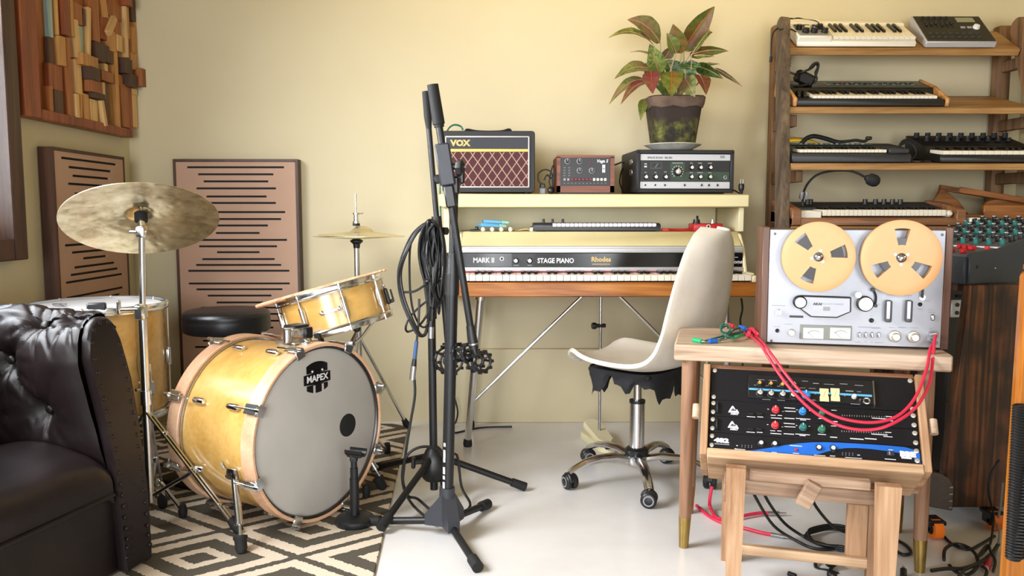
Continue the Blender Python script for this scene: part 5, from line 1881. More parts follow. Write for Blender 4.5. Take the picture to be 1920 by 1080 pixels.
LF = [  # base px,py,depth, tip px,py,depth, half width, material, rib, droop, roll
    (1280, 95, .0, 1340, 12, -.05, .034, 'leaf_r', 'midrib_red', .10, 25), (1238, 80, .02, 1176, 37, -.02, .034, 'leaf_p', 'midrib', .16, 30), (1224, 83, .0, 1141, 71, -.06, .019, 'leaf_g', 'midrib', .18, 50),
    (1277, 100, -.02, 1262, 45, -.07, .030, 'leaf_r', 'midrib_red', .05, -15), (1268, 100, -.03, 1250, 62, -.06, .022, 'leaf_g', 'midrib', .05, 20), (1282, 96, .03, 1336, 60, .02, .030, 'leaf_g', 'midrib', .15, -20), (1292, 104, .0, 1366, 96, -.06, .022, 'leaf_r', 'midrib', .15, 45),
    (1236, 140, -.03, 1218, 82, -.09, .030, 'leaf_g', 'midrib', .02, 10), (1240, 122, .04, 1182, 98, .02, .008, 'leaf_g', 'midrib', .15, 60), (1222, 132, .0, 1152, 148, -.05, .024, 'leaf_p', 'midrib', .16, 35), (1212, 150, .0, 1142, 196, -.06, .020, 'leaf_p', 'midrib', .16, 35), (1216, 155, -.03, 1164, 196, -.10, .019, 'leaf_d', 'midrib', .15, 40),
    (1221, 134, -.07, 1224, 176, -.13, .027, 'leaf_d', 'midrib_red', .06, 5), (1260, 134, -.08, 1259, 182, -.14, .034, 'leaf_r', 'midrib_red', .06, 0), (1285, 148, -.08, 1303, 182, -.13, .030, 'leaf_p', 'midrib', .10, 20), (1310, 140, -.04, 1324, 178, -.10, .026, 'leaf_d', 'midrib', .10, -35),
    (1303, 124, .02, 1356, 148, -.03, .022, 'leaf_dg', 'midrib', .14, 40), (1300, 122, .04, 1350, 120, .02, .011, 'leaf_g', 'midrib', .1, 65), (1340, 128, .02, 1392, 163, .0, .010, 'leaf_p', 'midrib', .12, 50), (1296, 130, -.04, 1297, 112, -.05, .03, 'leaf_dg', 'midrib', .0, 0),
    (1262, 140, .02, 1250, 112, .02, .034, 'leaf_dg', 'midrib', .05, 10), (1286, 150, -.02, 1282, 114, -.03, .034, 'leaf_dg', 'midrib', .05, 0), (1240, 150, .0, 1250, 186, -.10, .026, 'leaf_dg', 'midrib', .08, 0), (1246, 110, -.02, 1260, 86, -.05, .020, 'leaf_p', 'midrib', .05, 30),
    (1298, 100, -.03, 1331, 54, -.08, .010, 'leaf_g', 'midrib', .08, 30), (1302, 104, -.05, 1340, 106, -.09, .011, 'leaf_g', 'midrib', .12, 55), (1210, 185, .0, 1201, 226, -.06, .016, 'leaf_g', 'midrib', .06, 10), (1270, 160, .06, 1305, 128, .10, .03, 'leaf_dg', 'midrib', .1, 0), (1235, 150, .08, 1210, 118, .10, .03, 'leaf_dg', 'midrib', .1, 0),
]
for k, L in enumerate(LF):
    a = leaf(*L)
    if k % 2 == 0 or k < 14:
        c = V((.02 * math.cos(k * 2.4), .02 * math.sin(k * 2.4), .168))
        mk('leaf_stalk', MB().tube('stem', [c, c.lerp(a, .5) + V((c.x * .6, c.y * .6, .012)), a], .0038, 6, r_end=.0022), pp)

# ------------------------------------------------------------------ odds and ends on the piano lid
LT = .8395
bxp = PY(925, 420, 3.14)
for k, (dx, dy, rz, m_, lab) in enumerate(((-.006, 0, 14, 'sky_blue', 'flat blue packet on the piano lid, lower of two'), (.008, .012, 6, 'sky_blue', 'flat blue packet lying on top of another on the piano lid'))):
    o = thing('string_packet', lab, 'packet', Tm(bxp.x + dx, 3.135 + dy, LT + .018 + k * .0135) @ Rm(rz, 'Z') @ Rm(3, 'Y'))
    mk('sleeve', MB().box(m_, (-.014, 0, .006), (.070, .075, .012), None, .002), o)
    mk('printed_end', MB().box('photo_print', (.036, 0, .006), (.030, .075, .0119), None, .002), o)
rnd = random.Random(5)
for k in range(4):
    x = PY(906 + 17 * k, 430, 3.11).x
    o = mk('tuning_peg', MB().cyl('gold', (0, 0, .009), (0, .055, .009), .006, n=10).sphere('white_pl', (0, -.002, .009), .009, nu=10, nv=8), None, Tm(x, 3.105, LT) @ Rm(rnd.uniform(-8, 8), 'Z'))
    tag(o, 'small cream and gold peg in the row under the blue packets', 'peg', 'pegs under the blue packets')
o = MB().box('dark_steel', (0, 0, .005), (.040, .018, .008), None, .003).box('dark_steel', (.012, .004, .012), (.012, .012, .016), Rm(20, 'Z'), .003)
tag(mk('metal_clip', o, None, Tm(PY(890, 430, 3.11).x, 3.11, LT) @ Rm(12, 'Z')), 'dark metal clip at the left end of the piano lid', 'clip')
o = MB().tube('gold_print', [(-.03, 0, .004), (-.01, .01, .006), (.012, -.004, .010), (.03, .0, .006)], .0025, 6).box('white_pl', (.034, 0, .008), (.012, .01, .014), None, .002)
tag(mk('loose_clip', o, None, Tm(PY(980, 430, 3.11).x, 3.11, LT)), 'small gold wire clip left of the step sequencer on the piano lid', 'clip')
# step sequencer
sl_, sr_ = PY(1001, 425, 3.105), PY(1239, 425, 3.105)
sw = sr_.x - sl_.x
sq = thing('step_sequencer', 'low black step sequencer with a row of white pads on the piano lid', 'sequencer', Tm((sl_.x + sr_.x) / 2, 3.105, LT))
mk('body', MB().prism('charcoal', [(0, 0), (.16, 0), (.16, .030), (.05, .030), (.012, .029), (0, .022)], sw, basis((-sw / 2, 0, .003), (0, 1, 0), (0, 0, 1), (1, 0, 0)), .002), sq)
pxs, pxe = PY(1036, 420, 3.105).x - (sl_.x + sr_.x) / 2, PY(1231, 420, 3.105).x - (sl_.x + sr_.x) / 2
n = 24
for k in range(n):
    x = pxs + (pxe - pxs) * (k + .5) / n
    mk('pad', MB().box('pad', (x, .004, .0255), ((pxe - pxs) / n - .0012, .012, .0135), None, .0015), sq)
for px in (1019, 1036, 1055):
    x = PY(px, 413, 3.16).x - (sl_.x + sr_.x) / 2
    knob(sq, 'print_dark', (x, .05, .033), .0052, .016)
for k in range(2):
    mk('end_jack', MB().cyl('steel', (-sw / 2 - .012, .03 + .03 * k, .014), (-sw / 2 + .002, .03 + .03 * k, .014), .006, n=12), sq)
for x in (-1, 1):
    mk('rubber_foot', MB().box('black_matt', (x * (sw / 2 - .03), .08, .0016), (.03, .12, .0032)), sq)
# red effect pedal
rp = PY(1328, 425, 3.105)
ef = thing('effect_pedal', 'red metal effect pedal on the right of the piano lid', 'effect pedal', Tm(rp.x, 3.105, LT))
mk('enclosure', MB().box('red', (0, .045, .0155), (.114, .095, .031), None, .004, 2), ef)
knob(ef, 'black', (-.034, .05, .031), .0135, .016, n=20)
knob(ef, 'black', (-.024, .080, .031), .005, .030)
mk('foot_switch', MB().cyl('steel', (.024, .03, .031), (.024, .03, .038), .009, n=14).cyl('steel', (.024, .03, .036), (.024, .03, .046), .0055, n=12), ef)
mk('jack_socket', MB().torus('white_pl', .0062, .0018, Tm(.0, -.003, .020) @ FRONT, 16, 6).cyl('black', (0, -.001, .020), (0, -.0035, .020), .0055, n=12), ef)
tag(mk('red_patch_lead', MB().box('knob_red', (-.052, 0, .0065), (.03, .012, .011), None, .003).tube('red', [(-.04, 0, .007), (-.01, .006, .006), (.02, 0, .006), (.045, .002, .008)], .005, 8), None, Tm(PY(1273, 430, 3.11).x, 3.12, LT)), 'short red patch lead lying left of the red effect pedal', 'cable')

# ------------------------------------------------------------------ white shell chair on a chrome star base
CHX, CHY = .456, 2.655
face = R_(43)           # facing the piano: towards -X, turned to +Y
ch = thing('desk_chair', 'worn white shell chair on a chrome five-star base with casters', 'chair', Tm(CHX, CHY, 0))
fw = V((-math.cos(face), math.sin(face), 0))
sd = V((-math.sin(face), -math.cos(face), 0))      # towards the camera side
# centre profile (forward, up) from front lip to back top, and half width
prf = [(.190, .405, .09), (.186, .420, .13), (.155, .424, .160), (.105, .416, .188), (.04, .409, .206), (-.04, .405, .206), (-.11, .409, .204), (-.165, .426, .200), (-.205, .463, .195), (-.232, .52, .192), (-.255, .60, .187), (-.275, .675, .177), (-.292, .745, .160), (-.303, .795, .138), (-.309, .832, .104), (-.312, .857, .050)]


def cr(P, t):
    n_ = len(P) - 1
    i = min(int(t * n_), n_ - 1)
    f_ = t * n_ - i
    a, b, c, d = P[max(i - 1, 0)], P[i], P[i + 1], P[min(i + 2, n_)]
    return [.5 * (2 * b[k] + (c[k] - a[k]) * f_ + (2 * a[k] - 5 * b[k] + 4 * c[k] - d[k]) * f_ ** 2 + (3 * b[k] - a[k] - 3 * c[k] + d[k]) * f_ ** 3) for k in range(len(b))]


rows = []
NU, NV = 56, 20
for i in range(NU + 1):
    u = i / NU
    f_, z, w_ = cr(prf, u)
    f2, z2, _ = cr(prf, min(1, u + .01))
    f1, z1, _ = cr(prf, max(0, u - .01))
    tn = V((f2 - f1, z2 - z1)).normalized()
    nr2 = V((tn.y, -tn.x)) if True else None      # towards the sitter
    if nr2.x < 0 and u > .6:
        nr2 = -nr2
    if u < .6 and nr2.y < 0:
        nr2 = -nr2
    row = []
    for j in range(-NV // 2, NV // 2 + 1):
        s_ = j / (NV / 2)
        curl = (.030 if .12 < u < .62 else .030 + .03 * max(0, (u - .62) / .38)) * (abs(s_) ** 2.6)
        if u < .12:
            curl = .030 * (u / .12) * abs(s_) ** 2.6 + -.0 
        edge = .012 * max(0, abs(s_) - .85) / .15
        p = fw * (f_ + nr2.x * curl) + sd * (w_ * s_) + V((0, 0, z + nr2.y * curl - (.0 if u > .1 else 0)))
        row.append(p)
    rows.append(row)
sh = mk('shell', MB().grid('chair_white', rows), ch)
so_ = sh.modifiers.new('thickness', 'SOLIDIFY')
so_.thickness = .014
so_.offset = 0
bv = sh.modifiers.new('soft_rim', 'BEVEL')
bv.width = .004
bv.segments = 2
bv.limit_method = 'ANGLE'
# torn black cloth under the seat
rnd = random.Random(9)
rows = []
NB = 60
for j in range(6):
    row = []
    for i in range(NB + 1):
        a = 2 * pi * i / NB
        rf, rw = .135, .140
        c, s_ = math.cos(a), math.sin(a)
        g = (abs(c) ** 4 + abs(s_) ** 4) ** -.25
        drop = .055 + .042 * math.sin(a * 2 + .6) * .6 + .022 * math.sin(a * 7 + 1) + .012 * math.sin(a * 17)
        drop += .030 * max(0, math.cos(a - 2.6)) ** 4 + .02 * max(0, math.cos(a + .6)) ** 6
        k = j / 5
        wob = 1 + .06 * math.sin(a * 9 + j) * k - .04 * k
        row.append(fw * (rf * g * c * wob - .0) + sd * (rw * g * s_ * wob) + V((0, 0, .400 - k * drop)))
    rows.append(row)
tc_ = mk('torn_underlay', MB().grid('torn_cloth', rows), ch)
mk('seat_plate', MB().box('black', V((0, 0, .390)), (.24, .24, .016), Rm(-43, 'Z'), .004), ch)
mk('gas_column', MB().cyl('chrome', (0, 0, .24), (0, 0, .388), .0145, n=20).cyl('black', (0, 0, .272), (0, 0, .282), .027, n=24).cyl('chrome', (0, 0, .115), (0, 0, .275), .0255, n=24), ch)
hb2 = MB().lathe('black', [(0, .086), (.034, .086), (.040, .096), (.040, .112), (.030, .120), (0, .120)], None, 28).lathe('chrome', [(.02, .060), (.036, .062), (.042, .078), (.040, .092), (.02, .094)], None, 28)
mk('base_hub', hb2, ch)
wheel = MB()
for s_ in (-1, 1):
    T = Tm(s_ * .0125, 0, .0255) @ Rm(90, 'Y') @ Tm(0, 0, -.009)
    wheel.lathe('black', [(0, 0), (.019, 0), (.0225, .002), (.0255, .005), (.0255, .014), (.022, .018), (0, .018)], T, 24)
    wheel.lathe('print_dim', [(.013, .0182 if s_ > 0 else -.0002), (.017, .0182 if s_ > 0 else -.0002), (.017, .0186 if s_ > 0 else -.0006), (.013, .0186 if s_ > 0 else -.0006)], T, 24, True)
wheel = wheel.mesh('caster')
hood = MB().prism('black', [(-.026, -.002)] + [(x, y) for x, y in arc(0, 0, .028, 175, 20, 10)] + [(.012, -.002)], .026, basis((-.013, 0, .028), (0, 1, 0), (0, 0, 1), (1, 0, 0)), .003)
hood.cyl('steel', (0, 0, .045), (0, 0, .066), .0055, n=10)
hood = hood.mesh('caster_hood')
feet = [PZ(1062, 912), PZ(1215, 952), PZ(1247, 868), PZ(1100, 868)]
angs = [math.atan2(-.085, -.225), math.atan2(-.27, .06)]
a0 = math.atan2(-.075, -.235)
for k in range(5):
    a = a0 + 2 * pi * k / 5
    d = V((math.cos(a), math.sin(a), 0))
    s_ = V((-d.y, d.x, 0))
    lg = MB()
    rws = []
    for r_, z, hw2, ht in ((.025, .080, .020, .030), (.08, .094, .019, .026), (.14, .094, .0175, .022), (.19, .084, .0165, .020), (.23, .066, .016, .018), (.248, .054, .015, .016)):
        ring = []
        for i in range(10):
            b = 2 * pi * i / 10
            ring.append(d * (r_ + math.sin(b) * ht * .25) + s_ * hw2 * math.cos(b) + V((0, 0, z + math.sin(b) * ht * .5)))
        rws.append(ring)
    vs = [p for r_ in rws for p in r_]
    fs = [(i * 10 + j, i * 10 + (j + 1) % 10, (i + 1) * 10 + (j + 1) % 10, (i + 1) * 10 + j) for i in range(5) for j in range(10)] + [tuple(range(9, -1, -1)), tuple(range(50, 60))]
    lg.add(vs, fs, 'chrome')
    lo = mk('base_leg', lg, ch)
    T = Tm(d * .245) @ Rm([25, 75, -20, 40, 100][k], 'Z')
    cs_ = mk('caster', wheel, lo, T)
    h2 = mk('caster_hood', hood, lo, T)
# ------------------------------------------------------------------ bleached wood table
TZ = .565
tb = R_(-15.0)
tT = Tm(.453, 2.084, 0) @ MX.Rotation(tb, 4, 'Z')       # origin: front left corner of the top on the floor
tbl = thing('side_table', 'bleached wooden side table on round legs with brass feet', 'table', tT)
TW, TD, TH = .668, .345, .042
mk('top', MB().box('top_wood', (TW / 2, TD / 2, TZ - TH / 2), (TW, TD, TH), None, .004), tbl)
for x, y in ((.040, .040), (TW - .050, .035), (.045, TD - .045), (TW - .050, TD - .045)):
    bxx = x + (.0 if x < .3 else .0)
    l = mk('leg', MB().cyl('leg_wood', (x, y, TZ - TH), (bxx + (-.004 if x < .3 else .004), y - .002, .085), .0205, .0165, n=24), tbl)
    mk('brass_foot', MB().cyl('brass', (bxx + (-.004 if x < .3 else .004), y - .002, .086), (bxx + (-.006 if x < .3 else .006), y - .003, .0), .0168, .0125, n=24), l)

# ------------------------------------------------------------------ reel-to-reel deck
kT = Tm(.701, 2.092, TZ) @ Rm(-13.7, 'Z')
dk = thing('tape_deck', 'silver open-reel tape deck with walnut sides on the bleached table', 'tape deck', kT)
KW, KH, KD = .42, .302, .205
mk('cabinet', MB().box('walnut', (KW / 2, KD / 2 + .008, KH / 2 + .003), (KW + .002, KD - .016, KH - .002)), dk)
for x in (-.009, KW + .009):
    mk('side_cheek', MB().box('walnut', (x, KD / 2 - .002, KH / 2 + .0045), (.018, KD + .004, KH + .007), None, .002), dk)
for x in (.05, KW - .05):
    mk('rubber_foot', MB().box('black_matt', (x, KD / 2, .002), (.04, .14, .004)), dk)
mk('faceplate', MB().box('faceplate', (KW / 2, .002, KH / 2 + .003), (KW, .012, KH - .004), None, .0015), dk)
dkf = homog([(85, 122), (1350, 122), (70, 940), (1312, 985)], KW, KH)
FY = -.004
DF = lambda x, y, yy=FY: Tm(dkf(x, y)[0], yy, dkf(x, y)[1]) @ FRONT


def reel(cx, cy, R, label, angs_, tape_r):
    u, v_ = dkf(cx, cy)
    o = thing('tape_reel', label, 'tape reel', kT @ Tm(u, -.030, v_) @ FRONT)     # local Z towards the viewer
    for zz in (-.0085, .0065):
        fl = MB()
        r_ = [.012, .0245, .34 * R, .78 * R, R - .002, R]
        ths = sorted(set([a - 15 for a in angs_] + [a + 15 for a in angs_]))
        n = 72
        cuts = [(a - 14.5, a + 14.5) for a in angs_]
        angl = sorted(set([round(5 * k, 2) for k in range(n)] + [round(x % 360, 2) for c in cuts for x in c]))
        inw = lambda a: any(((a - c[0]) % 360) < 29 for c in cuts)
        vs, fs = [], []
        t = .0017
        m_ = len(angl)
        for z in (zz, zz + t):
            for r in r_:
                for a in angl:
                    vs.append((r * math.cos(R_(a)), r * math.sin(R_(a)), z - (.0006 if r == R else 0) * (1 if z == zz + t else -1)))
        ix = lambda z, i, j: (z * len(r_) + i) * m_ + j % m_
        for j in range(m_):
            mid = (angl[j] + (angl[(j + 1) % m_] + (360 if j == m_ - 1 else 0))) / 2
            for i in range(len(r_) - 1):
                hole = i == 2 and inw(mid)
                if hole:
                    for ii in (2, 3):
                        fs.append((ix(0, ii, j), ix(0, ii, j + 1), ix(1, ii, j + 1), ix(1, ii, j)))
                    if not inw(angl[j - 1] + .01):
                        fs.append((ix(0, 2, j), ix(0, 3, j), ix(1, 3, j), ix(1, 2, j)))
                    if not inw(angl[(j + 1) % m_] + .5):
                        fs.append((ix(0, 2, j + 1), ix(0, 3, j + 1), ix(1, 3, j + 1), ix(1, 2, j + 1)))
                    continue
                fs.append((ix(1, i, j), ix(1, i + 1, j), ix(1, i + 1, j + 1), ix(1, i, j + 1)))
                fs.append((ix(0, i, j), ix(0, i, j + 1), ix(0, i + 1, j + 1), ix(0, i + 1, j)))
            for i in (0, len(r_) - 1):
                fs.append((ix(0, i, j), ix(0, i, j + 1), ix(1, i, j + 1), ix(1, i, j)))
        fl.add(vs, fs, 'reel_flange')
        mk('flange', fl, o)
    mk('wound_tape', MB().lathe('tape_brown', [(.0246, -.0064), (tape_r, -.0064), (tape_r, .0062), (.0246, .0062)], None, 64, True), o)
    mk('hub', MB().lathe('reel_flange', [(.0122, -.007), (.0244, -.007), (.0244, .0068), (.0122, .0068)], None, 40, True), o)
    hl = MB()
    for k in range(3):
        a = R_(angs_[0] + 60 + 120 * k)
        hl.cyl('steel', (.0165 * math.cos(a), .0165 * math.sin(a), .0080), (.0165 * math.cos(a), .0165 * math.sin(a), .0087), .0034, n=10)
    mk('hub_eyelet', hl, o)
    return u, v_


u1, v1 = reel(418, 310, .0893, 'beige tape reel on the left spindle, wound with more tape', [133, 13, -113], .0605)
u2, v2 = reel(1003, 315, .0945, 'beige tape reel on the right spindle, with its window at the top', [90, -30, 210], .049)
for u, v_ in ((u1, v1), (u2, v2)):
    A = Tm(u, 0, v_) @ FRONT
    sp_ = MB().cyl('steel', (0, 0, 0), (0, 0, .040), .0055, n=14)
    for k in range(3):
        a = R_(30 + 120 * k)
        sp_.box('steel', (.0058 * math.cos(a), .0058 * math.sin(a), .037), (.0072, .0026, .008), Tm(0, 0, 0) @ Rm(0, 'Z'))
    sp_.lathe('chrome', [(0, .038), (.0085, .038), (.0085, .043), (.004, .046), (0, .046)], None, 6)
    mk('spindle', MB().add([A @ V(p) for p in sp_.v], sp_.f, 'chrome'), dk)
# head cover
hc = [(300, 588), (662, 600), (662, 705), (562, 748), (375, 742), (268, 660), (258, 620)]
pts = [dkf(*p) for p in hc]
pts = pts[::-1]
mk('head_cover_trim', MB().prism('black', pts, .016, Tm(0, FY, 0) @ FRONT, .0015), dk)
cxm, cym = sum(p[0] for p in pts) / len(pts), sum(p[1] for p in pts) / len(pts)
pin = [(cxm + (x - cxm) * .955, cym + (y - cym) * .90) for x, y in pts]
hcv = mk('head_cover', MB().prism('faceplate', pin, .0195, Tm(0, FY, 0) @ FRONT, .001), dk)
mk('cover_lettering', MB().text('print_dark', 'AKAI', .0085, DF(420, 648, FY - .0198), .0004, .0005, 'CENTER', 1.1).text('print_dim', 'FULL AUTO  REVERSE', .0055, DF(525, 648, FY - .0198), .0004).box('print_dim', (dkf(485, 681)[0], FY - .0196, dkf(485, 681)[1]), (.017, .0006, .010)), hcv)
mk('tension_roller', MB().lathe('black', [(0, 0), (.0168, 0), (.0168, .020), (.0145, .023), (0, .023)], DF(298, 636), 32).lathe('knob_silver', [(0, .022), (.0135, .022), (.0130, .026), (.005, .027), (0, .0265)], DF(298, 636), 32), dk)
mk('capstan_knob', MB().lathe('black', [(0, 0), (.0198, 0), (.0198, .016), (.018, .018), (0, .018)], DF(762, 648), 36).lathe('knob_silver', [(0, .0175), (.0170, .0175), (.0165, .022), (.002, .023), (0, .0225)], DF(762, 648), 36), dk)
mk('tape_guide', MB().cyl('chrome', (0, 0, 0), (0, 0, .02), .0062, n=16, T=DF(708, 583)).cyl('chrome', (0, 0, .02), (0, 0, .023), .0078, n=16, T=DF(708, 583)), dk)
mk('tension_arm', MB().tube('black', [dkf(820, 548) + (0,), dkf(836, 575) + (0,), dkf(843, 610) + (0,), dkf(836, 660) + (0,)], .0028, 8, Tm(0, FY - .006, 0) @ FRONT).cyl('black', (0, 0, 0), (0, 0, .014), .0050, n=12, T=DF(818, 548)).cyl('black', (0, 0, 0), (0, 0, .012), .0045, n=12, T=DF(838, 662)), dk)
# meters
u, v_, a, b_ = rect_px(dkf, 305, 800, 672, 915)
mt = mk('meter_bezel', MB().box('meter_frame', (u, FY - .001, v_), (a, .004, b_), None, .001), dk)
for x0_, x1_ in ((328, 470), (520, 662)):
    u, v_, a, b_ = rect_px(dkf, x0_, 822, x1_, 902)
    mf = mk('level_meter', MB().box('amp_glass', (u, FY - .0028, v_), (a, .0012, b_)), mt)
    k = MB()
    for i in range(9):
        an = R_(140 - 12 * i)
        k.box('print_dark', (u + .019 * math.cos(an) + .002, FY - .0036, v_ - .011 + .019 * math.sin(an)), (.0012, .0004, .0026))
    k.tube('print_dark', [(u + .019 * math.cos(R_(140 - 10 * i)) + .002, FY - .0036, v_ - .0125 + .019 * math.sin(R_(140 - 10 * i))) for i in range(9)], .0003, 4)
    k.cyl('print_dark', (u - .015, FY - .0038, v_ + .004), (u + .002, FY - .0038, v_ - .012), .0004, n=4)
    k.text('print_dark', 'VU', .0045, Tm(u, FY - .0034, v_ - .002) @ FRONT, .0002)
    mk('meter_scale', k, mf)
for x in (928, 1074):
    u, v_, a, b_ = rect_px(dkf, x - 20, 622, x + 22, 780)
    mk('transport_lever', MB().box('dark_lever', (u, FY - .010, v_), (a, .020, b_), None, .004, 2).box('brushed', (u - .002, FY - .0205, v_ + .004), (a * .5, .002, b_ * .8), None, .0005), dk)
for x in (728, 773, 818, 866):
    mk('slide_switch', MB().box('steel', (0, 0, .005), (.0058, .0135, .012), DF(x, 872), .0015), dk)
for x, y in ((980, 882), (1115, 886)):
    mk('level_knob', MB().lathe('knob_silver', [(0, 0), (.0148, 0), (.0148, .010), (.0135, .012), (.0100, .013), (.0095, .024), (.008, .026), (0, .026)], DF(x, y), 28), dk)
mk('small_knob', MB().lathe('knob_silver', [(0, 0), (.0095, 0), (.0090, .014), (.0075, .017), (0, .017)], DF(242, 855), 24), dk)
mk('small_knob', MB().lathe('steel', [(0, 0), (.0085, 0), (.0080, .006), (0, .006)], DF(148, 712), 20).box('steel', (0, 0, .010), (.005, .016, .012), DF(150, 712), .001), dk)
for x, y, r in ((143, 843, .0052), (814, 770, .0058), (1163, 655, .005)):
    mk('jack_socket', MB().lathe('black', [(0, 0), (r, 0), (r, .003), (r * .6, .004), (0, .001)], DF(x, y), 18), dk)
mk('counter_window', MB().box('black', (0, 0, .0008), (.034, .0055, .0016), DF(278, 743)), dk)
mk('speed_lever', MB().cyl('black', (0, 0, 0), (0, 0, .012), .0022, n=8, T=DF(1172, 600)).box('black', (0, .008, .012), (.005, .024, .005), DF(1172, 592), .001).lathe('steel', [(0, 0), (.008, 0), (.0075, .004), (0, .004)], DF(1178, 605), 16), dk)
mk('rocker_switch', MB().box('steel', (0, 0, .004), (.0095, .0165, .008), DF(1253, 748), .003), dk)
for x, y in ((120, 150), (1322, 152), (102, 915)):
    mk('corner_screw', MB().lathe('dark_steel', [(0, 0), (.0035, 0), (.003, .0015), (0, .0018)], DF(x, y, FY), 10), dk)
pt = MB()
for x, y, a_, b_ in ((150, 664, .034, .0012), (1012, 590, .060, .0014), (800, 820, .052, .0016), (850, 828, .022, .0012), (960, 822, .012, .0014), (1035, 822, .020, .0016), (1125, 824, .018, .0014), (718, 925, .014, .0014), (775, 925, .005, .0014), (818, 927, .004, .0014), (870, 930, .020, .0014), (140, 815, .016, .0012), (225, 797, .020, .0012), (815, 738, .006, .0012), (1245, 695, .015, .0012), (1250, 712, .018, .0012), (1165, 690, .010, .0012), (1215, 630, .012, .0012), (1243, 828, .007, .0014), (868, 655, .010, .001)):
    pt.box('print_dim', (0, 0, .0003), (a_, b_, .0006), DF(x, y))
for i in range(12):
    pt.box('print_dim', (0, 0, .0003), (.0014, .002, .0006), DF(925 + i * 14, 602))
mk('panel_print', pt, dk)
mk('jack_plug', MB().cyl('steel', (0, 0, 0), (0, 0, .016), .0052, n=12, T=DF(1236, 868)).cyl('steel', (0, 0, 0), (0, 0, .012), .0052, n=12, T=DF(1240, 915)), dk)

# ------------------------------------------------------------------ tilted wooden rack on legs, with four units
kz = R_(-16.7)
rT = Tm(.513, 1.945, .325) @ MX.Rotation(kz, 4, 'Z')
rackT = rT @ Rm(-36.3, 'X')                      # panel frame: x along, z up the face, y into the case
RWD, RHT = .483, .2225
rk = thing('rack_stand', 'tilted pale wooden equipment case on tapered legs before the table', 'rack', Tm(.74, 1.93, 0) @ MX.Rotation(kz, 4, 'Z'))
bT_ = Tm(.74, 1.93, 0) @ MX.Rotation(kz, 4, 'Z')
toK = bT_.inverted() @ rackT
t = .018
CD = .165
cs2 = [('side_panel', 'pine_z', (-t / 2 - .002, .5 * CD - .012, RHT / 2 - .006), (t, CD, RHT + 2 * t - .010)), ('side_panel', 'pine_z', (RWD + t / 2 + .002, .5 * CD - .012, RHT / 2 - .006), (t, CD, RHT + 2 * t - .010)),
       ('top_panel', 'leg_wood_x', (RWD / 2, .5 * CD - .002, RHT + .0075), (RWD + .004, CD - .012, .013)), ('bottom_panel', 'pine_x', (RWD / 2, .5 * CD - .014, -t / 2 - .005), (RWD + .004, CD + .004, t + .006)),
       ('back_panel', 'grey_pine', (RWD / 2, CD - .018, RHT / 2), (RWD + .004, .010, RHT))]
for n_, m_, c, s_ in cs2:
    mk(n_, MB().box(m_, c, s_, None, .002), rk, toK)
for x in (-.012 - .018, RWD + .012 + .018):
    mk('strap_toggle', MB().cyl('top_wood', (x + (-.004 if x < 0 else .004), -.0, RHT * .44 - .018), (x + (-.004 if x < 0 else .004), -.0, RHT * .44 + .018), .0095, n=14), rk, toK)
# legs in the stand's own frame (x along the case, y back)
lx = lambda px, py, z: bT_.inverted() @ PZ(px, py, z)


def taper_leg(name, x, y, z1, w1, w0, dpt, m_='pine_z', shift=0, z0=0.0):
    g = MB()
    vs = []
    for z, w_, sh_ in ((z0, w0, shift), (z1, w1, 0)):
        for a, b in ((-1, -1), (1, -1), (1, 1), (-1, 1)):
            vs.append((x + sh_ + a * w_ / 2, y + b * dpt / 2, z))
    g.add(vs, [(3, 2, 1, 0), (4, 5, 6, 7), (0, 1, 5, 4), (1, 2, 6, 5), (2, 3, 7, 6), (3, 0, 4, 7)], m_)
    return mk(name, g, rk)


fl_ = lx(1380, 874, .305)
fr_ = lx(1665, 908, .305)
yl = -.030
taper_leg('leg', fl_.x, fl_.y - .004, .305, .046, .034, .030)
taper_leg('leg', fr_.x, fr_.y - .004, .305, .052, .036, .030)
taper_leg('leg', fl_.x - .012, fl_.y + .165, .24, .044, .040, .028)
taper_leg('leg', fr_.x + .006, fr_.y + .150, .24, .044, .044, .028)
xm, ym = (fl_.x + fr_.x) / 2, (fl_.y + fr_.y) / 2
wl = fr_.x - fl_.x
mk('front_apron', MB().box('grey_pine', (xm, ym + .022, .287), (wl - .06, .022, .024), None, .002), rk)
mk('front_apron', MB().box('grey_pine', (xm + .01, ym + .060, .245), (wl + .04, .022, .034), None, .002), rk)
mk('side_rail', MB().box('grey_pine', (fl_.x - .012, ym + .085, .240), (.030, .15, .045), None, .002), rk)
mk('side_rail', MB().box('grey_pine', (fr_.x + .012, ym + .075, .240), (.030, .13, .045), None, .002), rk)
mk('wedge_block', MB().box('grey_pine', (0, 0, 0), (.034, .020, .062), None, .002), rk, Tm(xm + .0, ym + .002, .258) @ Rm(25, 'Y'))
mk('stretcher', MB().box('pine_x', (xm - .01, ym + .085, .075), (wl - .02, .020, .024), None, .002), rk)
mk('brace_block', MB().box('pine_z', (fr_.x - .045, ym + .10, .135), (.046, .026, .16), None, .002), rk)

rf = homog([(258, 300), (1600, 405), (250, 855), (1668, 975)], RWD, RHT)
RF = lambda x, y, yy=0.0: Tm(rf(x, y)[0], yy, rf(x, y)[1]) @ FRONT
U = RHT / 5


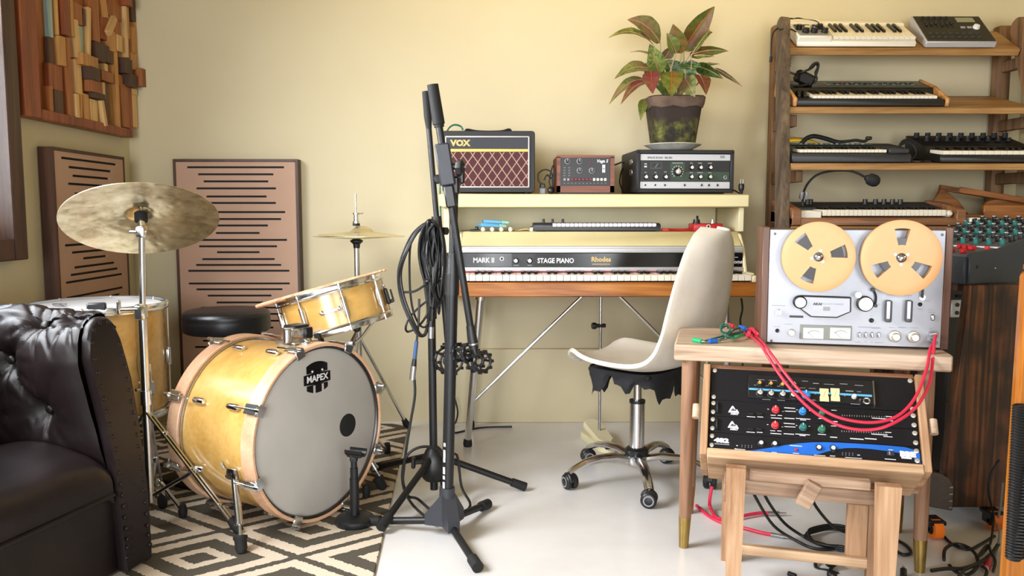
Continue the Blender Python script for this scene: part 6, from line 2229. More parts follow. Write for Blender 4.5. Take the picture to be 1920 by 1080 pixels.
def unit(name, label, cat, zb, zt, m_='black', dep=.12):
    o = thing(name, label, cat, rackT)
    mk('chassis', MB().box('charcoal', (RWD / 2, dep / 2 + .004, (zb + zt) / 2), (RWD - .05, dep, zt - zb - .004)), o)
    mk('front_panel', MB().box(m_, (RWD / 2, .0015, (zb + zt) / 2), (RWD - .001, .003, zt - zb - .0008), None, .0006), o)
    sc = MB().lathe('knob_silver', [(0, 0), (.0058, 0), (.0055, .0022), (.003, .0032), (0, .0032)], None, 14).mesh('rack_screw')
    for x in (.008, RWD - .008):
        for z in ((zb + .007, zt - .007) if zt - zb > .06 else ((zb + zt) / 2 - .012, (zb + zt) / 2 + .012)):
            mk('rack_screw', sc, o, Tm(x, -.0001, z) @ FRONT)
    return o


u_top = unit('rack_shelf_panel', 'topmost black rack panel holding the half-width blue striped unit', 'rack unit', 3 * U, 5 * U, 'rack_black')
u_c1 = unit('compressor', 'upper of two black rack units with a red knob each', 'rack unit', 2 * U, 3 * U, 'rack_black')
u_c2 = unit('compressor', 'lower of two black rack units with a red knob each', 'rack unit', U, 2 * U, 'rack_black')
u_b = unit('sonic_enhancer', 'lowest rack unit with the blue swoosh and white knobs', 'rack unit', 0, U, 'rack_black')
# half-width unit
hu_ = thing('half_rack_processor', 'half-width black unit with a blue stripe, amber knobs and two cream meters', 'rack unit', rackT)
xa, za = rf(515, 540)
xb_, zb_ = rf(1345, 420)
xa, xb_, za, zb_ = xa, rf(1345, 500)[0], 3 * U + .009, 5 * U - .016
mk('body', MB().box('black', ((xa + xb_) / 2, -.004, (za + zb_) / 2), (xb_ - xa, .008, zb_ - za), None, .001), hu_)
mk('bright_edge', MB().box('steel', (xb_ + .001, -.0045, (za + zb_) / 2), (.003, .009, zb_ - za)), hu_)
mk('blue_stripe', MB().box('sky_blue', ((xa + xb_) / 2 - .001, -.0084, rf(700, 472)[1]), (xb_ - xa - .006, .0006, .0052)), hu_)
HF = -.0082
for x, y in ((592, 425), (668, 432), (745, 440), (825, 441)):
    knob(hu_, 'black', (0, 0, 0), .0062, .009, RF(x, y, HF), cap='knob_amber')
for x, y in ((597, 490), (672, 498), (750, 504), (822, 510)):
    knob(hu_, 'black', (0, 0, 0), .0092, .010, RF(x, y, HF), cap='knob_silver')
knob(hu_, 'knob_blue', (0, 0, 0), .0098, .011, RF(905, 508, HF))
for x in (1025, 1097):
    u, v_ = rf(x, 512)
    mm_ = mk('level_meter', MB().prism('cream_meter', [(-.0105, -.017), (.0105, -.017), (.0105, -.006), (.0085, 0), (.0105, .006), (.0105, .017), (-.0105, .017), (-.0105, .006), (-.0085, 0), (-.0105, -.006)], .003, Tm(u, HF, v_) @ FRONT), hu_)
    mk('meter_needle', MB().cyl('knob_amber', (u - .002, HF - .0033, v_ - .006), (u + .003, HF - .0033, v_ + .010), .0004, n=4), mm_)
knob(hu_, 'print', (0, 0, 0), .0052, .010, RF(1220, 528, HF), pointer=None)
mk('jack_socket', MB().torus('steel', .0072, .0022, RF(1303, 556, HF - .001), 20, 8).cyl('black', (0, 0, 0), (0, 0, .0012), .0068, n=14, T=RF(1303, 556, HF)), hu_)
mk('toggle', MB().cyl('steel', (0, 0, 0), (0, 0, .008), .0028, n=10, T=RF(1258, 553, HF)), hu_)
pr = MB()
for x, y, a_, b_ in ((600, 398, .018, .001), (680, 405, .020, .001), (760, 412, .014, .001), (895, 415, .014, .0012), (968, 432, .014, .002), (1055, 440, .024, .0012), (1150, 440, .018, .0014), (1250, 452, .020, .0012), (1190, 488, .018, .0026), (1252, 494, .010, .0012), (1230, 575, .022, .0014), (640, 533, .020, .001), (740, 541, .018, .001), (880, 460, .014, .001), (945, 465, .016, .001), (958, 543, .008, .0015), (965, 500, .003, .003), (1160, 517, .003, .003), (560, 433, .006, .001), (640, 440, .006, .001), (718, 445, .006, .001)):
    pr.box('print_dim', (0, 0, .0003), (a_, b_, .0006), RF(x, y, HF))
mk('panel_print', pr, hu_)
# compressors
for o, yo, third in ((u_c1, 0, False), (u_c2, 105, True)):
    lg = MB()
    u, v_ = rf(418, 592 + yo)
    lg.prism('print', [(-.013, -.010), (.014, -.010), (.009, -.001), (.004, .0), (-.001, .008), (-.004, .008), (-.009, -.001)], .0005, Tm(u, -.0001, v_ + .003) @ FRONT)
    lg.text('rack_black', 'dbx', .0085, Tm(u, -.0008, v_ + .0005) @ FRONT, .0004, .0003, 'CENTER', 1, .2)
    lg.text('print', '160XT', .0058, Tm(u + .002, -.0001, v_ - .0105) @ FRONT, .0005, .0004, 'CENTER', 1.2, .2)
    mk('logo', lg, o)
    kn = [(705, 597, 'knob_red')] + ([(887, 612, 'knob_blue')] if not third else [(893, 612, 'knob_teal'), (1018, 628, 'knob_green')])
    for x, y, mm_ in kn:
        knob(o, mm_, (0, 0, 0), .0082, .012, RF(x, y + yo, 0))
    if not third:
        knob(o, 'knob_green', (0, 0, 0), .0068, .010, RF(1017, 622 + yo, 0))
    for x in (540, 600):
        mk('push_button', MB().box('black', (0, 0, .003), (.014, .0065, .006), RF(x, 622 + yo, 0), .001), o)
    pr = MB()
    for x, y, a_, b_ in ((540, 640, .020, .0016), (602, 642, .014, .0016), (690, 632, .012, .0014), (735, 634, .010, .0014), (712, 652, .026, .0018), (800, 585, .026, .0018), (788, 606, .014, .0016), (825, 608, .012, .0016), (800, 655, .024, .0018), (892, 659, .034, .0016), (892, 667, .014, .0016), (655, 590, .004, .0012), (755, 607, .004, .0012), (850, 598, .004, .0012), (935, 605, .004, .0012), (1020, 660, .018, .0016), (1098, 680, .016, .002), (1095, 605, .012, .0014), (1450, 652, .014, .0016), (1395, 665, .036, .002), (1450, 680, .020, .0016)):
        pr.box('print', (0, 0, .0003), (a_, b_, .0006), RF(x, y + yo, 0))
    for k in range(19):
        pr.box('print_dim', (0, 0, .0003), (.0014, .0045 if k % 3 == 0 else .003, .0006), RF(1150 + k * 16, 640 + k * .9 + yo, 0))
    if third:
        for x, a_ in ((1250, .030), (1340, .026)):
            pr.box('print', (0, 0, .0003), (a_, .0024, .0006), RF(x, 798, 0))
    mk('panel_print', pr, o)
    mk('grab_handle', MB().box('black', (.019, -.004, (U * (2.5 if yo == 0 else 1.5))), (.006, .010, U * .7), None, .002), o)
# enhancer: blue swoosh, knobs, lettering
sw_pts = [(470, 872), (560, 868), (640, 858), (720, 845), (800, 832), (870, 824), (960, 818), (1040, 818), (1140, 822), (1300, 832), (1450, 843), (1560, 855), (1664, 884), (1668, 972), (1640, 945), (1600, 915), (1540, 895), (1450, 880), (1350, 866), (1250, 858), (1180, 858), (1120, 866), (1060, 880), (990, 900), (920, 915), (860, 912), (760, 900), (640, 890), (540, 880)]
pts = [rf(*p) for p in sw_pts]
pts = [(min(max(x, .001), RWD - .001), min(max(z, .001), U - .001)) for x, z in pts]
mk('blue_swoosh', MB().prism('blue', pts[::-1], .0006, Tm(0, 0, 0) @ FRONT), u_b)
for x, y in ((615, 822), (707, 828), (1003, 856), (1097, 861)):
    knob(u_b, 'black', (0, 0, 0), .0072, .008, RF(x, y, 0), cap='knob_white', pointer=None)
lg = MB()
lg.text('print', '482', .0150, RF(341, 800, 0), .0005, .0010, 'CENTER', 1.55).box('print_dim', (0, 0, .0003), (.036, .0022, .0006), RF(345, 825, 0))
mk('lettering', lg, u_b)
lg = MB().text('print', 'BBE', .0165, RF(1580, 903, -.0006), .0005, .0014, 'CENTER', 1.25).box('print', (0, 0, .0003), (.022, .0045, .0006), RF(1572, 926, -.0006))
mk('logo', lg, u_b)
pr = MB()
for base_x, y0_ in ((484, 833), (1160, 890)):
    for k in range(4):
        for j in range(2):
            pr.box('print_dim', (0, 0, .0003), (.0018, .0018, .0006), RF(base_x + 22 * k, y0_ + j * 12 + k * 1.2, 0))
for x, y, a_ in ((470, 862, .026), (440, 857, .004), (612, 879, .018), (705, 884, .012), (850, 841, .028), (852, 892, .014), (1010, 907, .026), (1095, 911, .012), (1230, 925, .036), (1280, 928, .005), (1470, 935, .024), (1470, 873, .010), (450, 836, .004), (1265, 906, .006)):
    pr.box('print', (0, 0, .0003), (a_, .0017, .0006), RF(x, y, -.0006))
mk('panel_print', pr, u_b)
mk('push_button', MB().box('knob_red', (0, 0, .002), (.0065, .0065, .004), RF(850, 868, -.0004), .001), u_b)
mk('power_switch', MB().box('charcoal', (0, 0, .003), (.016, .011, .006), RF(1470, 900, 0), .001).box('print_dim', (-.003, 0, .0061), (.003, .008, .0006), RF(1470, 900, 0)), u_b)

# ------------------------------------------------------------------ red and green leads on the table
pj1, pj2 = (kT @ DF(1236, 868)) @ V((0, 0, .014)), (kT @ DF(1240, 915)) @ V((0, 0, .010))
T0 = tT


def onT(x, y, z=.004):
    p = PZ(x, y, TZ + z)
    return p


pf_ = lambda x, y, Y: PY(x, y, Y)
c1 = [pj1, pj1 + V((.006, -.012, .004)), pf_(1752, 640, 1.955), pf_(1750, 665, 1.93), pf_(1742, 720, 1.88), pf_(1716, 765, 1.83), pf_(1672, 795, 1.80), pf_(1630, 806, 1.80), pf_(1580, 800, 1.805), pf_(1530, 775, 1.83), pf_(1490, 738, 1.87), pf_(1460, 700, 1.925), pf_(1440, 668, 1.965), pf_(1425, 645, 2.0), onT(1412, 634), onT(1400, 628), onT(1392, 622)]
c2 = [pj2, pj2 + V((.002, -.012, -.002)), pf_(1744, 655, 1.945), pf_(1738, 690, 1.90), pf_(1718, 742, 1.85), pf_(1690, 775, 1.82), pf_(1655, 790, 1.81), pf_(1610, 791, 1.81), pf_(1560, 778, 1.82), pf_(1515, 748, 1.855), pf_(1480, 710, 1.905), pf_(1452, 672, 1.955), pf_(1432, 645, 2.0), onT(1420, 632), onT(1412, 627), onT(1402, 620)]
for k, (c, lab) in enumerate(((c1, 'red patch lead from the tape deck whose loop hangs lowest before the rack'), (c2, 'red patch lead from the tape deck whose loop hangs slightly higher before the rack'))):
    o = thing('red_lead', lab, 'cable', Tm(c[-1]))
    mk('jacket', MB().tube('red_cable', c[1:], .0037, 10, sub=6), o, None, True)
    d_ = (c[1] - c[0]).normalized()
    mk('plug', MB().cyl('steel', c[0] - V((0, 0, 0)), c[1] + d_ * .004, .0054, n=12), o, None, True)
    e = c[-1]
    mk('plug', MB().cyl('steel', e, e + (c[-1] - c[-2]).normalized() * .022 + V((0, 0, .002)), .0048, n=10), o, None, True)
jk = [('green_pl', [(1300, 637), (1316, 640)], [(1318, 640), (1345, 633), (1372, 626), (1392, 621)], 'green-tipped thin lead at the left end of the table tangle'), ('blue', [(1330, 640), (1344, 639)], [(1346, 638), (1362, 632), (1380, 627), (1394, 622)], 'blue-tipped thin lead at the front of the table tangle'), ('blue', [(1388, 613), (1399, 617)], [(1386, 615), (1374, 620), (1366, 628), (1360, 634)], 'blue-tipped thin lead lying at the back of the table tangle'), ('knob_red', [(1366, 609), (1377, 613)], [(1364, 611), (1355, 614), (1352, 622), (1362, 630), (1376, 632)], 'red-tipped thin lead at the back of the table tangle')]
for k, (m_, tip, ld, lab) in enumerate(jk):
    o = thing('patch_lead', lab, 'cable', Tm(onT(*tip[0], 0)))
    a, b = onT(*tip[0], .006 + .005 * (k > 1)), onT(*tip[1], .006 + .005 * (k > 1))
    mk('boot', MB().cyl(m_, a, b, .0062, n=12), o, None, True)
    mk('tip', MB().cyl('steel', b, b + (b - a).normalized() * .012, .0030, n=8), o, None, True)
    mk('wire', MB().tube('teal_wire', [b if k < 2 else a] + [onT(x, y, .004 + .004 * (i % 2) + .003 * k) for i, (x, y) in enumerate(ld)], .0026, 6), o, None, True)
o = MB().torus('teal_wire', .014, .0026, Tm(onT(1360, 616, .014)) @ Rm(60, 'X'), 24, 6).tube('green_pl', [onT(1372, 634, .008), onT(1384, 630, .012), onT(1396, 628, .008)], .004, 6)
tag(mk('wire_loop', o), 'small loop of dark green wire at the back of the table tangle', 'cable')
tag(mk('red_lead', MB().tube('red_cable', [onT(1404, 624, .012), onT(1416, 619, .016), (kT @ V((-.024, .03, .022))), (kT @ V((-.026, .12, .02))), (kT @ V((-.03, .20, .01)))], .006, 8)), 'short thick red lead running behind the left side of the tape deck', 'cable')
# ------------------------------------------------------------------ leaning ladder shelf against the back wall
ls = thing('ladder_shelf', 'tall weathered wooden ladder shelf full of keyboards in the right corner', 'shelf', Tm(1.62, 3.2, 0))
LXL, LXR = 1.140, 2.092
mk('rear_post', MB().box('old_oak', (LXL + .008, 3.415, .845), (.042, .050, 1.69), None, .010, 2), ls, None, True)
mk('rear_post', MB().box('old_oak', (LXR + .008, 3.415, .845), (.060, .050, 1.69), None, .010, 2), ls, None, True)


def rail(name, top, bot, wx, wy, m_='old_oak'):
    top, bot = V(top), V(bot)
    d = (top - bot).normalized()
    g = MB()
    # rounded top: section in the plane of the board (wy) swept from bottom to top
    n = V((0, 1, 0)) - d * d.y
    n.normalize()
    x = d.cross(n)
    L = (top - bot).length
    out_ = [(-wy / 2, 0), (wy / 2, 0)] + [(wy / 2 * math.cos(R_(a)), L - wy * .45 + wy * .45 * math.sin(R_(a))) for a in range(0, 181, 15)]
    g.prism(m_, out_, wx, basis(bot + n.cross(d) * (-wx / 2), n, d, n.cross(d)), .003)
    return mk(name, g, ls, None, True)


def leg_pt(top, bot, z):
    return V(top).lerp(V(bot), (top[2] - z) / (top[2] - bot[2]))


LT_, LB_ = (1.128, 3.285, 1.690), (.955, 2.665, 0.0)
RT_, RB_ = (2.088, 3.285, 1.690), (2.135, 2.665, 0.0)
rail('front_rail', LT_, LB_, .034, .062, 'grey_rail')
rail('front_rail', RT_, RB_, .046, .090)
SH_ = []
for zf, yf, zb, th in ((1.562, 3.235, 1.668, .030), (1.318, 3.125, 1.402, .026), (1.098, 3.035, 1.145, .026), (.862, 2.945, .880, .030)):
    a = math.atan2(zb - zf, 3.405 - yf)
    L = math.hypot(zb - zf, 3.405 - yf)
    xl = leg_pt(LT_, LB_, zf - .02).x + .022
    xr = leg_pt(RT_, RB_, zf - .02).x - .026
    T = Tm(xl, yf, zf) @ MX.Rotation(a, 4, 'X')          # origin: front left top edge; x along, y up the slope
    mk('shelf_board', MB().prism('shelf_wood', [(0, 0), (xr - xl, 0), (LXR - .024 - xl, L), (LXL + .028 - xl, L)], th, None, .003, -th), ls, ls.matrix_basis.inverted() @ T)
    SH_.append((T, xr - xl, L, yf, zf, a))
for k, (T, w_, L, yf, zf, a) in enumerate(SH_):
    for s_ in (0, 1):
        x = (LXL if s_ == 0 else LXR) + .008
        mk('cross_rail', MB().box('old_oak', (x, (3.39 + leg_pt(LT_, LB_, zf - .06).y) / 2 + .03, zf - .045), (.028, max(.03, 3.39 - leg_pt(LT_, LB_, zf - .06).y - .06), .045), None, .003), ls, None, True)


def shelf_x(k, px, y=None):
    """picture column -> x along shelf k near its front edge"""
    T, w_, L, yf, zf, a = SH_[k]
    return PY(px, 100, yf + .02).x - T.to_translation().x


# --- white keyboard, top shelf
T = SH_[0][0]
x0, x1 = shelf_x(0, 1490), shelf_x(0, 1712)
kw = x1 - x0
wk = thing('white_keyboard', 'white mini keyboard controller at the left of the top shelf', 'keyboard', T @ Tm(x0, .006, 0))
BD = .185
mk('body', MB().prism('white_pl', [(0, .004), (BD, .004), (BD, .046), (.150, .050), (.135, .034), (.02, .030), (.0, .020)], kw, basis((0, 0, 0), (0, 1, 0), (0, 0, 1), (1, 0, 0)), .003), wk)
piano_keys(wk, kw * .30, kw - .006, 15, .006, .135, .0425, I4, 3, .012, .0012, .62, .009, .55)
mk('control_block', MB().box('white_pl', (kw * .145, .068, .030), (kw * .285, .128, .030), None, .004).box('print_dim', (kw * .145, .068, .0455), (kw * .25, .110, .002), None, .0005), wk)
mk('rear_strip', MB().box('white_pl', (kw * .145, .158, .044), (kw * .285, .050, .020), None, .005), wk)
mk('pad_strip', MB().box('charcoal', (kw * .10, .118, .0465), (kw * .13, .022, .005), None, .001).box('charcoal', (kw * .235, .118, .0465), (kw * .09, .022, .005), None, .001), wk)
for fx_, y in ((.05, .080), (.085, .045), (.155, .045), (.18, .075), (.23, .090), (.245, .045)):
    knob(wk, 'black', (kw * fx_, y, .0465), .0125, .018)
knob(wk, 'cream_lt', (kw * .120, .082, .0465), .0125, .012, pointer=None)
for x in (.05, kw - .05):
    mk('rubber_foot', MB().box('black_matt', (x, BD / 2, .002), (.03, BD - .04, .004)), wk)
wp = lambda px, py, Y: PY(px, py, Y)
cb = MB()
cb.tube('black_cable', [wp(1520, 80, 3.28), wp(1538, 70, 3.26), wp(1540, 52, 3.30), wp(1530, 40, 3.34), wp(1510, 37, 3.36), wp(1495, 34, 3.37), wp(1478, 40, 3.36), wp(1468, 48, 3.32), wp(1452, 58, 3.25), wp(1447, 75, 3.225), wp(1446, 95, 3.215), wp(1446, 112, 3.21)], .0030, 6)
cb.tube('black_cable', [wp(1500, 70, 3.27), wp(1490, 58, 3.26), wp(1476, 54, 3.24), wp(1462, 56, 3.23)], .0030, 6)
cb.sphere('black', wp(1482, 38, 3.37), .012, None, (1.8, 1, .8), 10, 8).cyl('black', wp(1446, 106, 3.212), wp(1445, 116, 3.21), .006, n=8)
tag(mk('keyboard_cable', cb), 'thin black cable arching over the white keyboard and down the left rail', 'cable')

# --- groovebox, top shelf
x0, x1 = shelf_x(0, 1729), shelf_x(0, 1860)
gw = x1 - x0
gb = thing('drum_machine', 'grey desktop groovebox with sliders and a small screen on the top shelf', 'drum machine', T @ Tm(x0, .004, 0))
GD = .185
mk('body', MB().prism('brushed', [(0, .003), (GD, .003), (GD, .066), (.0, .026)], gw, basis((0, 0, 0), (0, 1, 0), (0, 0, 1), (1, 0, 0)), .002), gb)
gA = Tm(0, 0, .0262) @ Rm(math.degrees(math.atan2(.040, GD)), 'X')      # top plane
gl = math.hypot(GD, .040)
mk('top_panel', MB().box('dark_olive', (gw / 2 + .002, gl / 2, .001), (gw - .010, gl - .012, .003), None, .0006), gb, gA)
for k in range(5):
    knob(gb, 'black_matt', (gw * (.13 + .085 * k), gl * .86, .0025), .0062, .010, gA, pointer=None)
for k in range(6):
    mk('slider', MB().box('black_matt', (gw * (.13 + .075 * k), gl * .64, .0028), (.006, .045, .0012)).box('black', (gw * (.13 + .075 * k), gl * (.60 + .03 * (k % 3)), .006), (.009, .012, .008), None, .002), gb, gA)
mk('screen', MB().box('lcd', (gw * .745, gl * .82, .0032), (gw * .26, gl * .17, .002), None, .0004), gb, gA)
for k in range(2):
    mk('pad_button', MB().box('print_dim', (gw * (.64 + .095 * k), gl * .52, .004), (.020, .014, .005), None, .002), gb, gA)
knob(gb, 'knob_white', (gw * .83, gl * .52, .0025), .0125, .012, gA, pointer=None)
for j in range(2):
    for k in range(8):
        mk('step_button', MB().box('charcoal', (gw * (.12 + .095 * k), gl * (.16 + .13 * j), .0035), (.016, .013, .004), None, .0015), gb, gA)
mk('rubber_foot', MB().box('black_matt', (gw / 2, GD / 2, .0015), (gw - .05, .12, .003)), gb)

# --- black synthesizer with wooden ends, second shelf
T = SH_[1][0]
x0, x1 = shelf_x(1, 1494), shelf_x(1, 1772)
sw_ = x1 - x0
sy = thing('synthesizer', 'black synthesizer with pale wooden ends on the second shelf', 'synthesizer', T @ Tm(x0, .005, 0))
SD = .235
sec_ = [(0, .004), (SD, .004), (SD, .066), (.108, .056), (.100, .030), (.004, .028), (0, .022)]
mk('body', MB().prism('black', sec_, sw_, basis((0, 0, 0), (0, 1, 0), (0, 0, 1), (1, 0, 0)), .002), sy)
for x in (-.014, sw_):
    mk('wooden_end', MB().prism('teak', [(-.004, .002), (SD + .004, .002), (SD + .004, .074), (.11, .064), (-.004, .034)], .014, basis((x, 0, 0), (0, 1, 0), (0, 0, 1), (1, 0, 0)), .003), sy)
piano_keys(sy, sw_ * .11, sw_ - .030, 29, .010, .100, .0415, I4, 0, .011, .0009, .60, .008, .55)
pA = Tm(0, .108, .0563) @ Rm(math.degrees(math.atan2(.010, SD - .108)), 'X')
mk('control_panel', MB().box('black_gloss', (sw_ * .5, .062, .001), (sw_ - .004, .120, .0025)), sy, pA)
pr = MB()
for j, y in enumerate((.090, .058)):
    for k in range(20):
        xx = sw_ * (.30 + .033 * k + .006 * j)
        if k in (5, 8):
            continue
        pr.box('knob_red' if (k in (3, 4) and j == 0) else ('knob_green' if k % 2 else 'print_dim'), (xx, y, .0026), (.013, .0075, .0012))
pr.box('print_dim', (sw_ * .17, .040, .0026), (.05, .005, .0008))
mk('panel_print', pr, sy, pA)
for k in range(16):
    mk('push_button', MB().box('charcoal', (sw_ * (.36 + .036 * k), .074, .004), (.012, .008, .004), None, .001), sy, pA)
for k in range(2):
    mk('wheel', MB().cyl('black', (-.005, 0, 0), (.005, 0, 0), .020, n=20), sy, Tm(sw_ * (.035 + .04 * k), .06, .034))
mk('rubber_foot', MB().box('black_matt', (sw_ / 2, SD / 2, .002), (sw_ - .05, .18, .004)), sy)
o = thing('power_adapter', 'black power adapter with its bundled lead on the left of the wooden-ended synthesizer', 'adapter', T @ Tm(x0 + .060, .150, .060))
mk('body', MB().box('black', (0, .01, .030), (.070, .060, .050), Rm(24, 'Y'), .010), o)
mk('bundled_lead', MB().tube('black_cable', [(-.075, .0, .008), (-.072, .01, .040), (-.055, .01, .052), (-.03, .0, .046), (0, -.02, .060), (.034, 0, .070), (.052, .01, .085), (.060, .01, .070), (.050, 0, .05), (.056, -.01, .028), (.046, -.01, .01)], .0042, 6).tube('black_cable', [(.02, .0, .06), (.036, .0, .085), (.056, .0, .088), (.058, .0, .06), (.04, -.01, .02), (0, -.03, .006), (-.04, -.035, .006), (-.08, -.02, .006)], .0042, 6), o)

# --- third shelf: small keyboard (left), black synthesizer with knobs (right)
T = SH_[2][0]
x0, x1 = shelf_x(2, 1489), shelf_x(2, 1714)
kw = x1 - x0
k3 = thing('keyboard', 'small dark keyboard with a yellow sheet behind it, left on the third shelf', 'keyboard', T @ Tm(x0, .005, 0))
KD3 = .195
mk('body', MB().prism('charcoal', [(0, .003), (KD3, .003), (KD3, .066), (.10, .060), (.095, .038), (.01, .036), (0, .028)], kw, basis((0, 0, 0), (0, 1, 0), (0, 0, 1), (1, 0, 0)), .003), k3)
piano_keys(k3, kw * .07, kw * .80, 22, .014, .094, .050, I4, 0, .011, .0009, .6, .008, .55)
mk('control_panel', MB().box('green_panel', (kw * .42, .147, .0645), (kw * .70, .075, .002)), k3, None)
mk('side_block', MB().box('charcoal', (kw * .90, .052, .045), (kw * .17, .090, .020), None, .004), k3)
for k in range(14):
    mk('push_button', MB().box('print_dim' if k % 3 else 'knob_green', (kw * (.12 + .045 * k), .128, .067), (.011, .007, .004), None, .001), k3)
mk('rubber_foot', MB().box('black_matt', (kw / 2, KD3 / 2, .0015), (kw - .06, .14, .003)), k3)
ys = MB()
rows = []
for i in range(9):
    rows.append([V((.02 + .012 * i * 1.6, .0 + .07 * j / 4, .010 + .012 * math.sin(pi * i / 8) + .002 * j)) for j in range(5)])
ys.grid('yellow', rows)
o = mk('yellow_pouch', ys, None, T @ Tm(x0 + .005, .215, .052))
so2 = o.modifiers.new('thickness', 'SOLIDIFY')
so2.thickness = .006
tag(o, 'yellow pouch lying behind the small dark keyboard on the third shelf', 'pouch')
yb = MB().tube('black_matt', [(.105, .215, .052 + .01), (.125, .212, .085), (.150, .200, .094), (.19, .19, .086), (.225, .175, .074), (.245, .165, .070)], .009, 8, flat=1.7)
yb.tube('black_matt', [(.24, .170, .073), (.27, .160, .076), (.30, .155, .080), (.33, .15, .076), (.35, .155, .086)], .006, 8)
yb.box('black', (.35, .155, .088), (.022, .02, .014), None, .004)
tag(mk('black_strap', yb, None, T @ Tm(x0, 0, .0)), 'black strap draped over the back of the small dark keyboard', 'strap')
hp_ = MB()
hx0 = shelf_x(2, 1728)
for k in range(3):
    hp_.torus('black_matt', .034 + .003 * k, .0042, Tm(hx0 + .002 * k, .10 + .006 * k, .040 + .002 * k) @ Rm(68 + 4 * k, 'X') @ Rm(10 * k, 'Y'), 30, 8)
hp_.tube('black_cable', [(hx0 - .034, .08, .004), (hx0 - .01, .045, .004), (hx0 + .02, .03, .005), (hx0 + .045, .05, .005), (hx0 + .06, .03, .005)], .004, 6)
hp_.box('black', (hx0 - .012, .13, .03), (.03, .04, .05), None, .01)
tag(mk('coiled_lead', hp_, None, T), 'coiled black lead standing between the two keyboards of the third shelf', 'cable')
x0 = shelf_x(2, 1768)
x1 = SH_[2][1] - .012
kw = x1 - x0
k4 = thing('synthesizer', 'black synthesizer with a row of upright knobs, right on the third shelf', 'synthesizer', T @ Tm(x0, .003, 0))
mk('body', MB().prism('black', [(0, .003), (.285, .003), (.285, .094), (.12, .060), (.11, .034), (.006, .030), (0, .022)], kw, basis((0, 0, 0), (0, 1, 0), (0, 0, 1), (1, 0, 0)), .003), k4)
piano_keys(k4, kw * .035, kw * .98, 16, .010, .110, .046, I4, 0, .014, .001, .60, .010, .55)
for k in range(9):
    knob(k4, 'black_matt', (kw * (.06 + .11 * k), .245, .087), .0105, .020)
    knob(k4, 'black_matt', (kw * (.09 + .10 * k), .185, .075), .0085, .016)
mk('rubber_foot', MB().box('black_matt', (kw / 2, .14, .0015), (kw - .06, .2, .003)), k4)

# --- fourth shelf: vocoder keyboard with its gooseneck microphone, and a wooden tray
T, w4, L4, yf4, zf4, a4 = SH_[3]
x0, x1 = shelf_x(3, 1492), shelf_x(3, 1822)
kw = x1 - x0
vk = thing('vocoder_keyboard', 'wood-cased keyboard on the lowest visible shelf behind the tape deck', 'keyboard', T @ Tm(x0, .004, 0))
VD = .24
mk('case', MB().prism('vocoder_wood', [(0, .003), (VD, .003), (VD, .050), (.014, .032), (0, .028)], kw, basis((0, 0, 0), (0, 1, 0), (0, 0, 1), (1, 0, 0)), .002), vk)
for x in (0, kw - .034):
    mk('end_block', MB().prism('vocoder_wood', [(0, .004), (VD, .004), (VD, .090), (.12, .082), (.0, .062)], .034, basis((x, -.002, 0), (0, 1, 0), (0, 0, 1), (1, 0, 0)), .003), vk)
mk('panel', MB().prism('charcoal', [(.115, .03), (VD - .004, .03), (VD - .004, .084), (.115, .066)], kw - .07, basis((.035, 0, 0), (0, 1, 0), (0, 0, 1), (1, 0, 0)), .002), vk)
mk('key_slip', MB().box('white_pl', (.075, .064, .042), (.078, .104, .030), None, .003), vk)
mk('key_slip', MB().box('white_pl', (kw - .052, .055, .046), (.028, .085, .024), None, .008), vk)
piano_keys(vk, .118, kw - .068, 28, .012, .112, .060, I4, 0, .022, .001, .6, .008, .55)
for px in (1557, 1563, 1673, 1694, 1711, 1728, 1744):
    knob(vk, 'black', (shelf_x(3, px) - x0, .190, .076), .0095, .020)
for k in range(2):
    mk('lever', MB().box('print_dim', (.062 + .018 * k, .125, .066), (.010, .018, .030), Rm(25, 'X'), .002), vk)
mk('rubber_foot', MB().box('black_matt', (kw / 2, .12, .0015), (kw - .1, .18, .003)), vk)
gx = shelf_x(3, 1505) - x0
gT = vk.matrix_basis
gp = [PY(1505, 385, 3.10), PY(1506, 365, 3.10), PY(1514, 345, 3.09), PY(1532, 328, 3.08), PY(1560, 320.5, 3.065), PY(1590, 320, 3.05), PY(1606, 324, 3.045), PY(1624, 333, 3.04)]
gm = thing('gooseneck_microphone', 'black gooseneck microphone arching over the wood-cased keyboard', 'microphone', Tm(gp[0]))
mk('base', MB().cyl('black', gp[0] - V((0, 0, .030)), gp[0] + V((0, 0, .012)), .011, .0065, n=14).cyl('black', gp[0] - V((.0, 0, .03)), gp[0] - V((0, 0, .02)), .018, n=16), gm, None, True)
mk('gooseneck', MB().tube('black_matt', gp, .0046, 8, sub=8), gm, None, True)
hd_ = (PY(1642, 340, 3.035) - gp[-1]).normalized()
mk('foam_head', MB().lathe('black_matt', [(0, -.004), (.010, -.003), (.013, .004), (.021, .010), (.0235, .022), (.023, .036), (.017, .047), (.008, .052), (0, .053)], along(gp[-1], gp[-1] + hd_), 20), gm, None, True)
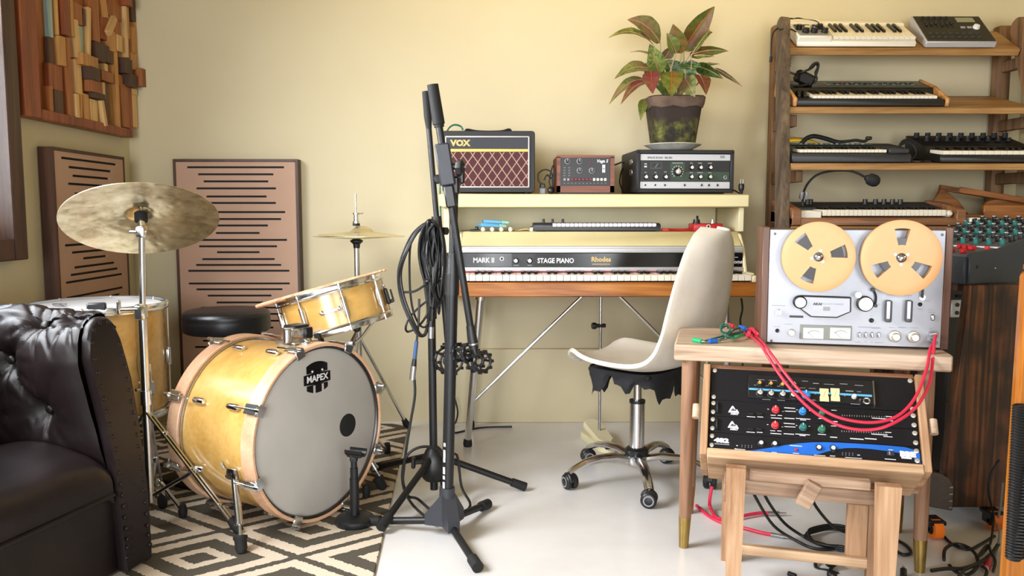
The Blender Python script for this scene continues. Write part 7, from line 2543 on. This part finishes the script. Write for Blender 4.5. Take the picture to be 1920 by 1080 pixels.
# wooden carrier with slanted cheeks
tx0, tx1 = PY(1748, 380, 3.22).x, 2.06
tw_ = tx1 - tx0
ty = thing('wooden_tray', 'dark orange wooden carrier with slanted ends at the right of the fourth shelf', 'tray', Tm(tx0, 3.16, .895) @ Rm(-6, 'Z'))
ck = [(0, 0), (tw_ * .55, -.0), (tw_ * .40, .065), (tw_ * .21, .115), (tw_ * .18, .118)]
mk('end_board', MB().prism('tray_wood', ck, .020, Tm(0, .16, 0) @ FRONT, .002), ty)
mk('long_board', MB().prism('tray_wood', [(-.010, -.006), (.25, -.006), (.25, .016), (-.010, .016)], .018, basis((tw_ * .20, -.02, .10), V((.86, .0, -.15)).normalized(), V((.15, 0, .86)).normalized(), (0, -1, 0)), .002), ty)
mk('long_board', MB().prism('tray_wood', [(-.02, -.005), (.24, -.005), (.24, .017), (-.02, .017)], .018, basis((tw_ * .24, .17, .112), V((.98, .0, -.16)).normalized(), V((.16, 0, .98)).normalized(), (0, -1, 0)), .002), ty)
mk('end_board', MB().prism('tray_wood', [(0, 0), (.24, -.01), (.20, .05), (.10, .085), (.02, .06)], .020, basis((tw_ * .47, .02, .0), (1, 0, 0), (0, 0, 1), (0, -1, 0)), .002), ty)
mk('front_board', MB().box('tray_wood', (tw_ * .72, -.035, .020), (tw_ * .56, .020, .055), None, .003), ty)
mk('base_board', MB().box('tray_wood', (tw_ * .5, .08, .006), (tw_ * .98, .22, .012), None, .002), ty)
tag(mk('white_box', MB().box('white_pl', (0, 0, .014), (.055, .04, .028), None, .004), None, Tm(PY(1838, 408, 2.93).x, 2.965, .866)), 'small white box beside the wood-cased keyboard', 'box')

# ------------------------------------------------------------------ mixing desk on a burnt-wood cabinet
bY = 2.25
bl0, bl1, br1, br0 = PY(1768, 935, bY), PY(1818, 534, bY), PY(1908, 534, bY), PY(1884, 992, bY)
mc = thing('desk_cabinet', 'burnt striped pine desk pedestal on orange casters under the mixing desk', 'cabinet', Tm((bl0.x + br0.x) / 2, bY, 0))
zt_, zb_ = bl1.z, .055
w0 = PY(1762, 990, bY).x
out_ = [(w0, zb_), (PY(1890, 992, bY).x, zb_), (br1.x + .02, zt_), (bl1.x, zt_)]
mk('end_board', MB().prism('burnt', out_, .034, basis((0, bY + .034, 0), (1, 0, 0), (0, 0, 1), (0, -1, 0)), .003), mc, None, True)
out2 = [(1.30, zb_), (1.72, zb_), (1.72, zt_ - .03), (1.32, zt_ - .03)]
mk('rear_board', MB().prism('burnt', out2, .030, basis((0, 2.80, 0), (1, 0, 0), (0, 0, 1), (0, -1, 0)), .003), mc, None, True)
mk('inner_shelf', MB().box('black', (1.50, 2.39, zb_ + .02), (.40, .21, .024)), mc, None, True)
CMX = basis((1.322, 2.262, 0), (math.cos(R_(20)), math.sin(R_(20)), 0), (-math.sin(R_(20)), math.cos(R_(20)), 0), (0, 0, 1))
mk('top_board', MB().box('burnt', (.25, .27, zt_ - .012), (.46, .46, .022), CMX), mc, None, True)
# rounded grey metal box mounted low on the end board
gy = bY - .035
g0, g1 = PY(1752, 960, gy - .10), PY(1812, 975, gy)
mb_ = MB()
cu = [PY(1750, 905, gy - .06), PY(1770, 906, gy - .045), PY(1785, 913, gy - .03), PY(1797, 928, gy - .02), PY(1797, 985, gy - .02), PY(1780, 978, gy - .05), PY(1765, 968, gy - .07), PY(1748, 957, gy - .09)]
xx0, xx1 = 1.05, cu[3].x
sec_ = [(-.12, .085), (.0, .055), (.0, .135), (-.02, .160), (-.05, .175), (-.12, .180)]
mb_.prism('mesh_grey', [(cu[3].x + a, z) for a, z in ((-.095, .075), (.0, .056), (.0, .130), (-.015, .152), (-.045, .168), (-.095, .173))], .030, basis((0, bY - .004, 0), (1, 0, 0), (0, 0, 1), (0, -1, 0)), .004)
for z in (.075, .095, .115, .135):
    mb_.box('steel', (cu[3].x - .012, bY - .036, z - .006), (.010, .006, .004))
mk('metal_corner_guard', mb_, mc, None, True)
for x, y in ((1.215, 2.16), (1.42, 2.22), (1.40, 2.74)):
    c = MB()
    c.box('black_metal', (x, y + .012, .048), (.046, .056, .012), None, .002)
    for s_ in (-1, 1):
        c.box('black_metal', (x + s_ * .017, y + .012, .034), (.004, .040, .034), None, .002)
    ca = mk('caster', c, mc, None, True)
    mk('caster_wheel', MB().cyl('orange', (x - .013, y, .0275), (x + .013, y, .0275), .027, n=28).cyl('black', (x - .016, y, .0275), (x + .016, y, .0275), .014, n=20).cyl('steel', (x - .019, y, .0275), (x + .019, y, .0275), .006, n=12), ca, None, True)
mx_ = thing('mixing_desk', 'dark mixing console with rows of knobs at the right edge', 'mixer', CMX @ Tm(0, 0, zt_))
zl = .0
secm = [(0, zl), (.52, zl), (.52, .895 - zt_), (.30, .848 - zt_), (.12, .806 - zt_), (0, .792 - zt_)]
MWD = .37
mk('chassis', MB().prism('mixer_grey', [(a, b) for a, b in secm], MWD, basis((0, MWD, 0), (1, 0, 0), (0, 0, 1), (0, -1, 0)), .004), mx_)
mk('end_cheek', MB().prism('charcoal_blue', [(a, b + .003 if b > 0 else b) for a, b in secm], .012, basis((0, 0, 0), (1, 0, 0), (0, 0, 1), (0, -1, 0)), .003), mx_)
mk('front_panel', MB().box('charcoal_blue', (-.006, MWD / 2 - .004, (.788 - zt_) / 2), (.012, MWD, .784 - zt_), None, .002), mx_)
mk('panel_screw', MB().sphere('black', (.03, -.012, .05), .004).sphere('steel', (.10, -.012, .045), .003), mx_)


def mz(x):
    P_ = [(0, .792), (.12, .806), (.30, .848), (.52, .895)]
    for (a, b), (c, d) in zip(P_, P_[1:]):
        if x <= c:
            return b + (d - b) * (x - a) / (c - a) - zt_
    return .895 - zt_


def ms(x):
    return -math.degrees(math.atan2(mz(x + .01) - mz(x - .01), .02))


mk('white_strip', MB().box('print', (.135, MWD / 2, mz(.135) + .001), (.016, MWD - .01, .004)), mx_)
cols = ['knob_teal', 'black', 'charcoal', 'knob_teal', 'black', 'charcoal', 'knob_teal', 'black', 'black']
for j in range(9):
    x = .175 + .037 * j
    for k in range(8):
        knob(mx_, cols[j], (0, 0, 0), .0080, .016, Tm(x, .026 + .044 * k, mz(x)) @ Rm(ms(x), 'Y'), cap='print' if j in (2, 5, 8) else ('knob_teal' if j % 2 else None), n=10)
for k in range(8):
    mk('fader_cap', MB().box('red' if k < 4 else ('print_dim' if k % 3 else 'knob_blue'), (.050 + .03 * (k % 3), .026 + .044 * k, mz(.05) + .012), (.022, .012, .016), None, .003), mx_)
    mk('push_button', MB().box('knob_red' if k < 3 else 'black', (.112, .026 + .044 * k, mz(.112) + .004), (.010, .014, .010), None, .002), mx_)
for k in range(3):
    mk('fader_cap', MB().box('red', (.022, .030 + .040 * k, mz(.022) + .007), (.020, .013, .015), None, .003), mx_)

# rack gear in the shadowed bay left of the pedestal
ry = 2.55
ra, rb = PY(1782, 530, ry), PY(1834, 600, ry)
pg = thing('patch_unit', 'dark vented rack unit with a silver socket strip beneath the mixing desk', 'rack unit', Tm(ra.x, ry, 0))
rw = rb.x - ra.x + .10
mk('chassis', MB().box('black', (rw / 2, .11, .485), (rw, .22, .38), None, .004), pg)
for k in range(4):
    mk('vent_slot', MB().box('black_matt', (rw * .35, -.001, .668 - .024 * k), (rw * .5, .006, .010)), pg)
zc = PY(1800, 578, ry).z
mk('socket_strip', MB().box('brushed', (rw * .33, -.003, zc), (rw * .62, .008, .058), None, .002), pg)
for i in range(2):
    for k in range(4):
        mk('socket', MB().cyl('black', (0, -.009, 0), (0, -.006, 0), .0068, n=12), pg, Tm(.022 + .022 * k, 0, zc + .012 - .026 * i))
mk('foot_frame', MB().box('black', (rw / 2, .11, .148), (rw - .02, .20, .296)), pg)

# ------------------------------------------------------------------ varnished orange upright at the right edge
ow = thing('wooden_upright', 'varnished orange wooden cabinet side at the far right edge', 'cabinet', Tm(1.12, 1.66, 0))
OY = 1.64
b = PY(1910, 516, OY + .03)
bx0 = PY(1868, 1140, OY + .03).x
mk('side_board', MB().prism('orange_wood', [(bx0 + .0, .0), (1.32, 0), (1.30, b.z + .01), (b.x + .006, b.z + .01), (b.x, b.z)], .030, basis((0, OY + .030, 0), (1, 0, 0), (0, 0, 1), (0, -1, 0)), .003), ow, None, True)
e0 = PY(1910, 660, OY - .004)
mk('trim_strip', MB().box('orange_wood', (1.19, OY - .006, e0.z), (.20, .012, .020), None, .003), ow, None, True)
mk('cap_board', MB().box('orange_wood', (b.x + .136, OY + .013, b.z + .018), (.26, .034, .016), None, .003), ow, None, True)
mk('rear_panel', MB().box('orange_wood', (1.36, OY + .20, b.z / 2), (.20, .020, b.z), None, .003), ow, None, True)
# coiled lead hanging in front of it
cl = MB()
pts = []
turns = 54
for i in range(turns * 10 + 1):
    t_ = i / (turns * 10)
    y_ = 760 + (1048 - 760) * t_
    x_ = 1913 - 14 * t_
    c = PY(x_, y_, OY - .028)
    a = 2 * pi * turns * t_
    pts.append(c + V((.0125 * math.cos(a), .0125 * math.sin(a), 0)))
cl.tube('black_cable', pts, .0028, 5, None, False)
pts = []
for i in range(30 * 10 + 1):
    t_ = i / 300
    y_ = 1048 - (1048 - 870) * t_
    x_ = 1905 + 22 * t_ ** .8
    c = PY(x_, y_, OY - .034)
    a = 2 * pi * 30 * t_
    pts.append(c + V((.0125 * math.cos(a), .0115 * math.sin(a), 0)))
cl.tube('black_cable', pts, .0028, 5, None, False)
tag(mk('coiled_cable', cl), 'black spiral cable hanging in front of the varnished orange wooden upright', 'cable')

# ------------------------------------------------------------------ leads on the floor
fz = .0045


def floor_cable(pts, r=.004, m='black_cable'):
    q = []
    for p in pts:
        if len(p) == 3:
            q.append(PZ(p[0], p[1], p[2]))
        else:
            q.append(PZ(p[0], p[1], r + .0003))
    return MB().tube(m, q, r, 7)


def drop(px, py, Y):
    return PY(px, py, Y)


tag(mk('black_lead', MB().tube('black_cable', [drop(1405, 905, 2.05), drop(1418, 935, 2.06), PZ(1450, 985, .05), PZ(1490, 1012, .008), PZ(1525, 1028, .005), PZ(1560, 1030, .005)], .0042, 7)), 'black lead from the left of the rack to the floor, leftmost of the pair', 'cable')
tag(mk('black_lead', MB().tube('black_cable', [drop(1424, 905, 2.08), drop(1440, 940, 2.09), PZ(1470, 980, .05), PZ(1505, 1005, .008), PZ(1535, 1020, .005), PZ(1562, 1027, .005)], .0042, 7)), 'black lead from the left of the rack to the floor, right-hand of the pair', 'cable')
tag(mk('black_lead', MB().tube('black_cable', [drop(1522, 930, 2.05), drop(1530, 950, 2.06), PZ(1560, 985, .04), PZ(1592, 1000, .01), PZ(1625, 1006, .006), PZ(1660, 1008, .006)], .0042, 7)), 'black lead curving from the middle of the rack down to the floor', 'cable')
tag(mk('black_lead', MB().tube('black_cable', [drop(1588, 940, 2.06), drop(1604, 958, 2.06), PZ(1630, 985, .05), PZ(1665, 1005, .01), PZ(1695, 1020, .006), PZ(1708, 1036, .006), PZ(1694, 1040, .006), PZ(1682, 1034, .006)], .0045, 7)), 'black lead with a small end loop behind the right leg of the rack', 'cable')
cb = MB()
for k in range(3):
    o_ = k * 4
    cb.tube('black_cable', [PZ(1508 + o_, 1006 - o_, .006 + .007 * k), PZ(1525, 998 - o_, .008 + .007 * k), PZ(1560, 992 - o_, .008 + .006 * k), PZ(1600, 1000 - o_, .008 + .006 * k), PZ(1616, 1012, .007 + .006 * k), PZ(1600, 1028, .006 + .006 * k), PZ(1575, 1032 - o_, .006 + .006 * k), PZ(1550, 1022, .006 + .006 * k), PZ(1525, 1015, .006 + .006 * k)], .0040, 7, closed=True)
cb.tube('white_pl', [PZ(1592, 1002, .02), PZ(1603, 1006, .022)], .008, 8, None, False)
tag(mk('bundled_cable', cb), 'flat bundle of looped black cable on the floor under the rack', 'cable')
cb = MB()
cb.tube('black_cable', [PZ(1572, 1076), PZ(1552, 1070), PZ(1532, 1066), PZ(1530, 1054, .007), PZ(1545, 1049, .008), PZ(1562, 1052, .010), PZ(1560, 1064, .008), PZ(1554, 1074, .006), PZ(1560, 1090, .005)], .0045, 7)
cb.sphere('black', PZ(1558, 1056, .014), .014, None, (1.1, 1, .8), 10, 8).sphere('black', PZ(1560, 1078, .014), .013, None, (1, 1, .9), 10, 8)
tag(mk('knotted_cable', cb), 'short knotted black cable on the floor between the front legs of the rack', 'cable')
tag(mk('lead_end', MB().cyl('black', PZ(1478, 1075, .007), PZ(1492, 1080, .007), .006, n=10).tube('black_cable', [PZ(1490, 1079, .006), PZ(1500, 1090, .006), PZ(1515, 1105, .006)], .0038, 7)), 'black plug end on the floor at the bottom edge, left of the knotted cable', 'cable')
tag(mk('lead_end', MB().cyl('black', PZ(1694, 1068, .016), PZ(1694, 1082, .006), .008, n=10).tube('black_cable', [PZ(1694, 1078, .006), PZ(1705, 1084, .006), PZ(1725, 1088, .006)], .004, 7).cyl('steel', PZ(1694, 1068, .016), PZ(1694, 1062, .020), .003, n=8)), 'upright black plug end on the floor right of the rack', 'cable')
for k, (pts, lab) in enumerate((([(1306, 953), (1322, 964), (1345, 972), (1370, 972), (1400, 966), (1425, 962), (1440, 962)], 'red lead on the floor behind the rack, its plug further from the camera'), ([(1306, 948), (1330, 968), (1355, 980), (1395, 990), (1425, 998), (1446, 1002)], 'red lead on the floor under the rack, its plug nearer the camera'))):
    o = thing('red_floor_lead', lab, 'cable', Tm(PZ(*pts[0])))
    q = [PZ(x, y, .006 + .004 * (k == 0)) for x, y in pts]
    if k == 0:
        q = [PY(1335, 912, 2.36), PY(1331, 935, 2.36), PZ(1332, 952, .012)] + q[2:]
    mk('jacket', MB().tube('red_cable', q, .0052, 8), o, None, True)
    e = q[-1]
    d_ = (q[-1] - q[-2]).normalized()
    mk('plug', MB().cyl('steel', e, e + d_ * .034, .0055, n=10).cyl('steel', e + d_ * .034, e + d_ * .055, .003, n=8), o, None, True)
# tangle at lower right
tang = [([(1752, 985), (1765, 1000), (1785, 1020), (1815, 1030), (1840, 1020), (1865, 1005)], .004, 'black lead passing in front of the orange caster'),
        ([(1770, 1050), (1772, 1030), (1790, 1020), (1815, 1026), (1832, 1045), (1830, 1066), (1812, 1078), (1792, 1072), (1780, 1060)], .0045, 'black lead in a round loop below the orange caster'),
        ([(1746, 1070), (1775, 1066), (1805, 1066), (1835, 1056), (1858, 1040), (1872, 1020)], .005, 'black lead running along the bottom edge to the orange upright'),
        ([(1795, 1085), (1810, 1068), (1835, 1060), (1850, 1070), (1845, 1086)], .004, 'short arched black lead at the bottom edge of the tangle'),
        ([(1836, 1040), (1852, 1022), (1858, 1035), (1866, 1052), (1862, 1072)], .0035, 'thin black lead crossing beside the red plug')]
for k, (pts, r, lab) in enumerate(tang):
    tag(mk('floor_lead', MB().tube('black_cable', [PZ(x, y, r + .0085 * k + .0005) for x, y in pts], r, 7)), lab, 'cable')
tag(mk('hanging_lead', MB().tube('black_cable', [PY(1874, 862, 2.20), PY(1860, 885, 2.205), PY(1854, 915, 2.205), PY(1858, 945, 2.205), PY(1863, 968, 2.20), PZ(1858, 1015, .03), PZ(1845, 1035, .006), PZ(1830, 1046, .006)], .0032, 7)), 'thin black lead hanging against the burnt striped pedestal', 'cable')
tag(mk('grey_lead', MB().tube('print_dim', [PY(1880, 905, 2.20), PY(1876, 945, 2.195), PY(1870, 985, 2.19), PZ(1874, 1000, .05), PZ(1868, 1035, .006), PZ(1860, 1060, .005)], .0032, 7)), 'pale grey lead hanging at the right edge of the burnt pedestal', 'cable')
o = thing('red_plug', 'red and white plug lying in the cable tangle at lower right', 'plug', Tm(PZ(1853, 1058)))
a, b = PZ(1853, 1048, .016), PZ(1850, 1064, .010)
mk('body', MB().cyl('red_cable', a, b, .0095, n=12), o, None, True)
mk('tip', MB().cyl('white_pl', b, b + (b - a).normalized() * .012, .006, n=10), o, None, True)
tag(mk('wall_lead', MB().tube('black_cable', [PY(852, 745, 3.36), PY(858, 770, 3.36), PY(855, 790, 3.36), PZ(846, 803, .006), PZ(850, 812, .005), PZ(900, 802, .005), PZ(960, 800, .005)], .004, 7)), 'thin black lead dropping to the floor by the left piano leg', 'cable')
tag(mk('piano_lead', MB().tube('black_cable', [PY(1390, 560, 3.08), PY(1392, 580, 3.10), PY(1388, 605, 3.12), PY(1396, 640, 3.13), PY(1392, 700, 3.13), PZ(1398, 830, .006)], .004, 7)), 'black lead hanging from the right end of the electric piano', 'cable')

# ------------------------------------------------------------------ repeats share a group
GROUPS = {'boom_microphone_stand': 'boom microphone stands', 'acoustic_panel': 'slotted acoustic panels', 'compressor': 'compressors in the rack', 'tape_reel': 'reels on the tape deck',
          'red_lead': 'red leads on the side table', 'patch_lead': 'thin patch leads on the side table', 'string_packet': 'packets on the piano lid', 'black_lead': 'black leads under the rack',
          'red_floor_lead': 'red leads on the floor', 'floor_lead': 'leads in the lower right tangle', 'cable_coil': 'cables hung on the rear stand', 'microphone_cable': 'cable ends by the stands', 'lead_end': 'plug ends on the floor'}
for o in [o for o in COL.objects if o.parent is None and 'label' in o]:
    g = GROUPS.get(o.name.split('.')[0])
    if g and 'group' not in o:
        o['group'] = g
